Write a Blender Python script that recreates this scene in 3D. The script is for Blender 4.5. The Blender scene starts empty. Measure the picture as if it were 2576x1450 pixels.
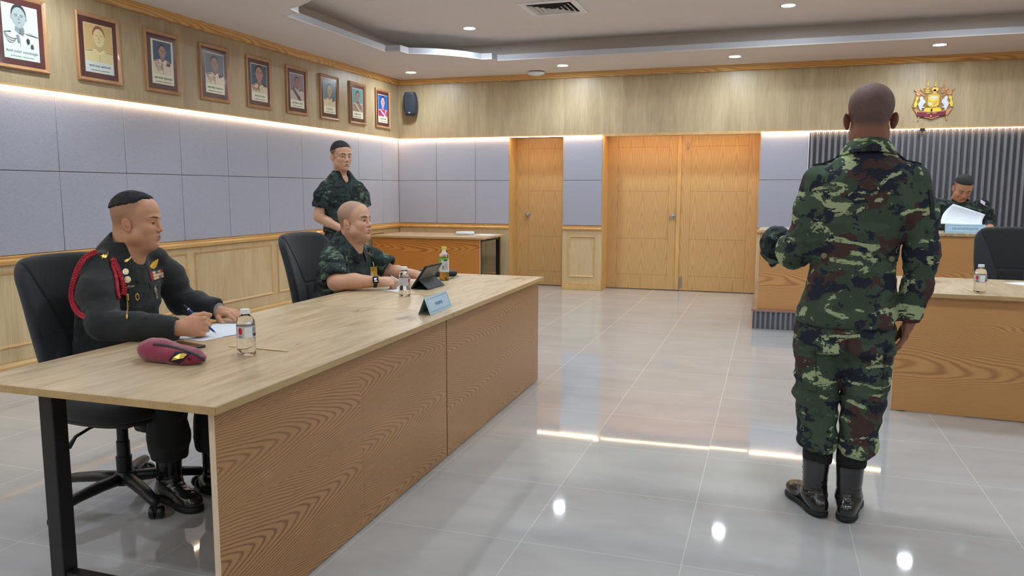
import bpy, bmesh, math, random
import numpy as np
from mathutils import Vector, Matrix, Euler

# ---------------------------------------------------------------- camera, world, exposure
sc = bpy.context.scene
COL = sc.collection
cam_data = bpy.data.cameras.new('camera')
cam = bpy.data.objects.new('camera', cam_data)
COL.objects.link(cam)
RW = ((0.94983329, 0.04080876, -0.31008282), (0.31274972, -0.11734101, 0.94255965), (0.00207926, -0.99225286, -0.12421733))
cm = Matrix(((RW[0][0], -RW[0][1], -RW[0][2], 0), (RW[1][0], -RW[1][1], -RW[1][2], 0), (RW[2][0], -RW[2][1], -RW[2][2], 1.33), (0, 0, 0, 1)))
cam.matrix_world = cm
cam_data.sensor_width = 36
cam_data.lens = 1968 / 2576 * 36
cam_data.clip_start = 0.05
sc.camera = cam
world = bpy.data.worlds.new('world')
sc.world = world
world.use_nodes = True
world.node_tree.nodes['Background'].inputs[0].default_value = (0.75, 0.85, 1, 1)
world.node_tree.nodes['Background'].inputs[1].default_value = 1.0
sc.view_settings.view_transform = 'Standard'
sc.view_settings.look = 'None'
sc.view_settings.exposure = 0.0
sc.view_settings.gamma = 1
sc.view_settings.use_curve_mapping = False
sc.cycles.use_denoising = True
sc.cycles.max_bounces = 8
sc.cycles.diffuse_bounces = 4
sc.cycles.glossy_bounces = 3
sc.cycles.use_adaptive_sampling = True
sc.cycles.adaptive_threshold = 0.02
sc.cycles.transmission_bounces = 8
sc.cycles.transparent_max_bounces = 8
sc.cycles.caustics_reflective = False
sc.cycles.caustics_refractive = False
sc.cycles.sample_clamp_indirect = 6

DOWN_STRENGTH = 420.0
STRIP_STRENGTH = 38.0
DOWN_COLOR = (0.80, 0.93, 1.0)
STRIP_COLOR = (1.0, 0.73, 0.45)

# ---------------------------------------------------------------- helpers
PI = math.pi
def srgb(r, g, b):
    return tuple(((c / 255) / 12.92 if c / 255 <= 0.04045 else ((c / 255 + 0.055) / 1.055) ** 2.4) for c in (r, g, b)) + (1.0,)

def tag(o, label=None, cat=None, group=None, kind=None):
    if label: o['label'] = label
    if cat: o['category'] = cat
    if group: o['group'] = group
    if kind: o['kind'] = kind
    return o

def empty(name, loc=(0, 0, 0), rz=0.0, parent=None):
    o = bpy.data.objects.new(name, None)
    COL.objects.link(o)
    o.location = loc
    o.rotation_euler = (0, 0, rz)
    o.empty_display_size = 0.05
    if parent: o.parent = parent
    return o

class MB:
    """collects geometry for one mesh"""
    def __init__(s):
        s.v = []; s.f = []; s.m = []
    def add(s, vs, fs, mi=0):
        o = len(s.v)
        s.v += [tuple(map(float, v)) for v in vs]
        for f in fs:
            s.f.append(tuple(i + o for i in f)); s.m.append(mi)
        return s
    def box(s, x0, x1, y0, y1, z0, z1, mi=0):
        vs = [(x0, y0, z0), (x1, y0, z0), (x1, y1, z0), (x0, y1, z0), (x0, y0, z1), (x1, y0, z1), (x1, y1, z1), (x0, y1, z1)]
        return s.add(vs, [(0, 3, 2, 1), (4, 5, 6, 7), (0, 1, 5, 4), (1, 2, 6, 5), (2, 3, 7, 6), (3, 0, 4, 7)], mi)
    def obox(s, c, u, v, w, mi=0):
        c, u, v, w = map(Vector, (c, u, v, w))
        vs = [c + a * u + b * v + d * w for d in (-1, 1) for (a, b) in ((-1, -1), (1, -1), (1, 1), (-1, 1))]
        return s.add(vs, [(0, 3, 2, 1), (4, 5, 6, 7), (0, 1, 5, 4), (1, 2, 6, 5), (2, 3, 7, 6), (3, 0, 4, 7)], mi)
    def prism(s, poly, fn, mi=0):
        """poly list of 2d points, fn(p, side) -> 3d point for side 0/1"""
        n = len(poly)
        vs = [fn(p, 0) for p in poly] + [fn(p, 1) for p in poly]
        fs = [tuple(range(n - 1, -1, -1)), tuple(range(n, 2 * n))] + [(i, (i + 1) % n, n + (i + 1) % n, n + i) for i in range(n)]
        return s.add(vs, fs, mi)
    def lathe(s, prof, n=24, c=(0, 0, 0), axis='z', mi=0, cap=True):
        vs = []
        for r, z in prof:
            for k in range(n):
                a = 2 * PI * k / n
                p = (r * math.cos(a), r * math.sin(a), z)
                if axis == 'x': p = (p[2], p[0], p[1])
                if axis == 'y': p = (p[1], p[2], p[0])
                vs.append((p[0] + c[0], p[1] + c[1], p[2] + c[2]))
        fs = []
        for j in range(len(prof) - 1):
            for k in range(n):
                fs.append((j * n + k, j * n + (k + 1) % n, (j + 1) * n + (k + 1) % n, (j + 1) * n + k))
        if cap:
            fs.append(tuple(range(n - 1, -1, -1)))
            m = (len(prof) - 1) * n
            fs.append(tuple(range(m, m + n)))
        return s.add(vs, fs, mi)
    def tube(s, pts, r, n=10, mi=0, flat=None):
        pts = [Vector(p) for p in pts]
        rs = r if isinstance(r, (list, tuple)) else [r] * len(pts)
        vs = []; up = Vector((0, 0, 1)); prev = None
        for i, p in enumerate(pts):
            t = (pts[min(i + 1, len(pts) - 1)] - pts[max(i - 1, 0)]).normalized()
            if prev is None:
                a = t.cross(up)
                if a.length < 1e-3: a = t.cross(Vector((1, 0, 0)))
            else:
                a = prev - t * prev.dot(t)
            a.normalize(); b = t.cross(a); prev = a
            for k in range(n):
                q = 2 * PI * k / n
                vs.append(p + (a * math.cos(q) + b * math.sin(q) * (flat or 1)) * rs[i])
        fs = []
        for j in range(len(pts) - 1):
            for k in range(n):
                fs.append((j * n + k, j * n + (k + 1) % n, (j + 1) * n + (k + 1) % n, (j + 1) * n + k))
        fs.append(tuple(range(n - 1, -1, -1)))
        m = (len(pts) - 1) * n
        fs.append(tuple(range(m, m + n)))
        return s.add(vs, fs, mi)
    def ell(s, c, r, nu=16, nv=10, mi=0, M=None):
        vs = []; fs = []
        for j in range(nv + 1):
            t = PI * j / nv
            for k in range(nu):
                a = 2 * PI * k / nu
                p = Vector((r[0] * math.sin(t) * math.cos(a), r[1] * math.sin(t) * math.sin(a), r[2] * math.cos(t)))
                if M: p = M @ p
                vs.append((p[0] + c[0], p[1] + c[1], p[2] + c[2]))
        for j in range(nv):
            for k in range(nu):
                fs.append((j * nu + k, (j + 1) * nu + k, (j + 1) * nu + (k + 1) % nu, j * nu + (k + 1) % nu))
        return s.add(vs, fs, mi)
    def build(s, name, mats, parent=None, smooth=False, bevel=0, seg=2, M=None, subsurf=0, solid=0, auto=None):
        me = bpy.data.meshes.new(name)
        me.from_pydata(s.v, [], s.f)
        if not isinstance(mats, (list, tuple)): mats = [mats]
        for m in mats: me.materials.append(m)
        if len(mats) > 1: me.polygons.foreach_set('material_index', s.m)
        bm = bmesh.new(); bm.from_mesh(me)
        bmesh.ops.remove_doubles(bm, verts=bm.verts, dist=1e-6)
        bmesh.ops.recalc_face_normals(bm, faces=bm.faces)
        bm.to_mesh(me); bm.free()
        if M: me.transform(M)
        o = bpy.data.objects.new(name, me)
        COL.objects.link(o)
        if parent: o.parent = parent
        if solid:
            md = o.modifiers.new('solid', 'SOLIDIFY'); md.thickness = solid; md.offset = 0
        if bevel:
            md = o.modifiers.new('bevel', 'BEVEL'); md.width = bevel; md.segments = seg; md.limit_method = 'ANGLE'; md.angle_limit = math.radians(35)
        if subsurf:
            md = o.modifiers.new('sub', 'SUBSURF'); md.levels = subsurf; md.render_levels = subsurf
        if smooth or bevel or auto:
            me.polygons.foreach_set('use_smooth', [True] * len(me.polygons))
            if auto or (bevel and not smooth):
                me.set_sharp_from_angle(angle=math.radians(auto or 40))
        return o

def plan(name, poly, z0, z1, mats, parent=None, **k):
    return MB().prism(poly, lambda p, s: (p[0], p[1], z1 if s else z0)).build(name, mats, parent, **k)

def frame_matrix(o, ex, ey):
    ex = Vector(ex).normalized(); ey = Vector(ey); ey = (ey - ex * ey.dot(ex)).normalized(); ez = ex.cross(ey)
    m = Matrix((ex, ey, ez)).transposed().to_4x4(); m.translation = Vector(o); return m

def copy_tree(o, parent=None):
    c = o.copy(); COL.objects.link(c); c.parent = parent
    for ch in o.children: copy_tree(ch, c)
    return c

# ---------------------------------------------------------------- material helpers
class NT:
    def __init__(s, name):
        s.mat = bpy.data.materials.new(name); s.mat.use_nodes = True
        s.nt = s.mat.node_tree; s.b = s.nt.nodes['Principled BSDF']
    def n(s, t, **k):
        nd = s.nt.nodes.new('ShaderNode' + t)
        for a, v in k.items():
            if a.startswith('i_'): nd.inputs[a[2:].replace('_', ' ')].default_value = v
            else: setattr(nd, a, v)
        return nd
    def l(s, a, b): s.nt.links.new(a, b)
    def coord(s, kind='Object'): return s.n('TexCoord').outputs[kind]
    def map(s, src, scale=(1, 1, 1), rot=(0, 0, 0), loc=(0, 0, 0)):
        m = s.n('Mapping'); s.l(src, m.inputs[0])
        m.inputs['Scale'].default_value = scale; m.inputs['Rotation'].default_value = rot; m.inputs['Location'].default_value = loc
        return m.outputs[0]
    def noise(s, src, scale=5, detail=3, rough=0.5, dist=0.0):
        n = s.n('TexNoise'); s.l(src, n.inputs['Vector'])
        n.inputs['Scale'].default_value = scale; n.inputs['Detail'].default_value = detail
        n.inputs['Roughness'].default_value = rough; n.inputs['Distortion'].default_value = dist
        return n.outputs[0]
    def ramp(s, src, stops, const=False):
        r = s.n('ValToRGB'); s.l(src, r.inputs[0])
        if const: r.color_ramp.interpolation = 'CONSTANT'
        e = r.color_ramp.elements
        while len(e) < len(stops): e.new(0.5)
        for i, (p, c) in enumerate(stops):
            e[i].position = p; e[i].color = c if len(c) == 4 else (*c, 1)
        return r.outputs[0]
    def mix(s, fac, a, b, mode='MIX'):
        m = s.n('Mix', data_type='RGBA', blend_type=mode)
        for sock, v in ((m.inputs[0], fac), (m.inputs[6], a), (m.inputs[7], b)):
            if hasattr(v, 'is_output') or hasattr(v, 'links'): s.l(v, sock)
            else: sock.default_value = v
        return m.outputs[2]
    def math(s, op, a, b=None, c=None):
        m = s.n('Math', operation=op)
        for sock, v in zip(m.inputs, (a, b, c)):
            if v is None: continue
            if hasattr(v, 'links'): s.l(v, sock)
            else: sock.default_value = v
        return m.outputs[0]
    def sep(s, src):
        q = s.n('SeparateXYZ'); s.l(src, q.inputs[0]); return q.outputs
    def comb(s, x=0, y=0, z=0):
        q = s.n('CombineXYZ')
        for sock, v in zip(q.inputs, (x, y, z)):
            if hasattr(v, 'links'): s.l(v, sock)
            else: sock.default_value = v
        return q.outputs[0]
    def bump(s, h, strength=0.3, dist=0.01, normal=None):
        b = s.n('Bump'); s.l(h, b.inputs['Height']); b.inputs['Strength'].default_value = strength; b.inputs['Distance'].default_value = dist
        if normal is not None: s.l(normal, b.inputs['Normal'])
        s.l(b.outputs[0], s.b.inputs['Normal']); return b.outputs[0]
    def color(s, c):
        if hasattr(c, 'links'): s.l(c, s.b.inputs['Base Color'])
        else: s.b.inputs['Base Color'].default_value = c
    def set(s, rough=0.5, metal=0.0, spec=0.5, coat=0.0, trans=0.0, ior=1.5, alpha=1.0, sss=0.0, sheen=0.0, coat_rough=0.05):
        i = s.b.inputs
        i['Roughness'].default_value = rough; i['Metallic'].default_value = metal; i['Specular IOR Level'].default_value = spec
        i['Coat Weight'].default_value = coat; i['Transmission Weight'].default_value = trans; i['IOR'].default_value = ior
        i['Alpha'].default_value = alpha; i['Subsurface Weight'].default_value = sss; i['Sheen Weight'].default_value = sheen
        i['Coat Roughness'].default_value = coat_rough
        return s.mat

def plain(name, c, rough=0.5, noise=0.0, **k):
    t = NT(name)
    if noise:
        f = t.noise(t.coord(), 18, 4)
        lo = tuple(x * (1 - noise) for x in c[:3]) + (1,); hi = tuple(min(1, x * (1 + noise)) for x in c[:3]) + (1,)
        t.color(t.ramp(f, [(0.3, lo), (0.7, hi)]))
    else: t.color(c)
    return t.set(rough, **k)

def emit(name, c, strength):
    t = NT(name)
    t.b.inputs['Base Color'].default_value = (*c, 1) if len(c) == 3 else c
    t.b.inputs['Emission Color'].default_value = (*c[:3], 1)
    t.b.inputs['Emission Strength'].default_value = strength
    return t.mat

def veneer(name, base, dark, grain='z', freq=22, across='x', contrast=0.5, rough=0.45, sheets=0.0, coat=0.0):
    """straight grained veneer: fine streaks running along one axis, optional sheet-to-sheet tone change"""
    t = NT(name); co = t.coord()
    sc_ = {'x': (0.35, 9, 9), 'y': (9, 0.35, 9), 'z': (9, 9, 0.35)}[grain]
    f1 = t.noise(t.map(co, sc_), freq, 4, 0.6)
    sc2 = {'x': (0.5, 3, 3), 'y': (3, 0.5, 3), 'z': (3, 3, 0.5)}[grain]
    f2 = t.noise(t.map(co, sc2), 3.0, 3, 0.55, 0.6)
    f = t.math('ADD', t.math('MULTIPLY', f1, 0.55), t.math('MULTIPLY', f2, 0.45))
    col = t.ramp(f, [(0.5 - 0.28 * contrast, dark), (0.5 + 0.22 * contrast, base)])
    if sheets:
        o = t.sep(co)[{'x': 0, 'y': 1, 'z': 2}[across]]
        cell = t.math('FLOOR', t.math('DIVIDE', o, sheets))
        w = t.n('TexWhiteNoise', noise_dimensions='1D'); t.l(cell, w.inputs['W'])
        v = t.math('ADD', t.math('MULTIPLY', w.outputs[0], 0.11), 0.93)
        col = t.mix(1.0, col, t.comb(v, v, v), 'MULTIPLY')
    t.color(col)
    t.bump(f1, 0.05, 0.002)
    return t.set(rough, coat=coat)

def cathedral(name, base, dark, along='y', across='z', pitch=0.26, sq=0.2, K=6.0, freq=110.0, rough=0.3, coat=0.15, off=0.0, wob=0.02, fine=0.4, sharp=2.2, sheet=0.0, seed=0.0, bp=2.0):
    """crown cut wood: nested arches pointing along one axis, repeated across the other"""
    t = NT(name); co = t.coord(); s = t.sep(co); ix = {'x': 0, 'y': 1, 'z': 2}
    A = s[ix[along]]; B = s[ix[across]]
    st = {'x': (0.5, 1.6, 1.6), 'y': (1.6, 0.5, 1.6), 'z': (1.6, 1.6, 0.5)}[along]
    wn = t.noise(t.map(co, st, loc=(seed, seed, seed)), 1.6, 3, 0.5)
    wn2 = t.noise(t.map(co, st, loc=(4 + seed, 7, 2)), 2.2, 1.5, 0.5)
    o = off + 20 * pitch
    if sheet:
        cell = t.math('FLOOR', t.math('DIVIDE', t.math('ADD', A, 20 * sheet), sheet))
        w1 = t.n('TexWhiteNoise', noise_dimensions='1D'); t.l(cell, w1.inputs['W']); B = t.math('ADD', B, t.math('MULTIPLY', w1.outputs[0], pitch * 0.25))
    B2 = t.math('ADD', B, t.math('MULTIPLY', t.math('SUBTRACT', wn, 0.5), pitch * 0.45))
    q = t.math('DIVIDE', t.math('ADD', B2, o), pitch)
    rc_ = t.n('TexWhiteNoise', noise_dimensions='1D'); t.l(t.math('FLOOR', q), rc_.inputs['W'])
    b = t.math('MULTIPLY', t.math('SUBTRACT', t.math('FRACT', q), 0.5), pitch)
    g = t.math('ADD', t.math('MULTIPLY', A, sq), t.math('MULTIPLY', t.math('POWER', t.math('ABSOLUTE', b), bp), K))
    g = t.math('ADD', g, t.math('MULTIPLY', wn2, wob))
    w = t.math('ADD', t.math('MULTIPLY', t.math('SINE', t.math('MULTIPLY', g, freq * 2 * PI)), 0.5), 0.5)
    w = t.math('POWER', w, sharp)
    amp = t.math('ADD', 0.35, t.math('MULTIPLY', wn, 1.0)); w = t.math('MULTIPLY', w, amp)
    sc_ = {'x': (0.4, 10, 10), 'y': (10, 0.4, 10), 'z': (10, 10, 0.4)}[along]
    fn = t.noise(t.map(co, sc_), 20, 4, 0.6)
    f = t.math('ADD', t.math('MULTIPLY', w, 1 - fine), t.math('MULTIPLY', fn, fine))
    t.color(t.ramp(f, [(0.08, base), (0.80, dark)]))
    return t.set(rough, coat=coat)
# ================================================================ MATERIALS OF THE ROOM
M = {}
M['veneer_upper'] = veneer('veneer_upper', srgb(192, 170, 136), srgb(158, 134, 102), 'z', 16, 'x', 0.8, 0.42, sheets=0.155)
M['veneer_upper_left'] = veneer('veneer_upper_left', srgb(192, 170, 136), srgb(158, 134, 102), 'z', 16, 'y', 0.8, 0.42, sheets=0.155)
M['wainscot'] = veneer('wainscot_veneer', srgb(214, 190, 150), srgb(184, 156, 114), 'z', 12, 'x', 0.7, 0.45)
M['moulding'] = veneer('moulding_wood', srgb(220, 182, 126), srgb(190, 146, 90), 'y', 10, 'x', 0.7, 0.35)
M['rail'] = veneer('rail_wood', srgb(226, 178, 104), srgb(196, 140, 70), 'y', 10, 'x', 0.7, 0.28, coat=0.4)
M['crown'] = cathedral('crown_wood', srgb(222, 174, 104), srgb(178, 122, 58), 'y', 'z', 0.16, 0.035, 5.0, 90, 0.4, 0.1, 0.03, 0.10, 0.35, 1.8)
M['crown_back'] = cathedral('crown_wood_back', srgb(222, 174, 104), srgb(178, 122, 58), 'x', 'z', 0.16, 0.035, 5.0, 90, 0.4, 0.1, 0.03, 0.10, 0.35, 1.8)
M['door'] = cathedral('door_veneer', srgb(212, 172, 116), srgb(186, 142, 88), 'z', 'x', 0.172, 0.028, 1.2, 130, 0.42, 0.1, 0.0, 0.02, 0.62, 2.4, bp=1.6)
M['jamb'] = veneer('jamb_wood', srgb(222, 182, 120), srgb(196, 152, 90), 'z', 12, 'x', 0.6, 0.4)
M['ceiling'] = plain('ceiling_paint', srgb(230, 220, 214), 0.9, 0.015)
M['cove'] = plain('cove_paint', srgb(196, 197, 206), 0.9)
M['groove'] = plain('groove_shadow_gap', srgb(120, 110, 100), 0.8)
M['white'] = plain('white_plastic', srgb(235, 235, 238), 0.35)
M['grey_plastic'] = plain('grey_plastic', srgb(150, 150, 150), 0.5)
M['black'] = plain('black_plastic', srgb(28, 29, 32), 0.4)
M['black_matte'] = plain('black_matte', srgb(24, 25, 28), 0.7)
M['steel'] = plain('brushed_steel', srgb(190, 188, 182), 0.25, metal=1.0)
M['gold'] = plain('gold_metal', srgb(226, 180, 80), 0.3, metal=0.85)

def fabric_panel_mat():
    t = NT('panel_fabric'); co = t.coord()
    f = t.noise(t.map(co, (1, 1, 6)), 60, 3, 0.7)
    g = t.noise(t.map(co, (6, 6, 1)), 60, 3, 0.7)
    m = t.math('MULTIPLY', t.math('ADD', f, g), 0.5)
    t.color(t.ramp(m, [(0.36, srgb(146, 146, 160)), (0.62, srgb(174, 174, 187))]))
    t.bump(m, 0.25, 0.002)
    return t.set(0.9, sheen=0.2)
M['fabric_panel'] = fabric_panel_mat()

def floor_mat():
    t = NT('polished_tile'); co = t.coord()
    T = 0.602
    mp = t.map(co, (1, 1, 1), loc=(0.252 + 20 * T, -3.31 + 20 * T, 0))
    s = t.sep(mp)
    def line(a):
        fr = t.math('FRACT', t.math('DIVIDE', a, T))
        d = t.math('MULTIPLY', t.math('MINIMUM', fr, t.math('SUBTRACT', 1.0, fr)), T)
        return t.math('LESS_THAN', d, 0.0011)
    g = t.math('MAXIMUM', line(s[0]), line(s[1]))
    cellx = t.math('FLOOR', t.math('DIVIDE', s[0], T)); celly = t.math('FLOOR', t.math('DIVIDE', s[1], T))
    w = t.n('TexWhiteNoise', noise_dimensions='2D'); t.l(t.comb(cellx, celly, 0), w.inputs['Vector'])
    cl = t.noise(t.map(co, (1, 2.2, 1)), 2.4, 5, 0.55, 0.4)
    col = t.ramp(cl, [(0.3, srgb(176, 174, 174)), (0.7, srgb(188, 186, 186))])
    v = t.math('ADD', t.math('MULTIPLY', w.outputs[0], 0.05), 0.965)
    col = t.mix(1.0, col, t.comb(v, v, v), 'MULTIPLY')
    col = t.mix(g, col, srgb(200, 194, 186))
    t.color(col)
    # each tile is laid at a slightly different tilt
    sub = t.n('VectorMath', operation='SUBTRACT'); t.l(w.outputs[1], sub.inputs[0]); sub.inputs[1].default_value = (0.5, 0.5, 0.5)
    scl = t.n('VectorMath', operation='MULTIPLY'); t.l(sub.outputs[0], scl.inputs[0]); scl.inputs[1].default_value = (0.006, 0.006, 0)
    wav = t.noise(t.map(co, (1, 1, 1)), 1.1, 1, 0.4)
    bp = t.n('Bump'); t.l(wav, bp.inputs['Height']); bp.inputs['Strength'].default_value = 0.05; bp.inputs['Distance'].default_value = 0.02
    ad = t.n('VectorMath', operation='ADD'); t.l(bp.outputs[0], ad.inputs[0]); t.l(scl.outputs[0], ad.inputs[1])
    nm = t.n('VectorMath', operation='NORMALIZE'); t.l(ad.outputs[0], nm.inputs[0])
    t.l(nm.outputs[0], t.b.inputs['Normal'])
    r = t.math('ADD', t.math('MULTIPLY', g, 0.5), 0.035)
    t.l(r, t.b.inputs['Roughness'])
    m = t.set(0.04, spec=1.0); 
    t.l(r, t.b.inputs['Roughness'])
    return m
M['floor'] = floor_mat()

def slat_mat():
    t = NT('slat_foam'); t.color(srgb(124, 123, 131)); return t.set(0.6)
M['slat'] = slat_mat()
M['down'] = emit('downlight_glow', DOWN_COLOR, DOWN_STRENGTH)
M['strip'] = emit('led_strip_glow', STRIP_COLOR, STRIP_STRENGTH)

# ================================================================ ROOM SHELL
XL, XR, YB, YN, ZC, ZT = -5.061, 5.6, 10.2, -4.0, 2.85, 3.085
FB = 2.046               # bottom of the upper veneer band
def struct(o): o['kind'] = 'structure'; return o

fl = MB(); fl.add([(XL - 0.3, YN - 0.2, 0), (XR + 0.3, YN - 0.2, 0), (XR + 0.3, 10.9, 0), (XL - 0.3, 10.9, 0), (XL - 0.3, YN - 0.2, -0.1), (XR + 0.3, YN - 0.2, -0.1), (XR + 0.3, 10.9, -0.1), (XL - 0.3, 10.9, -0.1)],
   [(0, 1, 2, 3), (7, 6, 5, 4), (0, 4, 5, 1), (1, 5, 6, 2), (2, 6, 7, 3), (3, 7, 4, 0)])
struct(fl.build('floor', M['floor']))

# ---- ceiling: lower border with a stepped and scalloped opening, raised field above it
def corner(cx, cy, sx, sy):
    """outline of one scalloped corner, walking from the side edge (x) to the end edge (y)"""
    pts = [(cx, cy - sy * 0.95), (cx + sx * 0.165, cy - sy * 0.93), (cx + sx * 0.185, cy - sy * 0.76)]
    a = (cx + sx * 0.185, cy - sy * 0.76); b = (cx + sx * 0.83, cy - sy * 0.15)
    mid = (cx + sx * 0.62, cy - sy * 0.58)
    for k in range(1, 13):
        t = k / 13.0
        pts.append(((1 - t) ** 2 * a[0] + 2 * t * (1 - t) * mid[0] + t * t * b[0], (1 - t) ** 2 * a[1] + 2 * t * (1 - t) * mid[1] + t * t * b[1]))
    pts += [b, (cx + sx * 0.96, cy - sy * 0.145), (cx + sx * 0.975, cy)]
    return pts
TX0, TX1, TY0, TY1 = -4.125, 4.4, 5.18, 9.0
hole = corner(TX0, TY1, 1, 1) + corner(TX1, TY1, -1, 1)[::-1] + corner(TX1, TY0, -1, -1) + corner(TX0, TY0, 1, -1)[::-1]
def ceiling_with_holes(holes, z0, z1, name):
    bm = bmesh.new()
    def ring(pts):
        vs = [bm.verts.new((p[0], p[1], z0)) for p in pts]
        return [bm.edges.new((vs[i], vs[(i + 1) % len(vs)])) for i in range(len(vs))]
    ed = ring([(XL - 0.2, YN - 0.2), (XR + 0.2, YN - 0.2), (XR + 0.2, 10.9), (XL - 0.2, 10.9)])
    for h in holes: ed += ring(h)
    bmesh.ops.triangle_fill(bm, use_beauty=True, use_dissolve=False, edges=ed)
    bmesh.ops.recalc_face_normals(bm, faces=bm.faces)
    g = bmesh.ops.extrude_face_region(bm, geom=bm.faces[:])
    for v in [e for e in g['geom'] if isinstance(e, bmesh.types.BMVert)]: v.co.z = z1
    bmesh.ops.recalc_face_normals(bm, faces=bm.faces)
    me = bpy.data.meshes.new(name); bm.to_mesh(me); bm.free()
    o = bpy.data.objects.new(name, me); COL.objects.link(o); me.materials.append(M['ceiling']); return o
TY0B, TY1B = -2.6, 1.3
hole2 = corner(TX0, TY1B, 1, 1) + corner(TX1, TY1B, -1, 1)[::-1] + corner(TX1, TY0B, -1, -1) + corner(TX0, TY0B, 1, -1)[::-1]
ceil = struct(ceiling_with_holes([hole, hole2], ZC, ZC + 0.012, 'ceiling'))
lip = MB()
for h in (hole, hole2):
    n = len(h)
    cxm = sum(p[0] for p in h) / n; cym = sum(p[1] for p in h) / n
    def off(p, d):
        v = Vector((p[0] - cxm, p[1] - cym)); sx = math.copysign(d, v[0]); sy = math.copysign(d, v[1])
        return (p[0] + sx, p[1] + sy)
    o2 = [off(p, 0.02) for p in h]; h = [off(p, -0.004) for p in h]
    vs = [(p[0], p[1], ZC - 0.001) for p in h] + [(p[0], p[1], ZC + 0.07) for p in h] + [(p[0], p[1], ZC - 0.001) for p in o2] + [(p[0], p[1], ZC + 0.07) for p in o2]
    fs = []
    for i in range(n):
        j = (i + 1) % n
        fs += [(i, j, n + j, n + i), (n + i, n + j, 3 * n + j, 3 * n + i), (2 * n + i, 3 * n + i, 3 * n + j, 2 * n + j)]
    lip.add(vs, fs)
struct(lip.build('ceiling_cove_lip', M['cove'], ceil, auto=30))
# raised field and its side walls, set back behind the lip
for nm, (y0, y1) in {'ceiling_raised_field': (TY0, TY1), 'ceiling_raised_field.001': (TY0B, TY1B)}.items():
    rf = MB(); e = 0.24
    x0, x1, y0, y1 = TX0 - e, TX1 + e, y0 - e, y1 + e
    rf.box(x0, x1, y0, y1, ZT, ZT + 0.02)
    for (a, b, c, d) in ((x0 - 0.02, x0, y0, y1), (x1, x1 + 0.02, y0, y1), (x0, x1, y0 - 0.02, y0), (x0, x1, y1, y1 + 0.02)):
        rf.box(a, b, c, d, ZC + 0.01, ZT + 0.02)
    struct(rf.build(nm, M['ceiling'], ceil))

# ---- crown moulding
def crown_profile(d): return [(0, 2.782), (0.018, 2.782), (0.05, 2.82), (0.062, 2.85), (0, 2.85)]
trim1 = MB().prism(crown_profile(0), lambda p, s: (XL + 0.02 + p[0], YB - 0.03 if s else YN, p[1])).build('trim_1', M['crown'])
trim2 = MB().prism(crown_profile(0), lambda p, s: (XR - 0.02 if s else XL + 0.02, YB - 0.03 - p[0], p[1])).build('trim_2', M['crown_back'])
struct(trim1); struct(trim2)

# ---- left wall
wl = struct(MB().box(XL - 0.2, XL - 0.012, YN, 10.8, 0, 3.1).build('wall_left', M['wainscot']))
MB().box(XL - 0.012, XL + 0.02, YN, YB + 0.0, FB, ZC).build('upper_veneer_band', M['veneer_upper_left'], wl)
MB().box(XL - 0.012, XL + 0.028, YN, YB, FB - 0.004, FB + 0.012).build('band_edge', M['moulding'], wl)
MB().box(XL - 0.0125, XL - 0.0112, YN, YB, 0.862, FB).build('panel_backing', M['groove'], wl)
MB().box(XL, D1[0] if False else -3.405, YB + 0.0105, YB + 0.0125, 0.862, FB).build('panel_backing', M['groove'], wl)
MB().box(-2.64, -2.115, YB + 0.0105, YB + 0.0125, 0.862, FB).build('panel_backing', M['groove'], wl)
seams = [4.558 + 0.6434 * k for k in range(-13, 9)]
ys = [YN] + seams + [YB]
for a, b in zip(ys[:-1], ys[1:]):
    for z0, z1 in ((0.866, 1.458), (1.462, FB - 0.004)):
        MB().box(XL - 0.02, XL, a + 0.002, b - 0.002, z0, z1).build('fabric_panel', M['fabric_panel'], wl, bevel=0.004)
MB().prism([(0, 0.80), (0.022, 0.803), (0.03, 0.83), (0.02, 0.845), (0.026, 0.858), (0, 0.864)], lambda p, s: (XL - 0.005 + p[0], YB if s else YN, p[1])).build('chair_rail', M['rail'], wl, auto=30)
MB().prism([(0, 0), (0.02, 0), (0.02, 0.085), (0.008, 0.105), (0, 0.105)], lambda p, s: (XL - 0.006 + p[0], YB if s else YN, p[1])).build('skirting', M['moulding'], wl, auto=30)
def mould_rect(mb, fn, a0, a1, z0, z1, w=0.022, t=0.014):
    """raised picture-frame moulding; fn(a, depth, z) -> point"""
    rings = [(0, 0.0), (0.004, t), (w * 0.6, t * 0.7), (w, 0.0)]
    vs = []
    for (ins, d) in rings:
        vs += [fn(a0 + ins, d, z0 + ins), fn(a1 - ins, d, z0 + ins), fn(a1 - ins, d, z1 - ins), fn(a0 + ins, d, z1 - ins)]
    fs = []
    for r in range(3):
        for k in range(4):
            fs.append((r * 4 + k, r * 4 + (k + 1) % 4, (r + 1) * 4 + (k + 1) % 4, (r + 1) * 4 + k))
    mb.add(vs, fs)
for k in range(-7, 5):
    a = 5.968 + 1.2868 * k
    if a + 1.19 > YB - 0.02: continue
    mb = MB(); mould_rect(mb, lambda a_, d, z: (XL - 0.012 + d, a_, z), a, a + 1.19, 0.215, 0.75)
    mb.build('panel_moulding', M['moulding'], wl)
    MB().box(XL - 0.012, XL - 0.0105, a + 0.022, a + 1.168, 0.235, 0.73).build('wainscot_panel', M['wainscot'], wl)

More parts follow.
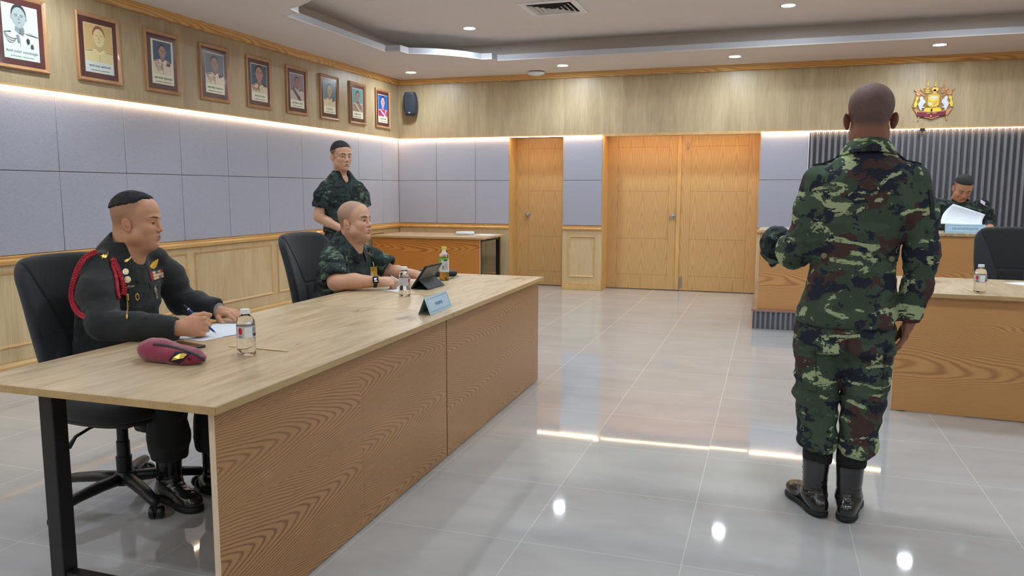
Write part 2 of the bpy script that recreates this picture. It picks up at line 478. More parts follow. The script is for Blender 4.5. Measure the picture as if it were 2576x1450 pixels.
# ---- back wall
D1 = (-3.405, -2.64); D2 = (-2.115, -0.19); YD = 10.55; SLX = 0.407
wb = struct(MB().box(XL - 0.2, XR + 0.2, 10.62, 10.8, 0, 3.1).build('wall_back', M['wainscot']))
MB().box(XL + 0.02, XR, YB - 0.024, 10.62, FB, ZC).build('upper_veneer_band', M['veneer_upper'], wb)
MB().box(XL + 0.02, XR, YB - 0.032, YB, FB - 0.004, FB + 0.012).build('band_edge', M['moulding'], wb)
for (a, b) in ((XL - 0.012, D1[0]), (D1[1], D2[0]), (-0.15, XR)):
    MB().box(a, b, YB + 0.012, 10.62, 0, FB).build('wall_core', [M['jamb']], wb)
for (a, b, cuts) in ((XL, D1[0], [-4.475, -3.891]), (D1[1], D2[0], []), (-0.15, SLX, [])):
    xs = [a] + cuts + [b]
    for p, q in zip(xs[:-1], xs[1:]):
        for z0, z1 in ((0.866, 1.458), (1.462, FB - 0.004)):
            MB().box(p + 0.002, q - 0.002, YB, YB + 0.02, z0, z1).build('fabric_panel', M['fabric_panel'], wb, bevel=0.004)
for (a, b) in ((XL, D1[0]), (D1[1], D2[0]), (-0.15, SLX)):
    MB().box(a, b, YB + 0.004, YB + 0.013, 0, 0.80).build('wainscot_panel', M['wainscot'], wb)
    MB().prism([(0, 0.80), (0.022, 0.803), (0.03, 0.825), (0.02, 0.84), (0.026, 0.85), (0, 0.856)], lambda p, s: (b if s else a, YB + 0.006 - p[0], p[1])).build('chair_rail', M['rail'], wb, auto=30)
    MB().box(a - 0.004, b + 0.004, YB - 0.016, YB + 0.006, 0, 0.10).build('skirting', M['moulding'], wb, bevel=0.004)
for (a, b) in ((XL + 0.12, D1[0] - 0.12), (D1[1] + 0.085, D2[0] - 0.085)):
    mb = MB(); mould_rect(mb, lambda a_, d, z: (a_, YB + 0.004 - d, z), a, b, 0.175, 0.72)
    mb.build('panel_moulding', M['moulding'], wb)
# reveals beside the doors
for x in (D1[0], D1[1], D2[0], D2[1] + 0.04):
    s_ = 1 if x in (D1[0], D2[0]) else -1
    x0 = x if s_ > 0 else x - 0.006
    MB().box(x0, x0 + 0.006, YB + 0.004, YD + 0.02, 0, FB).build('door_reveal', M['jamb'], wb)

# ---- slatted wall behind the head desk
def ribs(x0, x1, y, z0, z1, pitch, depth):
    """dark backing with rounded vertical ribs standing on it"""
    mb = MB(); n = int((x1 - x0) / pitch); seg = 8; w = pitch * 0.52
    mb.box(x0, x1, y, y + 0.004, z0, z1, 1)
    for i in range(n):
        xc = x0 + (i + 0.5) * pitch; pts = []
        for k in range(seg + 1):
            a = PI * k / seg; pts.append((xc - math.cos(a) * w / 2, y - depth * max(0.0, math.sin(a)) ** 0.6))
        vs = []
        for p in pts: vs += [(p[0], p[1], z0), (p[0], p[1], z1)]
        mb.add(vs, [(2 * k, 2 * k + 2, 2 * k + 3, 2 * k + 1) for k in range(seg)] + [tuple(range(0, 2 * seg + 2, 2)), tuple(range(2 * seg + 1, 0, -2))], 0)
    return mb
M['slat_gap'] = plain('slat_backing', srgb(84, 83, 90), 0.8)
ribs(SLX, XR, YB + 0.01, 0.19, FB, 0.0655, 0.034).build('ribbed_cladding', [M['slat'], M['slat_gap']], wb, auto=50)
MB().box(SLX - 0.006, SLX, YB - 0.012, YB + 0.01, 0.19, FB).build('cladding_edge', M['white'], wb)
MB().box(1.585, 1.64, 10.12, YB - 0.02, FB - 0.03, FB - 0.004).build('cable_clip', M['black'], wb)

# ---- right wall and the wall behind the camera (outside the frame, they carry the bounce light)
struct(MB().box(XR, XR + 0.2, YN, 10.8, 0, 3.1).build('wall_right', M['veneer_upper_left']))
struct(MB().box(XL - 0.2, XR + 0.2, YN - 0.2, YN, 0, 3.1).build('wall_front', M['veneer_upper']))

# ---- doors
def door(name, x0, x1, label, knob, grooves):
    d = struct(MB().box(x0, x1, YD, YD + 0.04, 0.008, FB + 0.0).build(name, M['door'])); d['label'] = label
    g = MB(); gi = 0.16; w = 0.0016
    gx0, gx1 = x0 + grooves[0], x1 - grooves[1]
    for x in (gx0, gx1): g.box(x - w, x + w, YD - 0.0006, YD, 0.25 if False else 0.02, FB - 0.02)
    for z in (0.20, 0.69, 1.32, 1.90): g.box(gx0, gx1, YD - 0.0006, YD, z - w * 1.2, z + w * 1.2)
    g.build('groove', plain('door_groove', srgb(150, 108, 60), 0.6) if 'door_groove' not in bpy.data.materials else bpy.data.materials['door_groove'], d)
    if knob is not None:
        kn = MB().lathe([(0.034, 0), (0.034, -0.006), (0.014, -0.01), (0.012, -0.03), (0.024, -0.038), (0.029, -0.052), (0.026, -0.066), (0.012, -0.072)], 24, (knob, YD, 0.99), 'y')
        kn.build('door_knob', M['steel'], d, auto=40)
    return d
door('door_1', D1[0] + 0.006, D1[1] - 0.006, 'single pale wood door left of the column', -3.235, (0.17, 0.10))
door('door_2', D2[0] + 0.006, -1.155, 'left leaf of the pale wood double door, with round knob', -1.235, (0.14, 0.14))
d3 = door('door_3', -1.15, D2[1] + 0.034, 'right leaf of the pale wood double door, without knob', None, (0.14, 0.14))
MB().box(-1.185, -1.135, YD - 0.018, YD, 0.008, FB).build('cover_strip', M['jamb'], d3, bevel=0.004)
MB().box(-1.125, -1.09, YD - 0.006, YD, 0.03, 0.19).build('bolt_plate', M['steel'], d3, bevel=0.002)
ch = MB()
for k in range(2): ch.tube([(-1.075 + 0.03 * k, YD - 0.012, 1.99), (-1.075 + 0.03 * k, YD - 0.014, 1.90), (-1.06, YD - 0.014, 1.86)], 0.004, 6)
ch.build('hanging_chain', M['steel'], d3)

# ---- warm led strips tucked under the veneer band
def strip(x0, x1, y0, y1):
    o = MB().box(x0, x1, y0, y1, FB - 0.012, FB - 0.005).build('led_strip', M['strip'])
    return o
tag(strip(XL + 0.006, XL + 0.018, YN, YB - 0.03), 'warm led strip along the top of the fabric panels on the portrait wall', 'light strip')
tag(strip(XL + 0.03, D1[1] - 0.0, YB - 0.022, YB - 0.008), 'warm led strip above the fabric panels and single door at the corner', 'light strip')
tag(strip(D1[1], D2[0], YB - 0.022, YB - 0.008), 'short warm led strip above the column between the doors', 'light strip')
MB().box(D2[0], D2[1] + 0.03, YB - 0.030, YB - 0.012, FB - 0.022, FB).build('soffit_lip', M['moulding'], wb)
tag(strip(D2[0] + 0.02, D2[1] + 0.02, YB + 0.02, YB + 0.035), 'warm led strip inside the recess above the double door', 'light strip')
tag(strip(-0.15, XR - 0.02, YB - 0.028, YB - 0.014), 'warm led strip above the grey ribbed wall behind the head desk', 'light strip')

# ---- downlights
def downlight(x, y, z, label, group=None):
    o = empty('downlight', (x, y, z))
    tag(o, label, 'ceiling light', group)
    MB().lathe([(0.062, -0.001), (0.078, -0.004), (0.080, 0.0), (0.062, 0.0)], 28, cap=False).build('trim_ring', M['white'], o, smooth=True)
    MB().lathe([(0.0615, -0.0015), (0.0615, 0.004)], 28).build('lens', M['down'], o)
    return o
lab = {(-4.53, 9.53): 'round downlight in the ceiling corner above the wall loudspeaker',
       (-2.50, 9.57): 'round downlight in the ceiling border beside the white dome',
       (-0.46, 9.53): 'round downlight in the ceiling border above the double door',
       (1.61, 9.42): 'round downlight in the ceiling border above the gilded emblem'}
for (x, y), l_ in lab.items(): downlight(x, y, ZC, l_)
hid = 'downlights of the near part of the room'
HL = 'round recessed downlight in the ceiling outside the picture'
downlight(-3.21, 8.25, ZT, 'round downlight in the raised ceiling left of the air vent')
downlight(0.08, 8.18, ZT, 'round downlight in the raised ceiling right of the air vent')
for x, y, z in [(3.7, 9.5, ZC), (-1.45, 6.95, ZT), (1.75, 8.1, ZT), (3.5, 8.1, ZT),
                (-3.2, 5.7, ZT), (-1.56, 5.4, ZT), (0.08, 5.9, ZT), (1.75, 5.9, ZT), (3.5, 5.9, ZT),
                (-4.53, 4.3, ZC), (-2.2, 3.6, ZC), (0.0, 3.6, ZC), (2.2, 3.6, ZC), (4.4, 3.6, ZC),
                (-4.53, 1.8, ZC), (4.6, 6.5, ZC), (-4.53, -0.6, ZC), (4.6, 0.6, ZC),
                (-3.0, 0.4, ZT), (-1.0, 0.4, ZT), (1.0, 0.4, ZT), (3.0, 0.4, ZT), (-2.6, -1.8, ZT), (0, -1.8, ZT), (2.6, -1.8, ZT), (-2.0, -3.4, ZC), (2.0, -3.4, ZC)]:
    downlight(x, y, z, HL, hid)

# ---- ceiling vent, dome, speaker
v = empty('air_vent', (-2.08, 7.58, ZT)); tag(v, 'square white air diffuser with nested louvres in the raised ceiling', 'air vent')
fr = MB()
def sqring(mb, r0, z0, r1, z1, mi=0):
    a = [(-r0, -r0, z0), (r0, -r0, z0), (r0, r0, z0), (-r0, r0, z0), (-r1, -r1, z1), (r1, -r1, z1), (r1, r1, z1), (-r1, r1, z1)]
    mb.add(a, [(k, (k + 1) % 4, 4 + (k + 1) % 4, 4 + k) for k in range(4)], mi)
sqring(fr, 0.285, 0.0, 0.285, -0.008); sqring(fr, 0.285, -0.008, 0.225, -0.012); sqring(fr, 0.225, -0.012, 0.215, -0.002)
fr.build('frame', M['white'], v)
MB().box(-0.218, 0.218, -0.218, 0.218, -0.003, -0.001).build('duct_opening', plain('duct_dark', srgb(25, 25, 28), 0.9), v)
for k in range(4):
    r = 0.20 - 0.047 * k
    s_ = MB(); sqring(s_, r, -0.016, r - 0.026, -0.004); sqring(s_, r - 0.0, -0.018, r - 0.026, -0.006)
    s_.build('louvre', plain('vent_louvre%d' % k, srgb(205, 200, 195), 0.5), v)
dm = empty('ceiling_dome', (-2.95, 9.95, ZC)); tag(dm, 'white oval wireless dome under the ceiling border', 'sensor')
MB().lathe([(0.02, -0.05), (0.06, -0.047), (0.10, -0.035), (0.113, -0.02), (0.112, -0.012), (0.10, -0.008)], 32).build('housing', M['white'], dm, auto=60)
MB().lathe([(0.085, -0.012), (0.085, 0.0)], 24).build('base', M['black_matte'], dm)

sp = empty('wall_loudspeaker', (-4.815, YB - 0.03, 2.525)); tag(sp, 'dark wall loudspeaker with bowed sides in the corner below the ceiling', 'loudspeaker')
body = MB(); NV = 14; vs = []; rows = []
for j in range(NV + 1):
    z = -0.16 + 0.32 * j / NV; t = (z / 0.16)
    w = 0.098 - 0.026 * t * t - (0.010 if j in (0, NV) else 0); d = 0.135 - 0.02 * t * t - (0.012 if j in (0, NV) else 0)
    ring = []
    for k in range(24):
        a = 2 * PI * k / 24; ca, sa = math.cos(a), math.sin(a)
        ring.append((w * math.copysign(abs(ca) ** 0.55, ca), -0.085 - d * 0.5 * math.copysign(abs(sa) ** 0.55, sa) * 1.0, z))
    vs += ring
fs = [(j * 24 + k, j * 24 + (k + 1) % 24, (j + 1) * 24 + (k + 1) % 24, (j + 1) * 24 + k) for j in range(NV) for k in range(24)]
fs += [tuple(range(23, -1, -1)), tuple(range(NV * 24, NV * 24 + 24))]
body.add(vs, fs); 
MS = plain('speaker_shell', srgb(46, 52, 64), 0.55)
body.build('cabinet', MS, sp, auto=50)
gv = []; 
gr = MB(); 
for j in range(NV - 1):
    pass
gr.box(-0.066, 0.066, -0.1565, -0.150, -0.13, 0.13)
gr.build('grille', plain('speaker_grille', srgb(38, 43, 54), 0.7), sp, bevel=0.02, seg=3)
MB().box(-0.012, 0.012, -0.1585, -0.156, -0.125, -0.108).build('badge', plain('badge_silver', srgb(190, 195, 200), 0.4), sp)
MB().box(-0.03, 0.03, -0.03, 0.005, -0.05, 0.05).build('bracket', M['black'], sp)
sp.rotation_euler = (0.12, 0, 0.12)

# ---- dais
da = struct(plan('floor_dais', [(-0.125, 7.87), (XR, 7.87), (XR, YB + 0.01), (-0.125, YB + 0.01)], 0, 0.168, plain('dais_core', srgb(80, 80, 86), 0.6)))
ribs(-0.12, XR, 7.865, 0.0, 0.168, 0.046, 0.012).build('ribbed_cladding', [M['slat'], M['slat_gap']], da, auto=50)
MB().box(-0.14, XR, 7.85, YB + 0.0, 0.168, 0.19).build('dais_top', plain('dais_tile', srgb(150, 112, 104), 0.12, 0.05, spec=0.6), da, bevel=0.002)
# ================================================================ ORGANIC SURFACES (signed distances -> one skin)
def V3(*a): return np.array(a, dtype=np.float64)
_rng = np.random.RandomState(7)
_LAT = _rng.rand(32, 32, 32)
def vnoise(P):
    """smooth value noise in 0..1 at points P (n,3)"""
    I = np.floor(P).astype(int); F = P - I; F = F * F * (3 - 2 * F); I = I % 32; J = (I + 1) % 32
    g = lambda a, b, c: _LAT[a, b, c]
    x0, y0, z0 = I[:, 0], I[:, 1], I[:, 2]; x1, y1, z1 = J[:, 0], J[:, 1], J[:, 2]
    fx, fy, fz = F[:, 0], F[:, 1], F[:, 2]
    c00 = g(x0, y0, z0) * (1 - fx) + g(x1, y0, z0) * fx; c10 = g(x0, y1, z0) * (1 - fx) + g(x1, y1, z0) * fx
    c01 = g(x0, y0, z1) * (1 - fx) + g(x1, y0, z1) * fx; c11 = g(x0, y1, z1) * (1 - fx) + g(x1, y1, z1) * fx
    return (c00 * (1 - fy) + c10 * fy) * (1 - fz) + (c01 * (1 - fy) + c11 * fy) * fz
def fbm(P, o=3):
    s = 0; a = 0.5
    for _ in range(o): s = s + a * vnoise(P); P = P * 2.03 + 11.7; a *= 0.5
    return s / (1 - 0.5 ** o)

class SDF:
    def __init__(s, lo, hi, h):
        s.lo = np.array(lo, float); s.h = h
        s.n = np.ceil((np.array(hi, float) - s.lo) / h).astype(int) + 1
        s.ax = [s.lo[i] + h * np.arange(s.n[i]) for i in range(3)]
        s.D = np.full(tuple(s.n), 1.0, dtype=np.float32)
    def _win(s, lo, hi):
        a = np.clip(np.floor((np.array(lo) - s.lo) / s.h).astype(int), 0, s.n)
        b = np.clip(np.ceil((np.array(hi) - s.lo) / s.h).astype(int) + 1, 0, s.n)
        if np.any(b <= a): return None
        sl = tuple(slice(a[i], b[i]) for i in range(3))
        X = s.ax[0][sl[0]][:, None, None]; Y = s.ax[1][sl[1]][None, :, None]; Z = s.ax[2][sl[2]][None, None, :]
        return sl, X, Y, Z
    def _put(s, lo, hi, fn, k, op):
        m = max(k, 0.001) * 1.3 + 3 * s.h
        w = s._win(np.array(lo) - m, np.array(hi) + m)
        if w is None: return s
        sl, X, Y, Z = w
        d = fn(X, Y, Z).astype(np.float32); c = s.D[sl]
        if d.shape != c.shape: d = np.broadcast_to(d, c.shape)
        if op == 'u':
            if k > 0:
                h = np.clip(0.5 + 0.5 * (c - d) / k, 0, 1); s.D[sl] = c * (1 - h) + d * h - k * h * (1 - h)
            else: s.D[sl] = np.minimum(c, d)
        elif op == 's':
            if k > 0:
                h = np.clip(0.5 - 0.5 * (c + d) / k, 0, 1); s.D[sl] = c * (1 - h) - d * h + k * h * (1 - h)
            else: s.D[sl] = np.maximum(c, -d)
        elif op == 'i':
            s.D[sl] = np.maximum(c, d)
        return s
    # --- primitives
    def rc(s, a, b, ra, rb, k=0.02, op='u', squash=None):
        """tapered capsule; squash=(dir, factor) flattens the section along dir"""
        a, b = np.array(a, float), np.array(b, float); R = max(ra, rb)
        def fn(X, Y, Z):
            P = [X - a[0], Y - a[1], Z - a[2]]; d = b - a; L2 = max(d @ d, 1e-9)
            t = np.clip((P[0] * d[0] + P[1] * d[1] + P[2] * d[2]) / L2, 0, 1)
            Q = [P[i] - t * d[i] for i in range(3)]
            if squash is not None:
                u, f = squash; u = np.array(u, float); u = u / np.linalg.norm(u)
                q = Q[0] * u[0] + Q[1] * u[1] + Q[2] * u[2]
                Q = [Q[i] + q * (f - 1) * u[i] for i in range(3)]
            return np.sqrt(Q[0] ** 2 + Q[1] ** 2 + Q[2] ** 2) - (ra + (rb - ra) * t)
        return s._put(np.minimum(a, b) - R, np.maximum(a, b) + R, fn, k, op)
    def chain(s, pts, rs, k=0.02, op='u', squash=None):
        for i in range(len(pts) - 1): s.rc(pts[i], pts[i + 1], rs[i], rs[i + 1], k, op, squash)
        return s
    def el(s, c, r, k=0.02, op='u', M=None):
        c = np.array(c, float); r = np.array(r, float); R = r.max(); rm = r.min()
        Mi = np.eye(3) if M is None else np.array(M, float).T      # world -> local
        def fn(X, Y, Z):
            P = [X - c[0], Y - c[1], Z - c[2]]
            Q = [(Mi[i][0] * P[0] + Mi[i][1] * P[1] + Mi[i][2] * P[2]) for i in range(3)]
            k0 = np.sqrt((Q[0] / r[0]) ** 2 + (Q[1] / r[1]) ** 2 + (Q[2] / r[2]) ** 2)
            k1 = np.sqrt((Q[0] / r[0] ** 2) ** 2 + (Q[1] / r[1] ** 2) ** 2 + (Q[2] / r[2] ** 2) ** 2)
            return k0 * (k0 - 1) / np.maximum(k1, 1e-6)
        return s._put(c - R, c + R, fn, k, op)
    def box(s, c, r, k=0.01, op='u', M=None, rnd=0.0):
        c = np.array(c, float); r = np.array(r, float) - rnd; R = np.linalg.norm(r) + rnd
        Mi = np.eye(3) if M is None else np.array(M, float).T
        def fn(X, Y, Z):
            P = [X - c[0], Y - c[1], Z - c[2]]
            Q = [np.abs(Mi[i][0] * P[0] + Mi[i][1] * P[1] + Mi[i][2] * P[2]) - r[i] for i in range(3)]
            o = np.sqrt(np.maximum(Q[0], 0) ** 2 + np.maximum(Q[1], 0) ** 2 + np.maximum(Q[2], 0) ** 2)
            return o + np.minimum(np.maximum(np.maximum(Q[0], Q[1]), Q[2]), 0) - rnd
        return s._put(c - R, c + R, fn, k, op)
    def loft(s, frame, st, k=0.02, op='u', p=2.0):
        """stations along local z of frame (o, ex, ey, ez): (z, cx, cy, rx, ry)"""
        o, ex, ey, ez = [np.array(q, float) for q in frame]
        st = np.array(st, float); zs = st[:, 0]
        cs = np.array([o + ex * q[1] + ey * q[2] + ez * q[0] for q in st]); R = st[:, 3:].max()
        def fn(X, Y, Z):
            P = [X - o[0], Y - o[1], Z - o[2]]
            x = P[0] * ex[0] + P[1] * ex[1] + P[2] * ex[2]; y = P[0] * ey[0] + P[1] * ey[1] + P[2] * ey[2]; z = P[0] * ez[0] + P[1] * ez[1] + P[2] * ez[2]
            zc = np.clip(z, zs[0], zs[-1])
            I = [np.interp(zc, zs, st[:, j]) for j in range(1, 5)]
            u = np.abs((x - I[0]) / I[2]); v = np.abs((y - I[1]) / I[3])
            g = (u ** p + v ** p) ** (1.0 / p)
            rr = np.minimum(I[2], I[3])
            ang = np.sqrt((x - I[0]) ** 2 + (y - I[1]) ** 2)
            d = np.where(g > 1e-4, ang * (1 - 1 / np.maximum(g, 1e-4)), -rr)
            d = np.maximum(d, -rr)
            dz = np.maximum(zs[0] - z, z - zs[-1])
            return np.where(dz > 0, np.sqrt(np.maximum(d, 0) ** 2 + dz ** 2), np.maximum(d, dz))
        return s._put(cs.min(0) - R, cs.max(0) + R, fn, k, op)
    def plane(s, pt, n, lo=None, hi=None):
        """cut away everything on the side n points to (inside an optional box)"""
        pt = np.array(pt, float); n = np.array(n, float); n /= np.linalg.norm(n)
        lo = s.lo if lo is None else lo; hi = s.lo + s.h * s.n if hi is None else hi
        w = s._win(lo, hi)
        if w is None: return s
        sl, X, Y, Z = w
        d = (X - pt[0]) * n[0] + (Y - pt[1]) * n[1] + (Z - pt[2]) * n[2]
        s.D[sl] = np.maximum(s.D[sl], d.astype(np.float32)); return s
    # --- naive surface nets
    def mesh(s):
        D = s.D; 
        for i in range(3):
            sl = [slice(None)] * 3; sl[i] = 0; D[tuple(sl)] = np.maximum(D[tuple(sl)], s.h); sl[i] = -1; D[tuple(sl)] = np.maximum(D[tuple(sl)], s.h)
        n = np.array(D.shape); S = D < 0
        c = np.zeros(tuple(n - 1), np.uint8)
        for dx in (0, 1):
            for dy in (0, 1):
                for dz in (0, 1): c += S[dx:n[0] - 1 + dx, dy:n[1] - 1 + dy, dz:n[2] - 1 + dz]
        act = (c > 0) & (c < 8); idx = np.full(act.shape, -1, np.int64); cells = np.argwhere(act); idx[act] = np.arange(len(cells))
        acc = np.zeros((len(cells), 3)); cnt = np.zeros(len(cells))
        E = [((0, 0, 0), (1, 0, 0)), ((0, 1, 0), (1, 1, 0)), ((0, 0, 1), (1, 0, 1)), ((0, 1, 1), (1, 1, 1)), ((0, 0, 0), (0, 1, 0)), ((1, 0, 0), (1, 1, 0)),
             ((0, 0, 1), (0, 1, 1)), ((1, 0, 1), (1, 1, 1)), ((0, 0, 0), (0, 0, 1)), ((1, 0, 0), (1, 0, 1)), ((0, 1, 0), (0, 1, 1)), ((1, 1, 0), (1, 1, 1))]
        x, y, z = cells.T
        for a, b in E:
            da = D[x + a[0], y + a[1], z + a[2]]; db = D[x + b[0], y + b[1], z + b[2]]
            m = (da < 0) != (db < 0); t = np.where(m, da / np.where(m, da - db, 1), 0)
            for j in range(3): acc[:, j] += np.where(m, a[j] + t * (b[j] - a[j]), 0)
            cnt += m
        V = (cells + acc / cnt[:, None]) * s.h + s.lo
        Q = []
        for ax in range(3):
            u, w = (ax + 1) % 3, (ax + 2) % 3
            s0 = [slice(None)] * 3; s1 = [slice(None)] * 3; s0[ax] = slice(0, -1); s1[ax] = slice(1, None)
            A = S[tuple(s0)]; B = S[tuple(s1)]; fl = np.argwhere(A != B)
            fl = fl[(fl[:, u] > 0) & (fl[:, w] > 0) & (fl[:, u] < n[u] - 1) & (fl[:, w] < n[w] - 1)]
            ins = A[fl[:, 0], fl[:, 1], fl[:, 2]]
            def cell(du, dw):
                q = fl.copy(); q[:, u] += du; q[:, w] += dw; return idx[q[:, 0], q[:, 1], q[:, 2]]
            a, b, c_, d = cell(-1, -1), cell(0, -1), cell(0, 0), cell(-1, 0)
            q = np.stack([a, b, c_, d], 1); q[~ins] = q[~ins][:, ::-1]; Q.append(q)
        Q = np.concatenate(Q); Q = Q[(Q >= 0).all(1)]
        return V, Q

def normals(V, Q):
    n = np.cross(V[Q[:, 2]] - V[Q[:, 0]], V[Q[:, 3]] - V[Q[:, 1]]); N = np.zeros_like(V)
    for k in range(4): np.add.at(N, Q[:, k], n)
    return N / np.maximum(np.linalg.norm(N, axis=1, keepdims=True), 1e-12)

def relax(V, Q, it=2, lam=0.5):
    for _ in range(it):
        A = np.zeros_like(V); c = np.zeros(len(V))
        for k in range(4):
            np.add.at(A, Q[:, k], V[Q[:, (k + 1) % 4]] + V[Q[:, (k - 1) % 4]]); np.add.at(c, Q[:, k], 2)
        V = V + lam * (A / np.maximum(c, 1)[:, None] - V)
    return V

def skin_object(name, parts, mats, parent=None, colors=None):
    """parts: list of (V, Q, material index, colour array or None) joined as one mesh"""
    Vs, Qs, Ms, Cs = [], [], [], []; o = 0
    for (V, Q, mi, C) in parts:
        Vs.append(V); Qs.append(Q + o); Ms.append(np.full(len(Q), mi)); o += len(V)
        Cs.append(np.ones((len(V), 4)) if C is None else (C if C.shape[1] == 4 else np.concatenate([C, np.zeros((len(V), 1))], 1)))
    V = np.concatenate(Vs); Q = np.concatenate(Qs); Mi = np.concatenate(Ms); C = np.concatenate(Cs)
    me = bpy.data.meshes.new(name)
    me.vertices.add(len(V)); me.vertices.foreach_set('co', V.astype(np.float32).ravel())
    me.loops.add(len(Q) * 4); me.loops.foreach_set('vertex_index', Q.astype(np.int32).ravel())
    me.polygons.add(len(Q)); me.polygons.foreach_set('loop_start', np.arange(0, len(Q) * 4, 4, dtype=np.int32))
    try: me.polygons.foreach_set('loop_total', np.full(len(Q), 4, dtype=np.int32))
    except Exception: pass
    for m in mats: me.materials.append(m)
    me.polygons.foreach_set('material_index', Mi.astype(np.int32))
    me.polygons.foreach_set('use_smooth', np.ones(len(Q), dtype=bool))
    at = me.color_attributes.new('Col', 'FLOAT_COLOR', 'POINT'); at.data.foreach_set('color', C.astype(np.float32).ravel())
    me.update(); me.validate()
    ob = bpy.data.objects.new(name, me); COL.objects.link(ob)
    if parent: ob.parent = parent
    return ob

def lin(r, g, b): return np.array(srgb(r, g, b)[:3])
def blend(C, m, c): return C * (1 - m[:, None]) + np.array(c)[None, :] * m[:, None]
def sstep(a, b, x): t = np.clip((x - a) / (b - a), 0, 1); return t * t * (3 - 2 * t)

def Rz(a): c, s_ = math.cos(a), math.sin(a); return np.array([[c, -s_, 0], [s_, c, 0], [0, 0, 1]])
def Ry(a): c, s_ = math.cos(a), math.sin(a); return np.array([[c, 0, s_], [0, 1, 0], [-s_, 0, c]])
def Rx(a): c, s_ = math.cos(a), math.sin(a); return np.array([[1, 0, 0], [0, c, -s_], [0, s_, c]])

# ---------------------------------------------------------------- head (local: +x face, +y the person's left, +z up, origin between the ears)
def build_head(P, h=0.0021):
    """returns skin (V,Q,colour) and hair (V,Q) in local head coordinates"""
    w = P.get('w', 1.0); fat = P.get('fat', 0.0); jaw = P.get('jaw', 1.0)
    S = SDF((-0.125, -0.105, -0.20), (0.135, 0.105, 0.15), h)
    S.el((-0.014, 0, 0.045), (0.098, 0.0775 * w, 0.089), 0.02)
    S.el((-0.026, 0, 0.062), (0.078, 0.0735 * w, 0.069), 0.02)               # crown
    S.el((0.035, 0, 0.050), (0.052, 0.060 * w, 0.060), 0.03)                 # forehead
    S.el((0.030, 0, -0.030), (0.060, (0.060 + fat * 0.4) * w, 0.078), 0.03)    # mid face
    S.el((0.020, 0, -0.060), (0.058, (0.053 + fat) * w * jaw, 0.050), 0.03)          # jaw
    for sg in (-1, 1):
        S.el((0.058, sg * 0.036 * w, -0.022), (0.026, 0.026, 0.024), 0.02)  # cheekbone
        S.el((0.010, sg * (0.050 + fat) * w * jaw, -0.060), (0.030, 0.018, 0.026), 0.025)
    S.el((0.066, 0, -0.094), (0.024, 0.026, 0.020), 0.03)                   # chin
    # neck
    nk = P.get('neck', (-0.045, 0, -0.19)); nr = P.get('neck_r', 0.056)
    S.rc((-0.022, 0, -0.05), nk, nr * 0.97, nr * 1.06, 0.035)
    S.rc((0.012, 0, -0.085), (nk[0] + 0.035, 0, nk[2]), nr * 0.55, nr * 0.6, 0.03)
    if P.get('nape_fill'): S.rc((-0.046, 0, -0.01), (-0.074, 0, -0.16), 0.050, 0.056, 0.03)
    if fat > 0: S.el((0.030, 0, -0.108), (0.036, 0.036, 0.016), 0.03)
    # brow ridge, sockets
    for sg in (-1, 1):
        S.rc((0.084, sg * 0.012, 0.026), (0.072, sg * 0.048, 0.024), 0.010, 0.008, 0.018)
        S.el((0.100, sg * 0.0325, 0.004), (0.020, 0.020, 0.0115), 0.014, 's')
        S.el((0.0715, sg * 0.0325, 0.003), (0.0145, 0.0175, 0.0145), 0.006)    # closed lid volume
        op = P.get('eye_open', 0.0042); dn = P.get('eye_down', 0.0)
        S.el((0.087, sg * 0.0325, 0.0025 - dn), (0.013, 0.0152, op), 0.0015, 's', M=Rx(-sg * 0.10))
    # nose
    S.chain([(0.083, 0, 0.016), (0.0905, 0, 0.000), (0.1000, 0, -0.024)], [0.0080, 0.0082, 0.0110], 0.011)
    S.el((0.1020, 0, -0.0265), (0.0105, 0.0120, 0.0095), 0.006)
    for sg in (-1, 1):
        S.el((0.0925, sg * 0.0140, -0.031), (0.0105, 0.0080, 0.0080), 0.005)
        S.el((0.0975, sg * 0.0068, -0.0395), (0.0050, 0.0034, 0.0032), 0.002, 's')
    # mouth
    S.el((0.078, 0, -0.060), (0.017, 0.030, 0.022), 0.014)
    S.rc((0.0925, 0, -0.0548), (0.083, 0.0225, -0.0600), 0.0052, 0.0024, 0.006)
    S.rc((0.0925, 0, -0.0548), (0.083, -0.0225, -0.0600), 0.0052, 0.0024, 0.006)
    S.rc((0.0905, -0.010, -0.0660), (0.0905, 0.010, -0.0660), 0.0058, 0.0058, 0.008)
    mo = P.get('mouth_open', 0.0)
    S.el((0.099, 0, -0.0606), (0.0085, 0.022, 0.0008 + mo), 0.0025, 's')
    S.el((0.092, 0, -0.0790), (0.008, 0.017, 0.0035), 0.012, 's')
    # ears
    for sg in (-1, 1):
        M_ = Rz(-sg * P.get('ear_out', 0.42)) @ Ry(-0.18)
        c = np.array([-0.010, sg * (0.079 * w + 0.004), -0.006])
        S.el(c, (0.0185, 0.0055, 0.0315), 0.006, M=M_)
        S.el(c + np.array([0.003, sg * 0.0050, 0.001]), (0.0118, 0.0058, 0.0225), 0.003, 's', M=M_)
        S.el(c + np.array([-0.002, sg * 0.0022, 0.004]), (0.0048, 0.0042, 0.013), 0.003, M=M_)
        S.el(c + np.array([0.006, sg * 0.002, -0.004]), (0.006, 0.005, 0.008), 0.003, M=M_)
        S.el(c + np.array([0.006, -sg * 0.002, -0.024]), (0.008, 0.0055, 0.009), 0.005, M=M_)
    V, Q = S.mesh(); V = relax(V, Q, 1, 0.4)
    # ---- colour of the skin itself
    x, y, z = V.T; ay = np.abs(y)
    base = np.array(P['skin']); C = np.tile(base, (len(V), 1))
    n1 = fbm(V * 40, 3); C *= (0.95 + 0.10 * n1)[:, None]
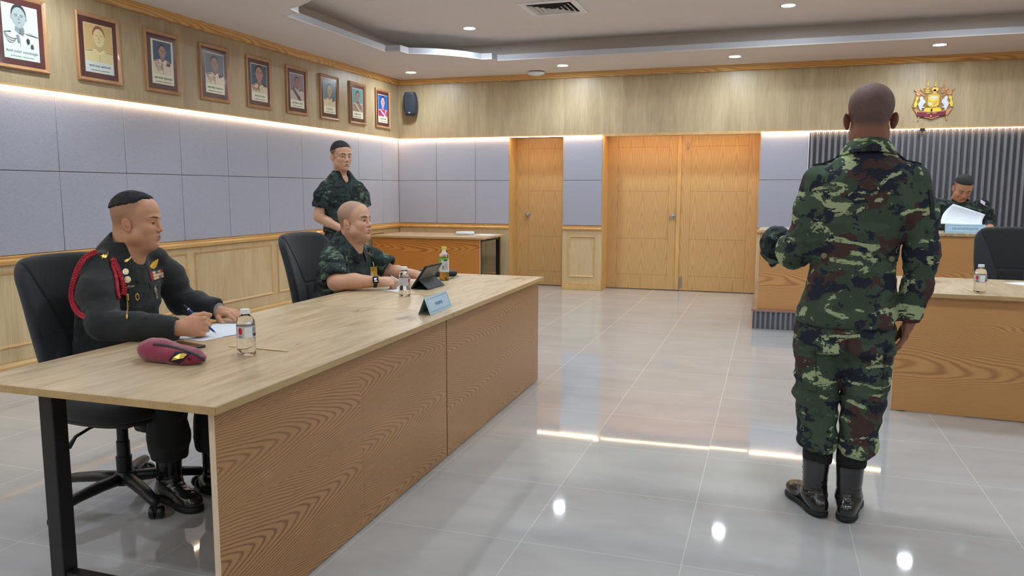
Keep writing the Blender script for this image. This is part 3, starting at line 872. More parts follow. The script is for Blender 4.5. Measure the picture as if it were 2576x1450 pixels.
    red = np.exp(-(((x - 0.075) / 0.03) ** 2 + ((ay - 0.036) / 0.022) ** 2 + ((z + 0.022) / 0.024) ** 2))
    C = blend(C, 0.22 * red, base * np.array([1.02, 0.74, 0.70]))
    ear = sstep(0.078, 0.086, ay / w) * (z < 0.04) * (z > -0.05); C = blend(C, 0.30 * ear, base * np.array([1.0, 0.66, 0.60]))
    lip = np.exp(-((ay / 0.022) ** 4)) * np.exp(-(((z + 0.0605) / (0.0105 * (1.02 - np.clip(ay / 0.026, 0, 0.8)))) ** 4)) * (x > 0.079)
    C = blend(C, 0.75 * lip, np.array(P.get('lip', base * np.array([0.74, 0.50, 0.50]))))
    inn = np.exp(-((ay / 0.021) ** 4)) * np.exp(-((z + 0.0606) / (0.0011 + mo)) ** 2) * (x > 0.075); C = blend(C, 0.65 * inn, lin(70, 34, 32))
    # brows
    bz = 0.0255 + 0.0045 * np.sin(np.clip((ay - 0.012) / 0.038, 0, 1) * PI * 0.8) + P.get('brow_dz', 0)
    bt = P.get('brow_t', 0.0036) * 1.15
    brow = (np.abs(z - bz) < bt * (1 - 0.6 * sstep(0.036, 0.057, ay))) * (ay > 0.012) * (ay < 0.057) * (x > 0.03)
    brow = brow * (0.82 + 0.18 * vnoise(V * np.array([500, 500, 200]))); C = blend(C, 0.95 * brow * P.get('brow_a', 1.0), np.array(P.get('hair', lin(24, 20, 20))))
    # lash line along the lid edges
    lz = np.abs((z - 0.003 + P.get('eye_down', 0.0)) / (P.get('eye_open', 0.0042) + 0.0012)); lx = np.abs((ay - 0.0325) / 0.0155)
    el_ = lz ** 2 + lx ** 2
    lash = ((el_ < 1.25) * (x > 0.06) * (z > 0.0035 - P.get('eye_down', 0.0))); C = blend(C, 0.8 * lash, lin(35, 24, 22))
    lash2 = ((el_ < 1.15) * (x > 0.06) * (z <= 0.0035 - P.get('eye_down', 0.0))); C = blend(C, 0.35 * lash2, lin(70, 40, 36))
    nos = ((ay > 0.003) * (ay < 0.0105) * (z < -0.036) * (z > -0.043) * (x > 0.090) * (x < 0.102)); C = blend(C, 0.6 * nos, lin(45, 22, 20))
    # cropped scalp: hairline with soft fade to the skin at the sides
    def hairline(V, dz=0.0):
        x, y, z = V.T; ay = np.abs(y)
        front = 0.083 - 0.10 * np.clip(x - 0.045, 0, 1) * 0 + P.get('front_dz', 0)
        t = sstep(-0.09, 0.075, x)                                           # back -> front
        side = P.get('nape', -0.055) * (1 - t) + 0.052 * t
        temple = np.clip((x - 0.02) / 0.05, 0, 1)
        line = side * (1 - temple) + front * temple
        return line + dz
    f = P.get('fade', 0.03); L = hairline(V)
    st = sstep(-0.004, f, z - L) * (1 - 0.0 * ay)
    st *= 1 - ear * 0.9
    st *= 0.82 + 0.36 * (fbm(V * 120, 2) - 0.5)
    stb = np.clip(st * P.get('stubble', 0.75), 0, 1); C = blend(C, stb, np.array(P.get('stub_col', lin(62, 54, 54))))
    if P.get('beard', 0): 
        bd = np.exp(-(((z + 0.068) / 0.030) ** 2)) * (x > 0.02) * (1 - lip); C = blend(C, P['beard'] * bd, base * 0.62)
    if P.get('tee') is not None: pass
    hair = None
    if P.get('top_hair'):
        T = P['top_hair']; H = SDF((-0.125, -0.10, -0.02), (0.12, 0.10, 0.165), 0.0023)
        g = T['g']
        H.el((-0.014, 0, 0.045), (0.098 + g, 0.0775 * w + g, 0.089 + g), 0.02)
        H.el((-0.026, 0, 0.062), (0.078 + g, 0.0735 * w + g, 0.069 + g), 0.02)
        H.el((0.035, 0, 0.050), (0.052 + g, 0.060 * w + g, 0.060 + g), 0.03)
        w_ = H._win(H.lo, H.lo + H.h * H.n); sl, X, Y, Z = w_
        cut = T['z0'] + T.get('slope', 0.0) * X + T.get('side', 0.0) * np.abs(Y)
        cut = cut + (0.0022 * np.sin(X * 520 + np.abs(Y) * 130) + 0.0022 * np.sin(X * 210 + 1.3)) * T.get('ragged', 0.7)
        H.D[:] = np.maximum(H.D, (cut - Z) * 0.85)
        if 'x1' in T:
            fx = T['x1'] - T.get('recede', 0) * np.abs(np.abs(Y) - T.get('rc', 0.045)) * 0 - T.get('recede', 0) * np.clip(np.abs(Y) - 0.02, 0, 1) + 0 * Z
            H.D[:] = np.maximum(H.D, (X - fx + 0.3 * (Z - 0.12)) * 0.85)
        hv, hq = H.mesh()
        n_ = normals(hv, hq); st_ = T.get('dir', (30, 220, 60)); hv = hv + n_ * ((fbm(hv * np.array(st_), 3) - 0.5) * T.get('amp', 0.006))[:, None]
        hair = (hv, hq)
    # eyeballs
    eyes = []
    for sg in (-1, 1):
        mb = MB().ell((0, 0, 0), (0.0118, 0.0118, 0.0118), 28, 20)
        ev = np.array(mb.v); eq = np.array([f_ for f_ in mb.f])
        g = np.array(P.get('gaze', (1, 0, 0)), float); g /= np.linalg.norm(g)
        cth = ev @ g / 0.0118
        ec = np.tile(lin(215, 205, 198), (len(ev), 1)); ec = blend(ec, (cth > 0.86) * 1.0, lin(52, 32, 24)); ec = blend(ec, (cth > 0.965) * 1.0, lin(10, 8, 8))
        ev = ev * np.array([1.0, 1.15, 1.0]) + np.array([0.0715, sg * 0.0325, 0.0028])
        eyes.append((ev, eq, ec))
    return V, Q, np.concatenate([C, stb[:, None]], 1), hair, eyes

# ---------------------------------------------------------------- hand + forearm, built in place
def hand(S, wrist, dirv, back, side, curls, thumb=(0.6, 0.4), spread=0.10, sc_=1.0, grip_r=None):
    """dirv: along the hand, back: out of the back of the hand, side +1 thumb on the left when looking along dirv with back up"""
    d = np.array(dirv, float); d /= np.linalg.norm(d); b = np.array(back, float); b -= d * (b @ d); b /= np.linalg.norm(b)
    t = np.cross(b, d) * side        # towards the thumb
    W = np.array(wrist, float); k = sc_
    Mx = np.stack([d, t, b], 1)
    S.el(W + d * 0.048 * k + t * 0.002, (0.050 * k, 0.038 * k, 0.0165 * k), 0.012, M=Mx)
    S.el(W + d * 0.030 * k + t * 0.020 * k - b * 0.008 * k, (0.034 * k, 0.017 * k, 0.015 * k), 0.012, M=Mx)
    S.rc(W - d * 0.02, W + d * 0.03 * k, 0.026 * k, 0.027 * k, 0.015, squash=(b, 1.30))
    offs = (0.029, 0.0095, -0.0100, -0.0275); Ls = ((0.040, 0.026, 0.021), (0.045, 0.029, 0.022), (0.041, 0.027, 0.021), (0.031, 0.021, 0.019)); rr = (0.0093, 0.0096, 0.0091, 0.0080)
    mcx = (0.084, 0.089, 0.085, 0.076)
    for i in range(4):
        S.el(W + d * mcx[i] * 0.97 * k + t * offs[i] * k + b * 0.004 * k, (0.012 * k, 0.0095 * k, 0.0098 * k), 0.008, M=Mx)
        p = W + d * mcx[i] * k + t * offs[i] * k; a = 0.0; c = curls[i] if isinstance(curls[0], (tuple, list)) else curls
        pts = [p - d * 0.02 * k, p]; rs = [rr[i] * k, rr[i] * 1.03 * k]
        sp = spread * (1.5 - i) * 0.5
        for j in range(3):
            a += c[j]
            dd = (d * math.cos(sp) + t * math.sin(sp)) * math.cos(a) - b * math.sin(a)
            p = p + dd * Ls[i][j] * k; pts.append(p); rs.append(rr[i] * k * (0.97 - 0.09 * j))
        S.chain(pts, rs, 0.0035)
    # thumb
    tb = W + d * 0.022 * k + t * 0.026 * k - b * 0.008 * k
    o, cl = thumb
    d1 = d * math.cos(o) + t * math.sin(o) - b * 0.25; d1 /= np.linalg.norm(d1)
    d2 = d * math.cos(o - cl) + t * math.sin(o - cl) - b * (0.25 + 0.3 * cl); d2 /= np.linalg.norm(d2)
    d3 = d * math.cos(o - 1.7 * cl) + t * math.sin(o - 1.7 * cl) - b * (0.25 + 0.5 * cl); d3 /= np.linalg.norm(d3)
    p1 = tb + d1 * 0.038 * k; p2 = p1 + d2 * 0.032 * k; p3 = p2 + d3 * 0.024 * k
    S.chain([tb, p1, p2, p3], [0.0145 * k, 0.0118 * k, 0.0108 * k, 0.0088 * k], 0.007)
    return dict(d=d, b=b, t=t, W=W)

def skin_tint(V, base, amt=0.10):
    C = np.tile(np.array(base), (len(V), 1)); return C * (1 - amt / 2 + amt * fbm(V * 45, 3))[:, None]

def skin_mat():
    t = NT('skin'); a = t.n('VertexColor', layer_name='Col'); co = t.coord()
    t.color(a.outputs[0])
    f = t.noise(co, 420, 2, 0.6); t.bump(f, 0.12, 0.0006)
    m = t.set(0.48, spec=0.42, sss=0.12)
    t.l(t.math('ADD', t.math('MULTIPLY', a.outputs[1], 0.35), 0.47), t.b.inputs['Roughness'])
    t.b.inputs['Subsurface Radius'].default_value = (0.012, 0.005, 0.003)
    t.b.inputs['Subsurface Scale'].default_value = 0.6
    return m
M['skin'] = skin_mat()
def eye_mat():
    t = NT('eye'); a = t.n('VertexColor', layer_name='Col'); t.color(a.outputs[0]); return t.set(0.12, spec=0.6)
M['eye'] = eye_mat()
def hair_mat():
    t = NT('black_hair'); f = t.noise(t.map(t.coord(), (1, 1, 0.4)), 260, 3, 0.7); t.color(t.ramp(f, [(0.3, srgb(14, 13, 15)), (0.7, srgb(40, 38, 42))])); t.bump(f, 0.8, 0.003); return t.set(0.62, spec=0.3)
M['hair'] = hair_mat()

def camo(name, base, c_dark, c_brown, c_light, scale=(1, 1, 1), seed=0, light_t=0.60, s0=5.5, rough=0.85, light2=None, px=0.0045):
    t = NT(name); co = t.coord()
    m0 = t.map(co, scale, loc=(seed, seed * 1.7, seed * 0.6))
    warp = t.n('TexNoise'); t.l(m0, warp.inputs['Vector']); warp.inputs['Scale'].default_value = 22; warp.inputs['Detail'].default_value = 3
    wv = t.n('VectorMath', operation='MULTIPLY_ADD'); t.l(warp.outputs[1], wv.inputs[0]); wv.inputs[1].default_value = (0.05, 0.05, 0.05); t.l(m0, wv.inputs[2])
    v = wv.outputs[0]
    nb = t.noise(v, s0, 2.5, 0.55); nd = t.noise(t.map(v, (1.1, 1.1, 1.3), loc=(5, 2, 9)), s0 * 1.35, 3, 0.6)
    ng = t.noise(t.map(v, (1, 1, 1.2), loc=(1, 8, 3)), s0 * 0.9, 3, 0.55)
    snap = t.n('VectorMath', operation='SNAP'); t.l(m0, snap.inputs[0]); snap.inputs[1].default_value = (px, px, px)
    lv = t.map(snap.outputs[0], (0.80, 0.80, 1.35), rot=(0, 0.25, 0), loc=(9, 4, 1))
    nl = t.noise(lv, s0 * 1.25, 4, 0.58, 0.8); fl = t.noise(lv, s0 * 15, 2, 0.6)
    nl = t.math('ADD', nl, t.math('MULTIPLY', t.math('SUBTRACT', fl, 0.5), 0.14))
    g2 = tuple(x * 1.25 for x in base[:3]) + (1,)
    c = t.mix(t.ramp(ng, [(0.0, (0, 0, 0)), (0.53, (1, 1, 1))], True), base, g2)
    c = t.mix(t.ramp(nb, [(0.0, (0, 0, 0)), (0.545, (1, 1, 1))], True), c, c_brown)
    c = t.mix(t.ramp(nd, [(0.0, (0, 0, 0)), (0.545, (1, 1, 1))], True), c, c_dark)
    c = t.mix(t.ramp(nl, [(0.0, (0, 0, 0)), (light_t, (1, 1, 1))], True), c, c_light)
    t.color(c)
    wvv = t.noise(co, 900, 1, 0.5); fold = t.noise(t.map(co, (1, 1, 1)), 14, 3, 0.5, 0.6)
    b1 = t.n('Bump'); t.l(fold, b1.inputs['Height']); b1.inputs['Strength'].default_value = 0.35; b1.inputs['Distance'].default_value = 0.012
    t.bump(wvv, 0.15, 0.0004, b1.outputs[0])
    return t.set(rough, spec=0.25)
# ================================================================ FURNITURE MATERIALS
def oak_top():
    t = NT('oak_laminate'); co = t.coord()
    f1 = t.noise(t.map(co, (7, 0.7, 7)), 5, 5, 0.6, 0.5)
    f2 = t.noise(t.map(co, (2.2, 0.40, 2.2)), 3, 5, 0.62, 1.6)
    f3 = t.noise(t.map(co, (30, 1.6, 30)), 8, 3, 0.6)
    f = t.math('ADD', t.math('MULTIPLY', f1, 0.4), t.math('ADD', t.math('MULTIPLY', f2, 0.4), t.math('MULTIPLY', f3, 0.2)))
    kn = t.noise(t.map(co, (5.5, 2.2, 5.5), loc=(3, 1, 0)), 1.6, 3, 0.55, 0.8); kn = t.ramp(kn, [(0.66, (0, 0, 0)), (0.78, (1, 1, 1))])
    f = t.math('SUBTRACT', f, t.math('MULTIPLY', kn, 0.22))
    t.color(t.ramp(f, [(0.33, srgb(138, 110, 82)), (0.42, srgb(174, 147, 114)), (0.52, srgb(194, 170, 138)), (0.64, srgb(207, 187, 157))]))
    return t.set(0.33, spec=0.45)
M['oak'] = oak_top()
M['oak_edge'] = veneer('oak_edge', srgb(202, 172, 124), srgb(160, 126, 80), 'y', 30, 'x', 0.9, 0.4)
M['oak_edge_x'] = veneer('oak_edge_x', srgb(202, 172, 124), srgb(160, 126, 80), 'x', 30, 'x', 0.9, 0.4)
M['walnut'] = cathedral('walnut_laminate', srgb(186, 138, 88), srgb(118, 79, 48), 'y', 'z', 0.27, 0.105, 1.5, 150, 0.33, 0.1, 0.10, 0.034, 0.42, 3.2, bp=1.45, sheet=0.87)
M['teak_x'] = cathedral('teak_laminate', srgb(210, 156, 100), srgb(164, 112, 66), 'x', 'z', 0.62, 0.045, 2.6, 150, 0.33, 0.1, 0.02, 0.045, 0.42, 2.2)
M['teak_orange'] = cathedral('orange_teak_laminate', srgb(208, 138, 62), srgb(158, 92, 32), 'x', 'z', 0.55, 0.045, 2.6, 150, 0.33, 0.1, 0.22, 0.045, 0.42, 2.2)
M['pale_edge'] = plain('pale_edging', srgb(222, 196, 168), 0.5)

def beam(parent, name, a, b, w, m):
    a, b = Vector(a), Vector(b); d = (b - a); L = d.length; d.normalize()
    u = d.cross(Vector((0, 0, 1)));
    if u.length < 0.01: u = Vector((1, 0, 0))
    u.normalize(); v = d.cross(u)
    return MB().obox((a + b) / 2, d * L / 2, u * w / 2, v * w / 2).build(name, m, parent, bevel=0.003)

# ---- the long table of two units on the left, front panels to the right
def left_table(y0, y1, label, xf=(-1.43, -1.455), split=0.5):
    t = empty('conference_table', (-1.9, (y0 + y1) / 2, 0)); cy = (y0 + y1) / 2; cx_ = -1.9
    tag(t, label, 'table', 'tables put end to end on the left')
    xb = -2.375
    poly = [(xf[0] - cx_, y0 - cy + 0.0), (xf[1] - cx_, y1 - cy), (xb - cx_, y1 - cy + 0.0), (xb - cx_, y0 - cy)]
    top = MB().prism(poly, lambda p, s: (p[0], p[1], 0.735 if s else 0.711)).build('tabletop', M['oak'], t, bevel=0.0015, seg=1)
    ed = MB(); e = 0.0012
    for (p, q) in ((0, 1), (1, 2), (2, 3), (3, 0)):
        a, b = Vector((*poly[p], 0)), Vector((*poly[q], 0)); d = (b - a).normalized(); n_ = Vector((d[1], -d[0], 0))
        ed.obox((a + b) / 2 + n_ * e / 2 + Vector((0, 0, 0.7229)), (b - a) / 2, n_ * e, Vector((0, 0, 0.0112)))
    ed.build('edge_banding', M['oak_edge'], t)
    ya, yb = y0 - cy + (0.035 if y0 < 2 else 0.0), y1 - cy - 0.004
    n = 2
    for k in range(n):
        a = ya + (yb - ya) * k / n; b = ya + (yb - ya) * (k + 1) / n
        f = lambda y: xf[0] - cx_ - 0.035 + (xf[1] - xf[0]) * (y + cy - y0) / (y1 - y0)
        mb = MB(); mb.prism([(f(a) , a), (f(b), b), (f(b) - 0.016, b), (f(a) - 0.016, a)], lambda p, s: (p[0], p[1], 0.7105 if s else 0.006))
        mb.build('front_panel', M['walnut'], t, bevel=0.0008, seg=1)
    if y0 < 2: MB().box(f(ya) - 0.017, f(ya) + 0.001, ya - 0.0025, ya + 0.001, 0.006, 0.7105).build('panel_edge', M['pale_edge'], t)
    for yy in ((y0 - cy + 0.085,) if y0 < 2 else ()) + (y1 - cy - 0.06,):
        for xx in (-2.115,):
            MB().box(xx - cx_ - 0.027, xx - cx_ + 0.027, yy - 0.027, yy + 0.027, 0.0, 0.711).build('leg', M['black'], t, bevel=0.003)
        MB().box(-2.09 - cx_, -1.54 - cx_, yy - 0.02, yy + 0.02, 0.075, 0.115).build('foot_rail', M['black'], t, bevel=0.003)
        if yy > 0: MB().box(-2.09 - cx_, -1.54 - cx_, yy - 0.02, yy + 0.02, 0.672, 0.711).build('top_rail', M['black'], t, bevel=0.003)
    return t
left_table(1.735, 3.497, 'near table of the long left row, set with a maroon beret and a water bottle')
left_table(3.503, 5.19, 'far table of the long left row, set with a tablet and a blue name card', (-1.455, -1.478))

# ---- table against the corner
def box_table(name, label, loc, rz, x0, x1, y0, y1, top, zt=0.735, legs=True, front=True, group=None, bottom=0.006, panel_in=(0.04, 0.04), edge=None, ovh=0.04, front_mat='teak_x'):
    t = empty(name, loc, rz); tag(t, label, 'table', group)
    MB().box(x0, x1, y0, y1, zt - 0.025, zt).build('tabletop', top, t, bevel=0.0015, seg=1)
    MB().box(x0, x1, y0 - 0.0012, y0, zt - 0.024, zt - 0.001).build('edge_banding', M['oak_edge_x'], t)
    MB().box(x0 + panel_in[0], x1 - panel_in[1], y0 + ovh, y0 + ovh + 0.016, bottom, zt - 0.025).build('front_panel', M[front_mat], t, bevel=0.001, seg=1)
    for xx in (x0 + panel_in[0] - 0.002, x1 - panel_in[1]):
        MB().box(xx, xx + 0.002, y0 + ovh - 0.001, y0 + ovh + 0.017, bottom, zt - 0.025).build('panel_edge', M['pale_edge'], t)
    if legs:
        for xx in (x0 + 0.07, x1 - 0.09):
            for yy in (y0 + ovh + 0.06, y1 - 0.06):
                MB().box(xx - 0.025, xx + 0.025, yy - 0.025, yy + 0.025, 0, zt - 0.025).build('leg', M['black'], t, bevel=0.003)
            MB().box(xx - 0.02, xx + 0.02, y0 + ovh + 0.06, y1 - 0.06, zt - 0.065, zt - 0.026).build('top_rail', M['black'], t, bevel=0.003)
    return t
M['oak_x'] = M['oak']
box_table('side_table', 'wooden side table in the room corner with papers on top', (0, 0, 0), 0, -5.02, -3.42, 9.23, 10.12, M['oak'], 0.735, panel_in=(0.03, 0.06), front_mat='teak_orange')
box_table('conference_table', 'wooden table at the right with one water bottle and paper on it', (0.73, 5.10, 0), math.radians(-3.6), 0.0, 2.2, 0.0, 0.98, M['oak'], 0.735, panel_in=(0.012, 0.04))
# head desk on the dais: a long fixed desk
hd = empty('head_desk', (-0.09, 7.9, 0.19)); tag(hd, 'long raised wooden desk on the dais behind which a soldier reads', 'desk')
MB().box(-0.01, 4.4, -0.02, 0.62, 0.738, 0.765).build('desktop', M['oak'], hd, bevel=0.002)
MB().box(0.0, 4.38, 0.0, 0.018, 0, 0.738).build('front_panel', M['teak_x'], hd, bevel=0.001)
MB().box(-0.002, 0.0, -0.001, 0.6, 0, 0.738).build('side_panel', M['pale_edge'], hd)
MB().box(0.0, 0.018, 0.018, 0.6, 0, 0.738).build('side_board', M['teak_x'], hd)

# ---- office chairs
def chair_cloth(name, c, s=260):
    t = NT(name); f = t.noise(t.coord(), s, 2, 0.6)
    t.color(t.ramp(f, [(0.35, tuple(x * 0.8 for x in c[:3])), (0.65, tuple(min(1, x * 1.2) for x in c[:3]))]))
    t.bump(f, 0.2, 0.001)
    return t.set(0.85, sheen=0.15)
M['mesh_black'] = chair_cloth('black_chair_fabric', srgb(22, 23, 27))
M['mesh_char'] = chair_cloth('charcoal_chair_fabric', srgb(38, 40, 47))
M['seam'] = plain('seam_thread', srgb(18, 18, 21), 0.8)

def shell(mb, fn, nu, nv, th, mi=0):
    """closed slab: fn(u,v)->(point, normal) u,v in 0..1"""
    F = []; B = []
    for j in range(nv + 1):
        for i in range(nu + 1):
            p, n = fn(i / nu, j / nv); F.append(p + n * th / 2); B.append(p - n * th / 2)
    N = len(F); idx = lambda i, j: j * (nu + 1) + i
    fs = []
    for j in range(nv):
        for i in range(nu):
            a, b, c, d = idx(i, j), idx(i + 1, j), idx(i + 1, j + 1), idx(i, j + 1)
            fs.append((a, b, c, d)); fs.append((N + a, N + d, N + c, N + b))
    for i in range(nu):
        fs.append((idx(i, 0), N + idx(i, 0), N + idx(i + 1, 0), idx(i + 1, 0)))
        fs.append((idx(i, nv), idx(i + 1, nv), N + idx(i + 1, nv), N + idx(i, nv)))
    for j in range(nv):
        fs.append((idx(0, j), idx(0, j + 1), N + idx(0, j + 1), N + idx(0, j)))
        fs.append((idx(nu, j), N + idx(nu, j), N + idx(nu, j + 1), idx(nu, j + 1)))
    mb.add([tuple(v) for v in F + B], fs, mi)

def back_slab(extra=0.0, region=None, h=0.0075):
    """padded curved backrest: a rounded slab bent around the sitter's back"""
    S = SDF((-0.42, -0.30, 0.46), (-0.10, 0.30, 1.10), h)
    X = S.ax[0][:, None, None]; Y = S.ax[1][None, :, None]; Z = S.ax[2][None, None, :]
    t = (Z - 0.50) / 0.56
    half = 0.185 + 0.062 * np.sin(np.clip(t / 0.62, 0, 1) * PI / 2)
    crown = 1.055 - 0.25 * Y * Y
    xc = -0.205 - 0.115 * t + 0.030 * np.sin(np.clip(t, 0, 1) * PI) + 0.85 * Y * Y
    R = 0.085
    cz = (crown + 0.50) / 2; hz = (crown - 0.50) / 2
    qy = np.abs(Y) - half + R; qz = np.abs(Z - cz) - hz + R
    d2 = np.sqrt(np.maximum(qy, 0) ** 2 + np.maximum(qz, 0) ** 2) + np.minimum(np.maximum(qy, qz), 0) - R
    dx = np.abs(X - xc) - 0.030
    r = 0.024
    ax, bx = dx + r, d2 + r
    d = np.sqrt(np.maximum(ax, 0) ** 2 + np.maximum(bx, 0) ** 2) + np.minimum(np.maximum(ax, bx), 0) - r
    if region is not None:
        s_ = np.abs(Y) / half
        d = np.maximum(d - extra, region(s_ * half, t, half))
        d = np.maximum(d, (xc - 0.0) - X)
    S.D[:] = d
    return S.mesh()
def simple_mesh(name, VQ, mat, parent):
    o = skin_object(name, [(VQ[0], VQ[1], 0, None)], [mat], parent); o.data.color_attributes.remove(o.data.color_attributes['Col']); return o
def make_chair(label, group):
    c = empty('office_chair'); tag(c, label, 'chair', group)
    bk = simple_mesh('backrest', back_slab(), M['mesh_char'], c)
    simple_mesh('upper_pad', back_slab(0.0035, lambda y, t, hf: np.maximum(y - (0.098 + 0.125 * np.clip((t - 0.43) / 0.57, 0, 1) ** 1.15), 0.436 - t) * 0.8, 0.006), M['mesh_black'], bk)
    simple_mesh('lower_pad', back_slab(0.0035, lambda y, t, hf: np.maximum(y - (0.070 + 0.04 * t), np.maximum(t - 0.418, 0.05 - t)) * 0.8, 0.006), M['mesh_black'], bk)
    simple_mesh('seam', back_slab(0.0015, lambda y, t, hf: np.abs(t - 0.427) * 0.56 - 0.0028, 0.005), M['seam'], bk)
    # seat
    mb = MB(); vs = []; rings = []
    def se(r, z, n=28):
        out = []
        for q in range(n):
            a = 2 * PI * q / n; ca, sa = math.cos(a), math.sin(a)
            out.append((0.03 + 0.245 * r * math.copysign(abs(ca) ** 0.6, ca), 0.245 * r * math.copysign(abs(sa) ** 0.6, sa), z))
        return out
    prof = [(0.90, 0.405), (1.0, 0.42), (1.02, 0.445), (0.99, 0.475), (0.90, 0.49), (0.6, 0.494), (0.2, 0.49)]
    for r, z in prof: rings += se(r, z)
    n = 28; fs = [(j * n + i, j * n + (i + 1) % n, (j + 1) * n + (i + 1) % n, (j + 1) * n + i) for j in range(len(prof) - 1) for i in range(n)]
    fs += [tuple(range(n - 1, -1, -1)), tuple(range((len(prof) - 1) * n, len(prof) * n))]
    mb.add(rings, fs); mb.build('seat', M['mesh_black'], c, smooth=True)
    mb = MB(); rings = []
    prof = [(0.80, 0.385), (0.93, 0.395), (0.94, 0.412)]
    for r, z in prof: rings += se(r, z)
    fs = [(j * n + i, j * n + (i + 1) % n, (j + 1) * n + (i + 1) % n, (j + 1) * n + i) for j in range(2) for i in range(n)] + [tuple(range(n - 1, -1, -1)), tuple(range(2 * n, 3 * n))]
    mb.add(rings, fs); mb.build('seat_pan', M['black'], c, smooth=True)
    # back support arm
    MB().tube([(-0.10, 0, 0.385), (-0.2, 0, 0.375), (-0.29, 0, 0.40), (-0.315, 0, 0.47), (-0.30, 0, 0.62), (-0.30, 0, 0.72)], [0.035, 0.04, 0.04, 0.035, 0.035, 0.03], 12, flat=0.6).build('back_support', M['black'], c, smooth=True)
    MB().box(-0.11, 0.09, -0.06, 0.06, 0.335, 0.388).build('tilt_mechanism', M['black'], c, bevel=0.014, seg=3)
    MB().lathe([(0.022, 0), (0.03, 0.01), (0.032, 0.05), (0.026, 0.07)], 18, (0.09, 0.0, 0.345), 'x').build('tension_knob', M['black'], c, auto=40)
    MB().tube([(-0.02, -0.05, 0.36), (-0.02, -0.14, 0.355), (-0.03, -0.20, 0.335), (-0.03, -0.235, 0.30)], [0.006, 0.006, 0.007, 0.011], 10).build('height_lever', M['black'], c, smooth=True)
    MB().lathe([(0.030, 0.09), (0.032, 0.19), (0.0325, 0.195), (0.027, 0.197), (0.027, 0.262), (0.023, 0.265), (0.023, 0.34)], 22).build('gas_column', M['black'], c, auto=30)
    b = MB().lathe([(0.030, 0.07), (0.045, 0.075), (0.048, 0.10), (0.040, 0.125), (0.034, 0.13)], 24).build('base_hub', M['black'], c, auto=40)
    for q in range(5):
        a = math.radians(-22 + 72 * q)
        d = Vector((math.cos(a), math.sin(a), 0))
        MB().tube([d * 0.02 + Vector((0, 0, 0.10)), d * 0.12 + Vector((0, 0, 0.098)), d * 0.22 + Vector((0, 0, 0.088)), d * 0.305 + Vector((0, 0, 0.074)), d * 0.318 + Vector((0, 0, 0.070))], [0.030, 0.028, 0.025, 0.023, 0.012], 12, flat=0.85).build('base_arm', M['black'], c, smooth=True)
        e = a + 0.9 + q
        cp = d * 0.305; w = Vector((math.cos(e), math.sin(e), 0)); f = Vector((-w[1], w[0], 0))
        cs = MB()
        for sgn in (-1, 1):
            o = cp + w * 0.016 * sgn + f * 0.012
            M3 = Matrix((w, f, Vector((0, 0, 1)))).transposed()
            ring = []
            m2 = MB().lathe([(0.012, -0.0095), (0.024, -0.0095), (0.026, -0.006), (0.026, 0.006), (0.024, 0.0095), (0.012, 0.0095)], 22, axis='x')
            cs.add([tuple(M3 @ Vector(p) + o + Vector((0, 0, 0.026))) for p in m2.v], m2.f)
        cs.tube([cp + Vector((0, 0, 0.03)), cp + Vector((0, 0, 0.074))], 0.008, 8)
        cs.tube([cp + f * 0.012 - w * 0.016 + Vector((0, 0, 0.026)), cp + f * 0.012 + w * 0.016 + Vector((0, 0, 0.026))], 0.006, 8)
        cs.build('caster', M['black'], c, auto=40)
    return c
ch_proto = make_chair('black swivel chair under the man in the dark uniform with red cord', 'black office swivel chairs')
ch_proto.location = (-2.595, 2.56, 0); ch_proto.rotation_euler = (0, 0, math.radians(-3))
def place_chair(x, y, rz, z, label):
    c = copy_tree(ch_proto); c.location = (x, y, z); c.rotation_euler = (0, 0, math.radians(rz)); c['label'] = label; return c
place_chair(-2.60, 4.36, -4, 0, 'black swivel chair under the man in green camouflage at the tablet')
place_chair(1.63, 8.86, -83, 0.19, 'black swivel chair on the dais behind the reading soldier')
place_chair(1.72, 6.62, -98, 0, 'empty black swivel chair behind the right table, in front of the dais')
# ================================================================ PEOPLE
from mathutils.bvhtree import BVHTree
CAM = Vector((0, 0, 1.33)); RWM = Matrix(RW)
def ray(u, v): return (RWM @ Vector((u - 1288, v - 725, 1968))).normalized()
class Surf:
    """a dressed surface that badges and pockets are laid on"""
    def __init__(s, V, Q): s.t = BVHTree.FromPolygons([tuple(v) for v in V], [tuple(int(i) for i in q) for q in Q]); s.ctr = V.mean(0)
    def at(s, u, v, hint=None):
        d = ray(u, v); p, n, i, L = s.t.ray_cast(CAM, d)
        if p is None:
            # nearest point of the surface to the sight line
            best = None
            for k in range(60):
                q = CAM + d * (1.5 + k * 0.14); r = s.t.find_nearest(q)
                if r[0] is not None and (best is None or r[3] < best[3]): best = r
            p, n = best[0], best[1]
        if n.dot(d) > 0: n = -n
        return p, n
    def near(s, P):
        r = s.t.find_nearest(Vector(P)); return r[0], r[1]
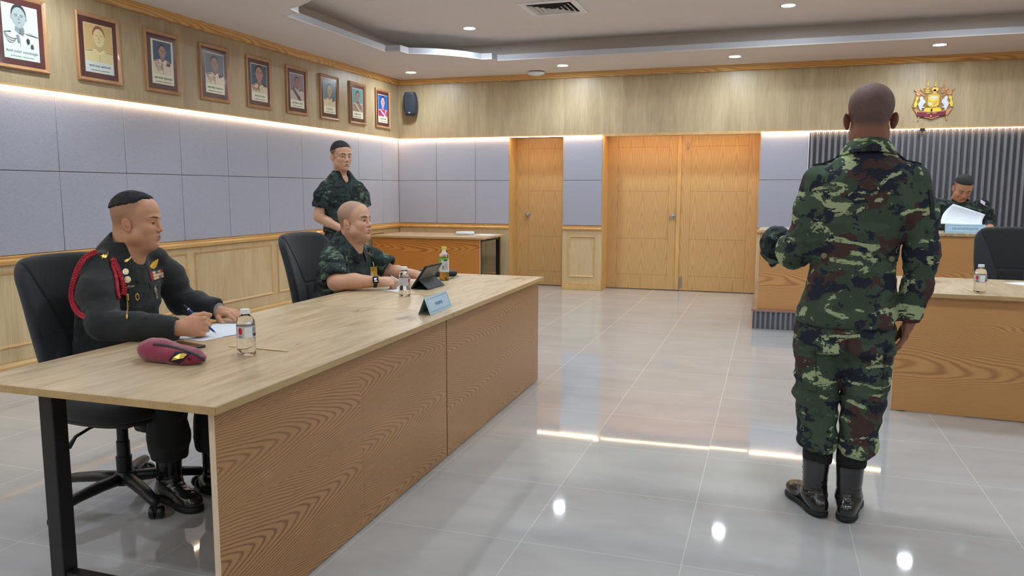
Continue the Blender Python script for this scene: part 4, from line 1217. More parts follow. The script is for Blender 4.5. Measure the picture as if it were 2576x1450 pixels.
def patch(surf, quad, name, mat, parent, th=0.002, off=0.001, nu=6, nv=6, O=(0, 0, 0), poly=None):
    """quad: four picture points tl,tr,br,bl laid onto the surface; poly: optional outline in 0..1 square"""
    tl, tr, br, bl = [Vector(q) for q in quad]
    def pt(u, v):
        q = (tl * (1 - u) + tr * u) * (1 - v) + (bl * (1 - u) + br * u) * v
        return surf.at(q[0], q[1])
    mb = MB(); O = Vector(O)
    if poly is None:
        G = [[pt(i / nu, j / nv) for i in range(nu + 1)] for j in range(nv + 1)]
        nm = sum((g[1] for r in G for g in r), Vector()).normalized()
        F = [g[0] + nm * (off + th) - O for r in G for g in r]; B = [g[0] + nm * (off - 0.002) - O for r in G for g in r]
        N = len(F); ix = lambda i, j: j * (nu + 1) + i; fs = []
        for j in range(nv):
            for i in range(nu):
                a, b, c, d = ix(i, j), ix(i + 1, j), ix(i + 1, j + 1), ix(i, j + 1); fs += [(a, b, c, d), (N + d, N + c, N + b, N + a)]
        for i in range(nu): fs += [(ix(i, 0), N + ix(i, 0), N + ix(i + 1, 0), ix(i + 1, 0)), (ix(i, nv), ix(i + 1, nv), N + ix(i + 1, nv), N + ix(i, nv))]
        for j in range(nv): fs += [(ix(0, j), ix(0, j + 1), N + ix(0, j + 1), N + ix(0, j)), (ix(nu, j), N + ix(nu, j), N + ix(nu, j + 1), ix(nu, j + 1))]
        mb.add(F + B, fs)
    else:
        pts = [pt(*p) for p in poly]; nm = sum((g[1] for g in pts), Vector()).normalized()
        mb.prism(list(range(len(poly))), lambda k, s_: pts[k][0] + nm * ((off + th) if s_ else (off - 0.002)) - O)
    return mb.build(name, mat, parent)
def cord(surf, pxs, name, mat, parent, r=0.004, off=0.003, O=(0, 0, 0), n=40, flat=None, braid=0):
    P = []
    m = len(pxs) - 1
    for k in range(n + 1):
        t = k / n * m; i = min(int(t), m - 1); f = t - i
        a = Vector(pxs[max(i - 1, 0)]); b = Vector(pxs[i]); c = Vector(pxs[i + 1]); d = Vector(pxs[min(i + 2, m)])
        q = 0.5 * ((2 * b) + (c - a) * f + (2 * a - 5 * b + 4 * c - d) * f * f + (3 * b - a - 3 * c + d) * f ** 3)
        p, nn = surf.at(q[0], q[1]); P.append(p + nn * (r * 0.7 + off) - Vector(O))
    for _ in range(3): P = [P[0]] + [(P[i - 1] + P[i] * 2 + P[i + 1]) / 4 for i in range(1, len(P) - 1)] + [P[-1]]
    rs = [r * (1 + braid * math.sin(i * 2.1)) for i in range(len(P))]
    return MB().tube(P, rs, 10, flat=flat).build(name, mat, parent, smooth=True)

def ridges(V, s, amp, seed=0.0, pw=1.0):
    n = fbm(V * np.array(s) + seed, 3); r = 1 - np.abs(2 * n - 1) * 2.2; return amp * np.clip(r, -0.6, 1)

def place(V, O, yaw=0, pitch=0, roll=0, sc_=1.0):
    Rm = Rz(yaw) @ Ry(pitch) @ Rx(roll); return (V * sc_) @ Rm.T + np.array(O)

class Person:
    def __init__(s, label, base):
        s.base = np.array(base, float); s.label = label; s.parts = []; s.kids = []
    def rel(s, V): return V - s.base
    def head(s, P, O, yaw, pitch=0, roll=0, sc_=1.0):
        V, Q, C, hair, eyes = build_head(P); s.parts.append((s.rel(place(V, O, yaw, pitch, roll, sc_)), Q, 0, C))
        for (ev, eq, ec) in eyes: s.eyes = True; s.parts.append((s.rel(place(ev, O, yaw, pitch, roll, sc_)), eq, 1, ec))
        s.hv = None
        if hair is not None: s.hv = (s.rel(place(hair[0], O, yaw, pitch, roll, sc_)), hair[1])
        s.skin = P['skin']
    def limb(s, S, disp=None, C=None):
        V, Q = S.mesh(); V = relax(V, Q, 1, 0.4)
        s.parts.append((s.rel(V), Q, 0, skin_tint(V, s.skin) if C is None else C(V))); return V
    def body_core(s, S):
        V, Q = S.mesh(); s.parts.append((s.rel(V), Q, 0, skin_tint(V, s.skin)))
    def finish(s):
        s.root = skin_object('person', s.parts, [M['skin'], M['eye']]); s.root.location = tuple(s.base); tag(s.root, s.label, 'person')
        if s.hv is not None: skin_object('hair', [(s.hv[0], s.hv[1], 0, None)], [M['hair']], s.root)
        return s.root
    def cloth(s, name, S, mat, disp=None, it=2, keep=True):
        V, Q = S.mesh(); V = relax(V, Q, it, 0.5)
        if disp is not None: N = normals(V, Q); V = V + N * disp(V)[:, None]
        o = skin_object(name, [(s.rel(V), Q, 0, None)], [mat], s.root); o.data.color_attributes.remove(o.data.color_attributes['Col'])
        return o, Surf(V, Q)

def fr(o, fwd, up=(0, 0, 1)):
    ez = np.array(up, float); ez /= np.linalg.norm(ez); ex = np.array(fwd, float); ex -= ez * (ex @ ez); ex /= np.linalg.norm(ex); ey = np.cross(ez, ex); return (np.array(o, float), ex, ey, ez)

def collar(person, name, mat, c, fwd, rx, ry, z0, h, spread=0.5, gap=0.35, flap=0.05, tilt=0.02, tip=0.03, lean=0.0, n=36):
    """stand-and-fall collar around the neck; gap: half opening angle at the front"""
    o, ex, ey, ez = fr(c, fwd, (lean * fwd[0], lean * fwd[1], 1)); mb = MB(); vs = []; rows = 5
    for k in range(n + 1):
        a = gap + (2 * PI - 2 * gap) * k / n; f = 1 - abs(2 * k / n - 1); fr_ = (1 - f) ** 2.5     # fr_ 1 at the tips
        d = ex * math.cos(a) + ey * math.sin(a); R = lambda e: ex * math.cos(a) * (rx + e) + ey * math.sin(a) * (ry + e)
        drop = z0 - 0.030 * fr_ - tilt * (1 + math.cos(a)) * 0.5
        p0 = o + R(0) + ez * drop
        p1 = o + R(-0.004) + ez * (drop + h * (1 - 0.45 * fr_))
        p2 = o + R(0.002) + ez * (drop + h * (1 - 0.45 * fr_) + 0.003)
        p3 = o + R(0.020 + 0.012 * fr_) + ez * (drop + h * 0.25 - 0.012 * fr_)
        p4 = o + R(flap * 0.75 + 0.018 * fr_) + ez * (drop - flap * 0.55 - tip * fr_) 
        vs += [p0, p1, p2, p3, p4]
    vs = [tuple(v - person.base) for v in vs]
    fs = [(k * rows + j, (k + 1) * rows + j, (k + 1) * rows + j + 1, k * rows + j + 1) for k in range(n) for j in range(rows - 1)]
    mb.add(vs, fs); o_ = mb.build(name, mat, person.root, smooth=True, solid=0.003, subsurf=1)
    return o_

def boot(person, ankle, toe, h=0.22, shine=None, sc_=1.0, lean=(0, 0)):
    a = np.array(ankle, float); t = np.array(toe, float); d = t - a; d[2] = 0; L = np.linalg.norm(d); d /= L
    fz = a[2]
    S = SDF(np.minimum(a, t) + (-0.12, -0.12, -0.03), np.maximum(a, t) + (0.12, 0.12, h + 0.06), 0.005)
    side = np.array([-d[1], d[0], 0]); F = (np.array([a[0], a[1], fz]), d, side, np.array([0, 0, 1.0])); k = sc_
    Mx = np.stack([d, side, np.array([0, 0, 1.0])], 1)
    g = lambda x, y, z: np.array([a[0], a[1], fz]) + d * x * k + side * y * k + np.array([0, 0, z * k])
    top = g(0, 0, h) + np.array([lean[0], lean[1], 0])
    S.rc(g(0.005, 0, 0.09), top, 0.046 * k, 0.056 * k, 0.03)
    S.el(g(-0.035, 0, 0.045), (0.050 * k, 0.038 * k, 0.045 * k), 0.03, M=Mx)
    S.rc(g(0.01, 0, 0.075), g(0.12, 0, 0.045), 0.046 * k, 0.036 * k, 0.03)
    S.el(g(0.155, 0.002, 0.038), (0.065 * k, 0.046 * k, 0.036 * k), 0.03, M=Mx)
    S.plane((0, 0, fz + 0.018), (0, 0, -1)); S.plane(top, (0, 0, 1))
    o, sf = person.cloth('boot', S, M['boot_leather'], lambda V: ridges(V, (26, 26, 60), 0.003) * np.exp(-((V[:, 2] - fz - 0.10) / 0.05) ** 2), it=1)
    so = SDF(np.minimum(a, t) + (-0.12, -0.12, -0.03), np.maximum(a, t) + (0.12, 0.12, 0.08), 0.004)
    so.el(g(-0.025, 0, 0.012), (0.060 * k, 0.042 * k, 0.03), 0.02, M=Mx); so.rc(g(0.0, 0, 0.012), g(0.12, 0, 0.012), 0.038 * k, 0.044 * k, 0.02)
    so.el(g(0.152, 0.002, 0.012), (0.072 * k, 0.050 * k, 0.03), 0.02, M=Mx)
    so.plane((0, 0, fz + 0.0025), (0, 0, -1)); so.plane((0, 0, fz + 0.026), (0, 0, 1))
    V, Q = so.mesh(); s_ = skin_object('sole', [(person.rel(V), Q, 0, None)], [M['black_matte']], o)
    # laces
    lc = MB()
    for j in range(5):
        zz = 0.085 + 0.026 * j; xx = 0.062 - 0.006 * j if j > 0 else 0.085
        p = [g(xx - 0.02, -0.03, zz), g(xx + 0.008, 0, zz + 0.012), g(xx - 0.02, 0.03, zz)]
        q = [sf.near(v)[0] + (Vector(v) - sf.near(g(0, 0, zz))[0]).normalized() * 0.002 for v in p]
        lc.tube([tuple(np.array(v) - person.base) for v in q], 0.0025, 6)
    lc.build('bootlace', M['black_matte'], o, smooth=True)
    return o
def leather():
    t = NT('boot_leather'); t.color(srgb(26, 26, 29)); f = t.noise(t.coord(), 35, 4, 0.6); t.bump(f, 0.25, 0.004); return t.set(0.22, spec=0.6, coat=0.5)
M['boot_leather'] = leather()

M['camo_back'] = camo('woodland_camouflage_bright', srgb(62, 76, 62), srgb(37, 41, 53), srgb(72, 53, 50), srgb(160, 172, 132), (0.8, 0.9, 1.0), 3.0, 0.595, s0=9.0, px=0.0016)
M['camo_dark'] = camo('woodland_camouflage_dark', srgb(44, 54, 54), srgb(25, 28, 35), srgb(40, 43, 42), srgb(88, 110, 92), (1, 0.9, 1), 7.0, 0.60, s0=11.0, px=0.0015)
def dark_wool(name, c):
    t = NT(name); co = t.coord(); t.color(c)
    b1 = t.n('Bump'); f = t.noise(t.map(co, (1, 1, 1.6)), 12, 3, 0.5, 0.8); t.l(f, b1.inputs['Height']); b1.inputs['Strength'].default_value = 0.4; b1.inputs['Distance'].default_value = 0.014
    t.bump(t.noise(co, 700, 1), 0.12, 0.0004, b1.outputs[0]); return t.set(0.8, spec=0.25, sheen=0.12)
M['uniform_dark'] = dark_wool('dark_green_uniform_cloth', srgb(40, 42, 44))
M['red_cord'] = plain('crimson_cord', srgb(168, 22, 44), 0.6)
M['pin_gold'] = plain('gilt_pin', srgb(232, 190, 96), 0.3, metal=0.7)
M['pin_silver'] = plain('silver_pin', srgb(196, 190, 180), 0.35, metal=0.7)
M['tape_dark'] = plain('name_tape_cloth', srgb(26, 30, 40), 0.8)
M['tape_edge'] = plain('name_tape_edging', srgb(120, 112, 82), 0.8)
M['sock'] = plain('black_sock', srgb(18, 18, 20), 0.9)
SK1 = lin(200, 146, 116); SK2 = lin(202, 154, 128); SK3 = lin(200, 154, 126); SK4 = lin(184, 132, 104); SKS = lin(140, 92, 74)

# ------------------------------------------------ 1. seated officer in the dark uniform
p = Person('seated man in a dark green uniform with red shoulder cord, gripping a blue pen', (-2.62, 2.66, 0))
p.head(dict(skin=SK1, w=1.05, fat=0.006, neck=(-0.055, 0, -0.19), neck_r=0.062, nape_fill=1, eye_open=0.0038, eye_down=0.0005, brow_t=0.0038, stub_col=lin(118, 96, 80), stubble=0.55, fade=0.06, lip=lin(132, 78, 72), front_dz=0.03,
            top_hair=dict(g=0.0070, z0=0.086, slope=0.22, side=0.05, x1=0.060, recede=0.9, amp=0.006, dir=(40, 200, 60))), (-2.596, 2.712, 1.186), math.radians(20), math.radians(2), 0, 0.965)
# right forearm and fist
S = SDF((-2.42, 2.36, 0.66), (-1.98, 2.78, 0.92), 0.0024)
wR = V3(-2.212, 2.502, 0.782)
S.rc((-2.40, 2.42, 0.785), wR, 0.040, 0.029, 0.01)
h1 = hand(S, wR, (0.74, 0.67, 0.0), (0.60, -0.76, 0.25), +1, [(1.25, 1.45, 0.8), (1.30, 1.45, 0.8), (1.35, 1.45, 0.8), (1.42, 1.40, 0.8)], thumb=(0.50, 0.35), spread=0.0, sc_=1.08)
p.limb(S)
S = SDF((-2.56, 2.80, 0.66), (-2.08, 3.05, 0.86), 0.0024); wL = V3(-2.375, 2.935, 0.778)
S.rc((-2.54, 2.955, 0.80), wL, 0.040, 0.028, 0.01)
hand(S, wL, (0.97, -0.10, -0.05), (0.12, -0.12, 1), -1, [(0.35, 0.45, 0.3), (0.40, 0.45, 0.3), (0.45, 0.5, 0.35), (0.5, 0.55, 0.4)], thumb=(0.75, 0.35), spread=0.12)
p.limb(S)
S = SDF((-3.0, 2.38, 0.05), (-2.0, 3.05, 1.12), 0.012)
TF = fr((-2.735, 2.665, 0.50), (1, 0.05, 0), (0.13, 0.02, 1))
S.loft(TF, [(0.0, 0, 0, 0.09, 0.15), (0.2, 0, 0, 0.085, 0.13), (0.4, 0, 0, 0.09, 0.15), (0.5, 0, 0, 0.07, 0.14), (0.57, 0, 0, 0.05, 0.07)], 0.04)
S.chain([(-2.645, 2.515, 1.0), (-2.48, 2.40, 0.79), (-2.40, 2.42, 0.785)], [0.045, 0.038, 0.036], 0.03); S.chain([(-2.655, 2.885, 1.0), (-2.60, 2.965, 0.80), (-2.53, 2.955, 0.80)], [0.045, 0.038, 0.036], 0.03)
for sy, kn, an in ((2.56, (-2.31, 2.53, 0.50), (-2.39, 2.60, 0.12)), (2.77, (-2.28, 2.76, 0.50), (-2.28, 2.74, 0.12))):
    S.chain([(-2.70, sy, 0.56), kn, an], [0.070, 0.045, 0.028], 0.03)
p.body_core(S); p.finish()
B = p.base
# jacket
J = SDF((-3.02, 2.28, 0.55), (-2.12, 3.12, 1.20), 0.0065)
J.loft(TF, [(0.06, -0.005, 0, 0.135, 0.185), (0.14, 0, 0, 0.135, 0.178), (0.24, 0.004, 0, 0.132, 0.172), (0.36, 0.01, 0, 0.132, 0.186), (0.45, 0.01, 0, 0.115, 0.178), (0.52, 0.004, 0, 0.092, 0.142), (0.575, 0.0, 0, 0.068, 0.096), (0.615, 0.0, 0, 0.058, 0.070)], 0.03, p=2.3)
J.chain([(-2.645, 2.54, 1.005), (-2.585, 2.465, 0.91), (-2.495, 2.405, 0.80)], [0.066, 0.066, 0.060], 0.045)
J.chain([(-2.495, 2.405, 0.80), (-2.36, 2.44, 0.788), (-2.235, 2.49, 0.782)], [0.062, 0.054, 0.047], 0.02)
J.chain([(-2.655, 2.855, 1.005), (-2.65, 2.94, 0.92), (-2.61, 2.965, 0.81)], [0.066, 0.066, 0.060], 0.045)
J.chain([(-2.61, 2.975, 0.81), (-2.50, 2.955, 0.80), (-2.385, 2.938, 0.788)], [0.062, 0.054, 0.045], 0.02)
dR = V3(0.92, 0.39, 0.0); J.plane((-2.222, 2.495, 0.78), dR, (-2.30, 2.40, 0.66), (-2.1, 2.62, 0.90)); J.rc((-2.262, 2.478, 0.782), (-2.10, 2.54, 0.782), 0.033, 0.034, 0.004, 's')
dL = V3(1, -0.05, 0); J.plane((-2.380, 2.938, 0.78), dL, (-2.45, 2.85, 0.66), (-2.2, 3.05, 0.90)); J.rc((-2.41, 2.94, 0.784), (-2.25, 2.93, 0.784), 0.031, 0.033, 0.004, 's')
J.rc((-2.655, 2.68, 1.10), (-2.61, 2.69, 1.26), 0.056, 0.066, 0.006, 's')
J.el((-2.575, 2.69, 1.055), (0.055, 0.032, 0.045), 0.01, 's')
def d1(V):
    w1 = np.exp(-((V[:, 0] + 2.5) / 0.12) ** 2 - ((V[:, 1] - 2.42) / 0.12) ** 2 - ((V[:, 2] - 0.80) / 0.10) ** 2)
    return ridges(V, (7, 7, 15), 0.0045, 3) + w1 * ridges(V, (22, 22, 22), 0.005, 9) + 0.0016 * np.sin(V[:, 2] * 90 + 4 * np.sin(V[:, 0] * 20)) * (V[:, 2] < 0.98)
jk, js = p.cloth('jacket', J, M['uniform_dark'], d1)
collar(p, 'collar', M['uniform_dark'], (-2.640, 2.685, 1.075), (0.98, 0.12, 0), 0.068, 0.070, 0.02, 0.040, gap=0.30, flap=0.062, tilt=0.055, tip=0.030, lean=0.25)
# trousers
T = SDF((-2.95, 2.35, 0.10), (-2.05, 2.95, 0.70), 0.0075)
T.loft(TF, [(0.0, 0, 0, 0.14, 0.18), (0.10, 0, 0, 0.13, 0.175)], 0.03)
T.chain([(-2.70, 2.57, 0.57), (-2.33, 2.53, 0.52)], [0.095, 0.082], 0.04); T.chain([(-2.33, 2.53, 0.52), (-2.36, 2.57, 0.30), (-2.375, 2.585, 0.225)], [0.082, 0.076, 0.074], 0.03)
T.chain([(-2.70, 2.77, 0.57), (-2.28, 2.77, 0.52)], [0.095, 0.082], 0.04); T.chain([(-2.28, 2.77, 0.52), (-2.28, 2.75, 0.30), (-2.28, 2.745, 0.225)], [0.082, 0.076, 0.074], 0.03)
T.plane((0, 0, 0.205), (0, 0, -1))
p.cloth('trousers', T, M['uniform_dark'], lambda V: ridges(V, (9, 9, 16), 0.005, 5))
boot(p, (-2.405, 2.605, 0), (-2.155, 2.52, 0), 0.25, lean=(0.025, -0.015)); boot(p, (-2.285, 2.745, 0), (-2.035, 2.70, 0), 0.25, lean=(0.005, 0.005))
# badges and cord
O = p.base
def braid_cord(pxs, name, r, seg=46):
    """plaited cord: three strands winding round one another"""
    base = MB(); P = []
    c = cord(js, pxs, name, M['red_cord'], p.root, r=r, off=0.002, O=O, n=seg, flat=0.6)
    return c
# outer loop hangs free around the upper arm
lp = [(-2.652, 2.505, 1.085), (-2.690, 2.455, 1.055), (-2.715, 2.415, 0.99), (-2.715, 2.385, 0.92), (-2.690, 2.365, 0.85), (-2.640, 2.355, 0.805), (-2.590, 2.350, 0.795), (-2.555, 2.370, 0.80)]
def smooth_path(pts, n):
    out = []; m = len(pts) - 1; pts = [Vector(q) for q in pts]
    for k in range(n + 1):
        t = k / n * m; i = min(int(t), m - 1); f = t - i
        a, b, c, d = pts[max(i - 1, 0)], pts[i], pts[i + 1], pts[min(i + 2, m)]
        out.append(0.5 * ((2 * b) + (c - a) * f + (2 * a - 5 * b + 4 * c - d) * f * f + (3 * b - a - 3 * c + d) * f ** 3))
    return out
def plait(path, r, w, name, turns=0.012, side=None):
    """flat plait: strands weaving left and right over a path"""
    mb = MB(); n = len(path); L = [0]
    for i in range(1, n): L.append(L[-1] + (path[i] - path[i - 1]).length)
    for ph in range(3):
        Q = []
        for i in range(n):
            t = (path[min(i + 1, n - 1)] - path[max(i - 1, 0)]).normalized(); nn = side[i] if side else Vector((0.5, -0.8, 0.2)); b = t.cross(nn).normalized(); nn2 = b.cross(t)
            a = 2 * PI * (L[i] / turns / 3 + ph / 3)
            Q.append(path[i] + b * math.sin(a) * w + nn2 * math.sin(2 * a) * r * 0.55 - Vector(O))
        mb.tube(Q, r, 8)
    return mb.build(name, M['red_cord'], p.root, smooth=True)
pth = []
for q in smooth_path([(243, 634), (215, 648), (196, 676), (184, 712), (180, 750), (189, 778), (205, 795), (222, 800)], 150):
    pp, nn = js.at(q[0], q[1]) if False else (None, None)
    pth.append(q)
def free_px(px, depth_pts, n=150):
    """cord hanging just outside the sleeve: follow sight lines at a smoothly varying distance"""
    out = []; m = len(px) - 1
    for k, q in enumerate(smooth_path([(a[0], a[1], d) for a, d in zip(px, depth_pts)], n)):
        out.append(CAM + ray(q[0], q[1]) * q[2])
    return out
def dist_y(u, v, y): d = ray(u, v); return y / d[1]
pxl = [(243, 634), (218, 646), (198, 672), (185, 710), (180, 745), (188, 775), (204, 793), (222, 799)]
dep = [dist_y(243, 634, 2.505), dist_y(218, 646, 2.470), dist_y(198, 672, 2.435), dist_y(185, 710, 2.41), dist_y(180, 745, 2.40), dist_y(188, 775, 2.385), dist_y(204, 793, 2.37), dist_y(222, 799, 2.355)]
plait(free_px(pxl, dep), 0.0044, 0.0075, 'shoulder_cord')
ip = [js.at(q[0], q[1]) for q in smooth_path([(280, 655), (290, 675), (300, 700), (307, 725), (306, 742)], 90)]
plait([a[0] + a[1] * 0.008 for a in ip], 0.0048, 0.0115, 'chest_cord', turns=0.010, side=[a[1] for a in ip])
ip = [js.at(q[0], q[1]) for q in smooth_path([(284, 652), (281, 670), (290, 705), (293, 735), (297, 752)], 70)]
plait([a[0] + a[1] * 0.006 for a in ip], 0.0040, 0.005, 'chest_cord', side=[a[1] for a in ip])
cord(js, [(309, 718), (313, 735), (317, 742)], 'cord_tail', M['red_cord'], p.root, 0.0022, 0.004, O)
cord(js, [(317, 740), (318, 748), (318, 756)], 'cord_ferrule', M['pin_gold'], p.root, 0.0062, 0.003, O, n=10)
cord(js, [(318, 757), (319, 775), (321, 804)], 'cord_needle', M['pin_gold'], p.root, 0.0034, 0.003, O, n=18, braid=0.35)
def star_poly(n=5, r=0.42): return [(0.5 + 0.5 * (1 if k % 2 == 0 else r) * math.sin(PI * k / n), 0.5 - 0.5 * (1 if k % 2 == 0 else r) * math.cos(PI * k / n)) for k in range(2 * n)]
patch(js, [(250, 640), (268, 636), (270, 652), (252, 656)], 'rank_star', M['pin_gold'], p.root, 0.003, 0.001, O=O, poly=star_poly())
patch(js, [(262, 638), (273, 632), (272, 648), (264, 650)], 'rank_crown', M['pin_gold'], p.root, 0.004, 0.001, O=O, poly=[(0, 1), (0.1, 0.3), (0.4, 0.5), (1, 0), (0.8, 0.8), (0.5, 1)])
for (x, y, r, m_) in ((315, 684, 8.5, 'pin_silver'), (320, 704, 9, 'pin_silver'), (315, 684, 4, 'pin_gold'), (319, 703, 4.5, 'pin_gold')):
    patch(js, [(x - r, y - r), (x + r, y - r), (x + r, y + r), (x - r, y + r)], 'round_badge', M[m_], p.root, 0.002 + (0.002 if r < 5 else 0), 0.001, O=O, poly=[(0.5 + 0.5 * (1 if k % 2 else 0.88) * math.cos(2 * PI * k / 24), 0.5 + 0.5 * (1 if k % 2 else 0.88) * math.sin(2 * PI * k / 24)) for k in range(24)])
nt = patch(js, [(315, 716), (341, 711), (343, 721), (317, 727)], 'name_plate', plain('name_plate_black', srgb(30, 32, 36), 0.3), p.root, 0.002, 0.001, O=O)
for a, b in ((320, 326), (329, 337)):
    patch(js, [(a, 719.5), (b, 718.5), (b, 720.5), (a, 721.5)], 'name_lettering', M['pin_silver'], nt, 0.0006, 0.0032, O=O, nu=2, nv=1)
patch(js, [(338, 738), (348, 735), (350, 756), (341, 758)], 'shield_badge', M['pin_gold'], p.root, 0.002, 0.001, O=O, poly=[(0.5, 0), (1, 0.3), (1, 0.8), (0.5, 1), (0, 0.8), (0, 0.3)])
patch(js, [(340, 741), (346, 739), (348, 753), (343, 755)], 'shield_field', M['black'], p.root, 0.003, 0.001, O=O, poly=[(0.5, 0), (1, 0.3), (1, 0.8), (0.5, 1), (0, 0.8), (0, 0.3)])
patch(js, [(375, 660), (397, 652), (397, 676), (377, 678)], 'wing_badge', plain('yellow_wing', srgb(226, 176, 60), 0.5), p.root, 0.0022, 0.001, O=O, poly=[(0, 0.6), (0.35, 0.15), (1, 0), (0.95, 0.35), (0.75, 0.8), (0.45, 1), (0.1, 0.85)])
RB = [(srgb(150, 40, 50), srgb(210, 190, 150), srgb(60, 70, 120), srgb(190, 150, 70), srgb(150, 40, 60)), (srgb(150, 40, 50), srgb(226, 196, 140), srgb(224, 190, 140), srgb(210, 190, 170), srgb(226, 196, 140)), (srgb(150, 40, 50), srgb(226, 196, 140), srgb(220, 200, 160), srgb(130, 90, 140), srgb(215, 180, 130))]
rb = patch(js, [(375, 686), (408, 677), (411, 697), (380, 708)], 'ribbon_bar', plain('ribbon_back', srgb(120, 40, 50), 0.7), p.root, 0.002, 0.001, O=O)
for r_ in range(3):
    for c_ in range(5):
        f0 = (c_ + 0.06) / 5; f1 = (c_ + 0.97) / 5; v0 = (r_ + 0.08) / 3; v1 = (r_ + 0.92) / 3
        L = lambda u, v: (375 + 33 * u + 5 * v - 2 * u * v, 686 - 9 * u + 22 * v - 2 * u * v)
        patch(js, [L(f0, v0), L(f1, v0), L(f1, v1), L(f0, v1)], 'ribbon', plain('ribbon_%d%d' % (r_, c_), RB[r_][c_], 0.7), rb, 0.0006, 0.0033, O=O, nu=1, nv=1)
patch(js, [(386, 716), (392, 718), (394, 738), (388, 738)], 'medal', M['pin_silver'], p.root, 0.002, 0.001, O=O, poly=[(0.5, 0), (1, 0.5), (0.8, 1), (0.2, 1), (0, 0.5)])
patch(js, [(391, 738), (396, 736), (396, 752), (392, 753)], 'medal', M['pin_silver'], p.root, 0.002, 0.001, O=O, poly=[(0.2, 0), (0.8, 0.1), (1, 0.7), (0.5, 1), (0, 0.6)])
patch(js, [(304, 656), (323, 648), (324, 658), (306, 664)], 'collar_pin', M['pin_gold'], p.root, 0.004, 0.016, O=O, poly=[(0, 0.9), (0.1, 0.4), (0.45, 0.35), (0.6, 0.5), (1, 0.0), (0.9, 0.5), (0.55, 0.9), (0.3, 1.1)])
# pocket flaps and buttons
for q in ([(322, 726), (356, 718), (360, 734), (324, 744)], [(374, 712), (408, 702), (411, 716), (378, 726)]):
    patch(js, q, 'pocket_flap', M['uniform_dark'], p.root, 0.003, 0.0, O=O)
for x, y in ((362, 740), (364, 772), (367, 800), (326, 757), (366, 713)):
    patch(js, [(x - 2.4, y - 2.4), (x + 2.4, y - 2.4), (x + 2.4, y + 2.4), (x - 2.4, y + 2.4)], 'button', M['black_matte'], p.root, 0.003, 0.0, O=O, poly=[(0.5 + 0.5 * math.cos(2 * PI * k / 12), 0.5 + 0.5 * math.sin(2 * PI * k / 12)) for k in range(12)])
# bracelet
MB().lathe([(0.036, -0.006), (0.039, 0), (0.036, 0.006)], 24, axis='x').build('wrist_band', plain('grey_band', srgb(110, 118, 128), 0.4), p.root, smooth=True, M=Matrix.Translation(Vector((-2.372, 2.935, 0.778)) - Vector(O)))
# ------------------------------------------------ 2. seated man in camouflage with a pen at the tablet
def short_sleeve(J, pts, rs, end, d, r, k=0.035):
    """an open sleeve built apart, cut square, then blended into the shirt"""
    K = SDF(J.lo, J.lo + J.h * (J.n - 1), J.h); K.n = J.n.copy(); K.ax = J.ax; K.D = np.full_like(J.D, 1.0)
    K.chain(pts, rs, 0.02); end = np.array(end, float); d = np.array(d, float); d /= np.linalg.norm(d)
    K.plane(end, d); K.rc(end - d * 0.030, end + d * 0.08, r * 0.78, r * 0.84, 0.003, 's')
    h = np.clip(0.5 + 0.5 * (J.D - K.D) / k, 0, 1); near = (np.abs(J.D) < 0.5) & (K.D < 0.5)
    J.D[:] = np.where(near, J.D * (1 - h) + K.D * h - k * h * (1 - h), np.minimum(J.D, K.D))
p = Person('seated man in green camouflage with shaven head and black watch, writing beside a tablet', (-2.50, 4.34, 0))
p.head(dict(skin=SK2, w=1.08, fat=0.005, neck=(-0.060, 0, -0.18), neck_r=0.064, nape_fill=1, eye_open=0.0060, brow_t=0.0048, stub_col=lin(120, 104, 96), stubble=0.60, fade=0.035, lip=lin(150, 92, 88), mouth_open=0.0006, front_dz=0.012, ear_out=0.55, gaze=(1, 0.1, 0.1), beard=0.10),
       (-2.452, 4.335, 1.128), math.radians(-4), math.radians(-6), 0, 0.985)
S = SDF((-2.50, 3.92, 0.68), (-1.98, 4.42, 0.93), 0.0025)
e2 = V3(-2.425, 4.045, 0.785); w2 = V3(-2.205, 4.155, 0.785)
S.rc(V3(-2.475, 4.09, 0.86), e2, 0.056, 0.050, 0.02); S.chain([e2, (-2.33, 4.09, 0.790), w2], [0.050, 0.046, 0.030], 0.02)
hand(S, w2, (0.80, 0.58, -0.02), (0.30, -0.52, 0.80), +1, [(0.9, 1.1, 0.6), (1.05, 1.2, 0.6), (1.15, 1.25, 0.6), (1.25, 1.3, 0.6)], thumb=(0.45, 0.35), spread=0.02, sc_=1.02)
p.limb(S)
S = SDF((-2.48, 4.40, 0.68), (-1.95, 4.78, 0.96), 0.0028)
e2l = V3(-2.40, 4.62, 0.80); w2l = V3(-2.17, 4.60, 0.785)
S.rc((-2.425, 4.61, 0.855), e2l, 0.050, 0.047, 0.02); S.chain([e2l, (-2.31, 4.61, 0.795), w2l], [0.047, 0.042, 0.029], 0.02)
hand(S, w2l, (0.97, 0.12, -0.08), (0.1, -0.1, 1), -1, [(0.35, 0.5, 0.3)] * 4, thumb=(0.7, 0.35), spread=0.12)
p.limb(S)
S = SDF((-2.90, 4.02, 0.05), (-2.0, 4.68, 1.10), 0.012)
TF = fr((-2.62, 4.35, 0.50), (1, 0, 0), (0.20, 0, 1))
S.loft(TF, [(0.0, 0, 0, 0.11, 0.16), (0.2, 0, 0, 0.11, 0.15), (0.4, 0, 0, 0.10, 0.16), (0.48, 0, 0, 0.07, 0.14), (0.54, 0, 0, 0.05, 0.07)], 0.04)
S.chain([(-2.55, 4.22, 0.91), (-2.47, 4.10, 0.86), tuple(e2)], [0.035, 0.035, 0.035], 0.02); S.chain([(-2.55, 4.49, 0.91), (-2.46, 4.58, 0.86), tuple(e2l)], [0.035, 0.035, 0.035], 0.02)
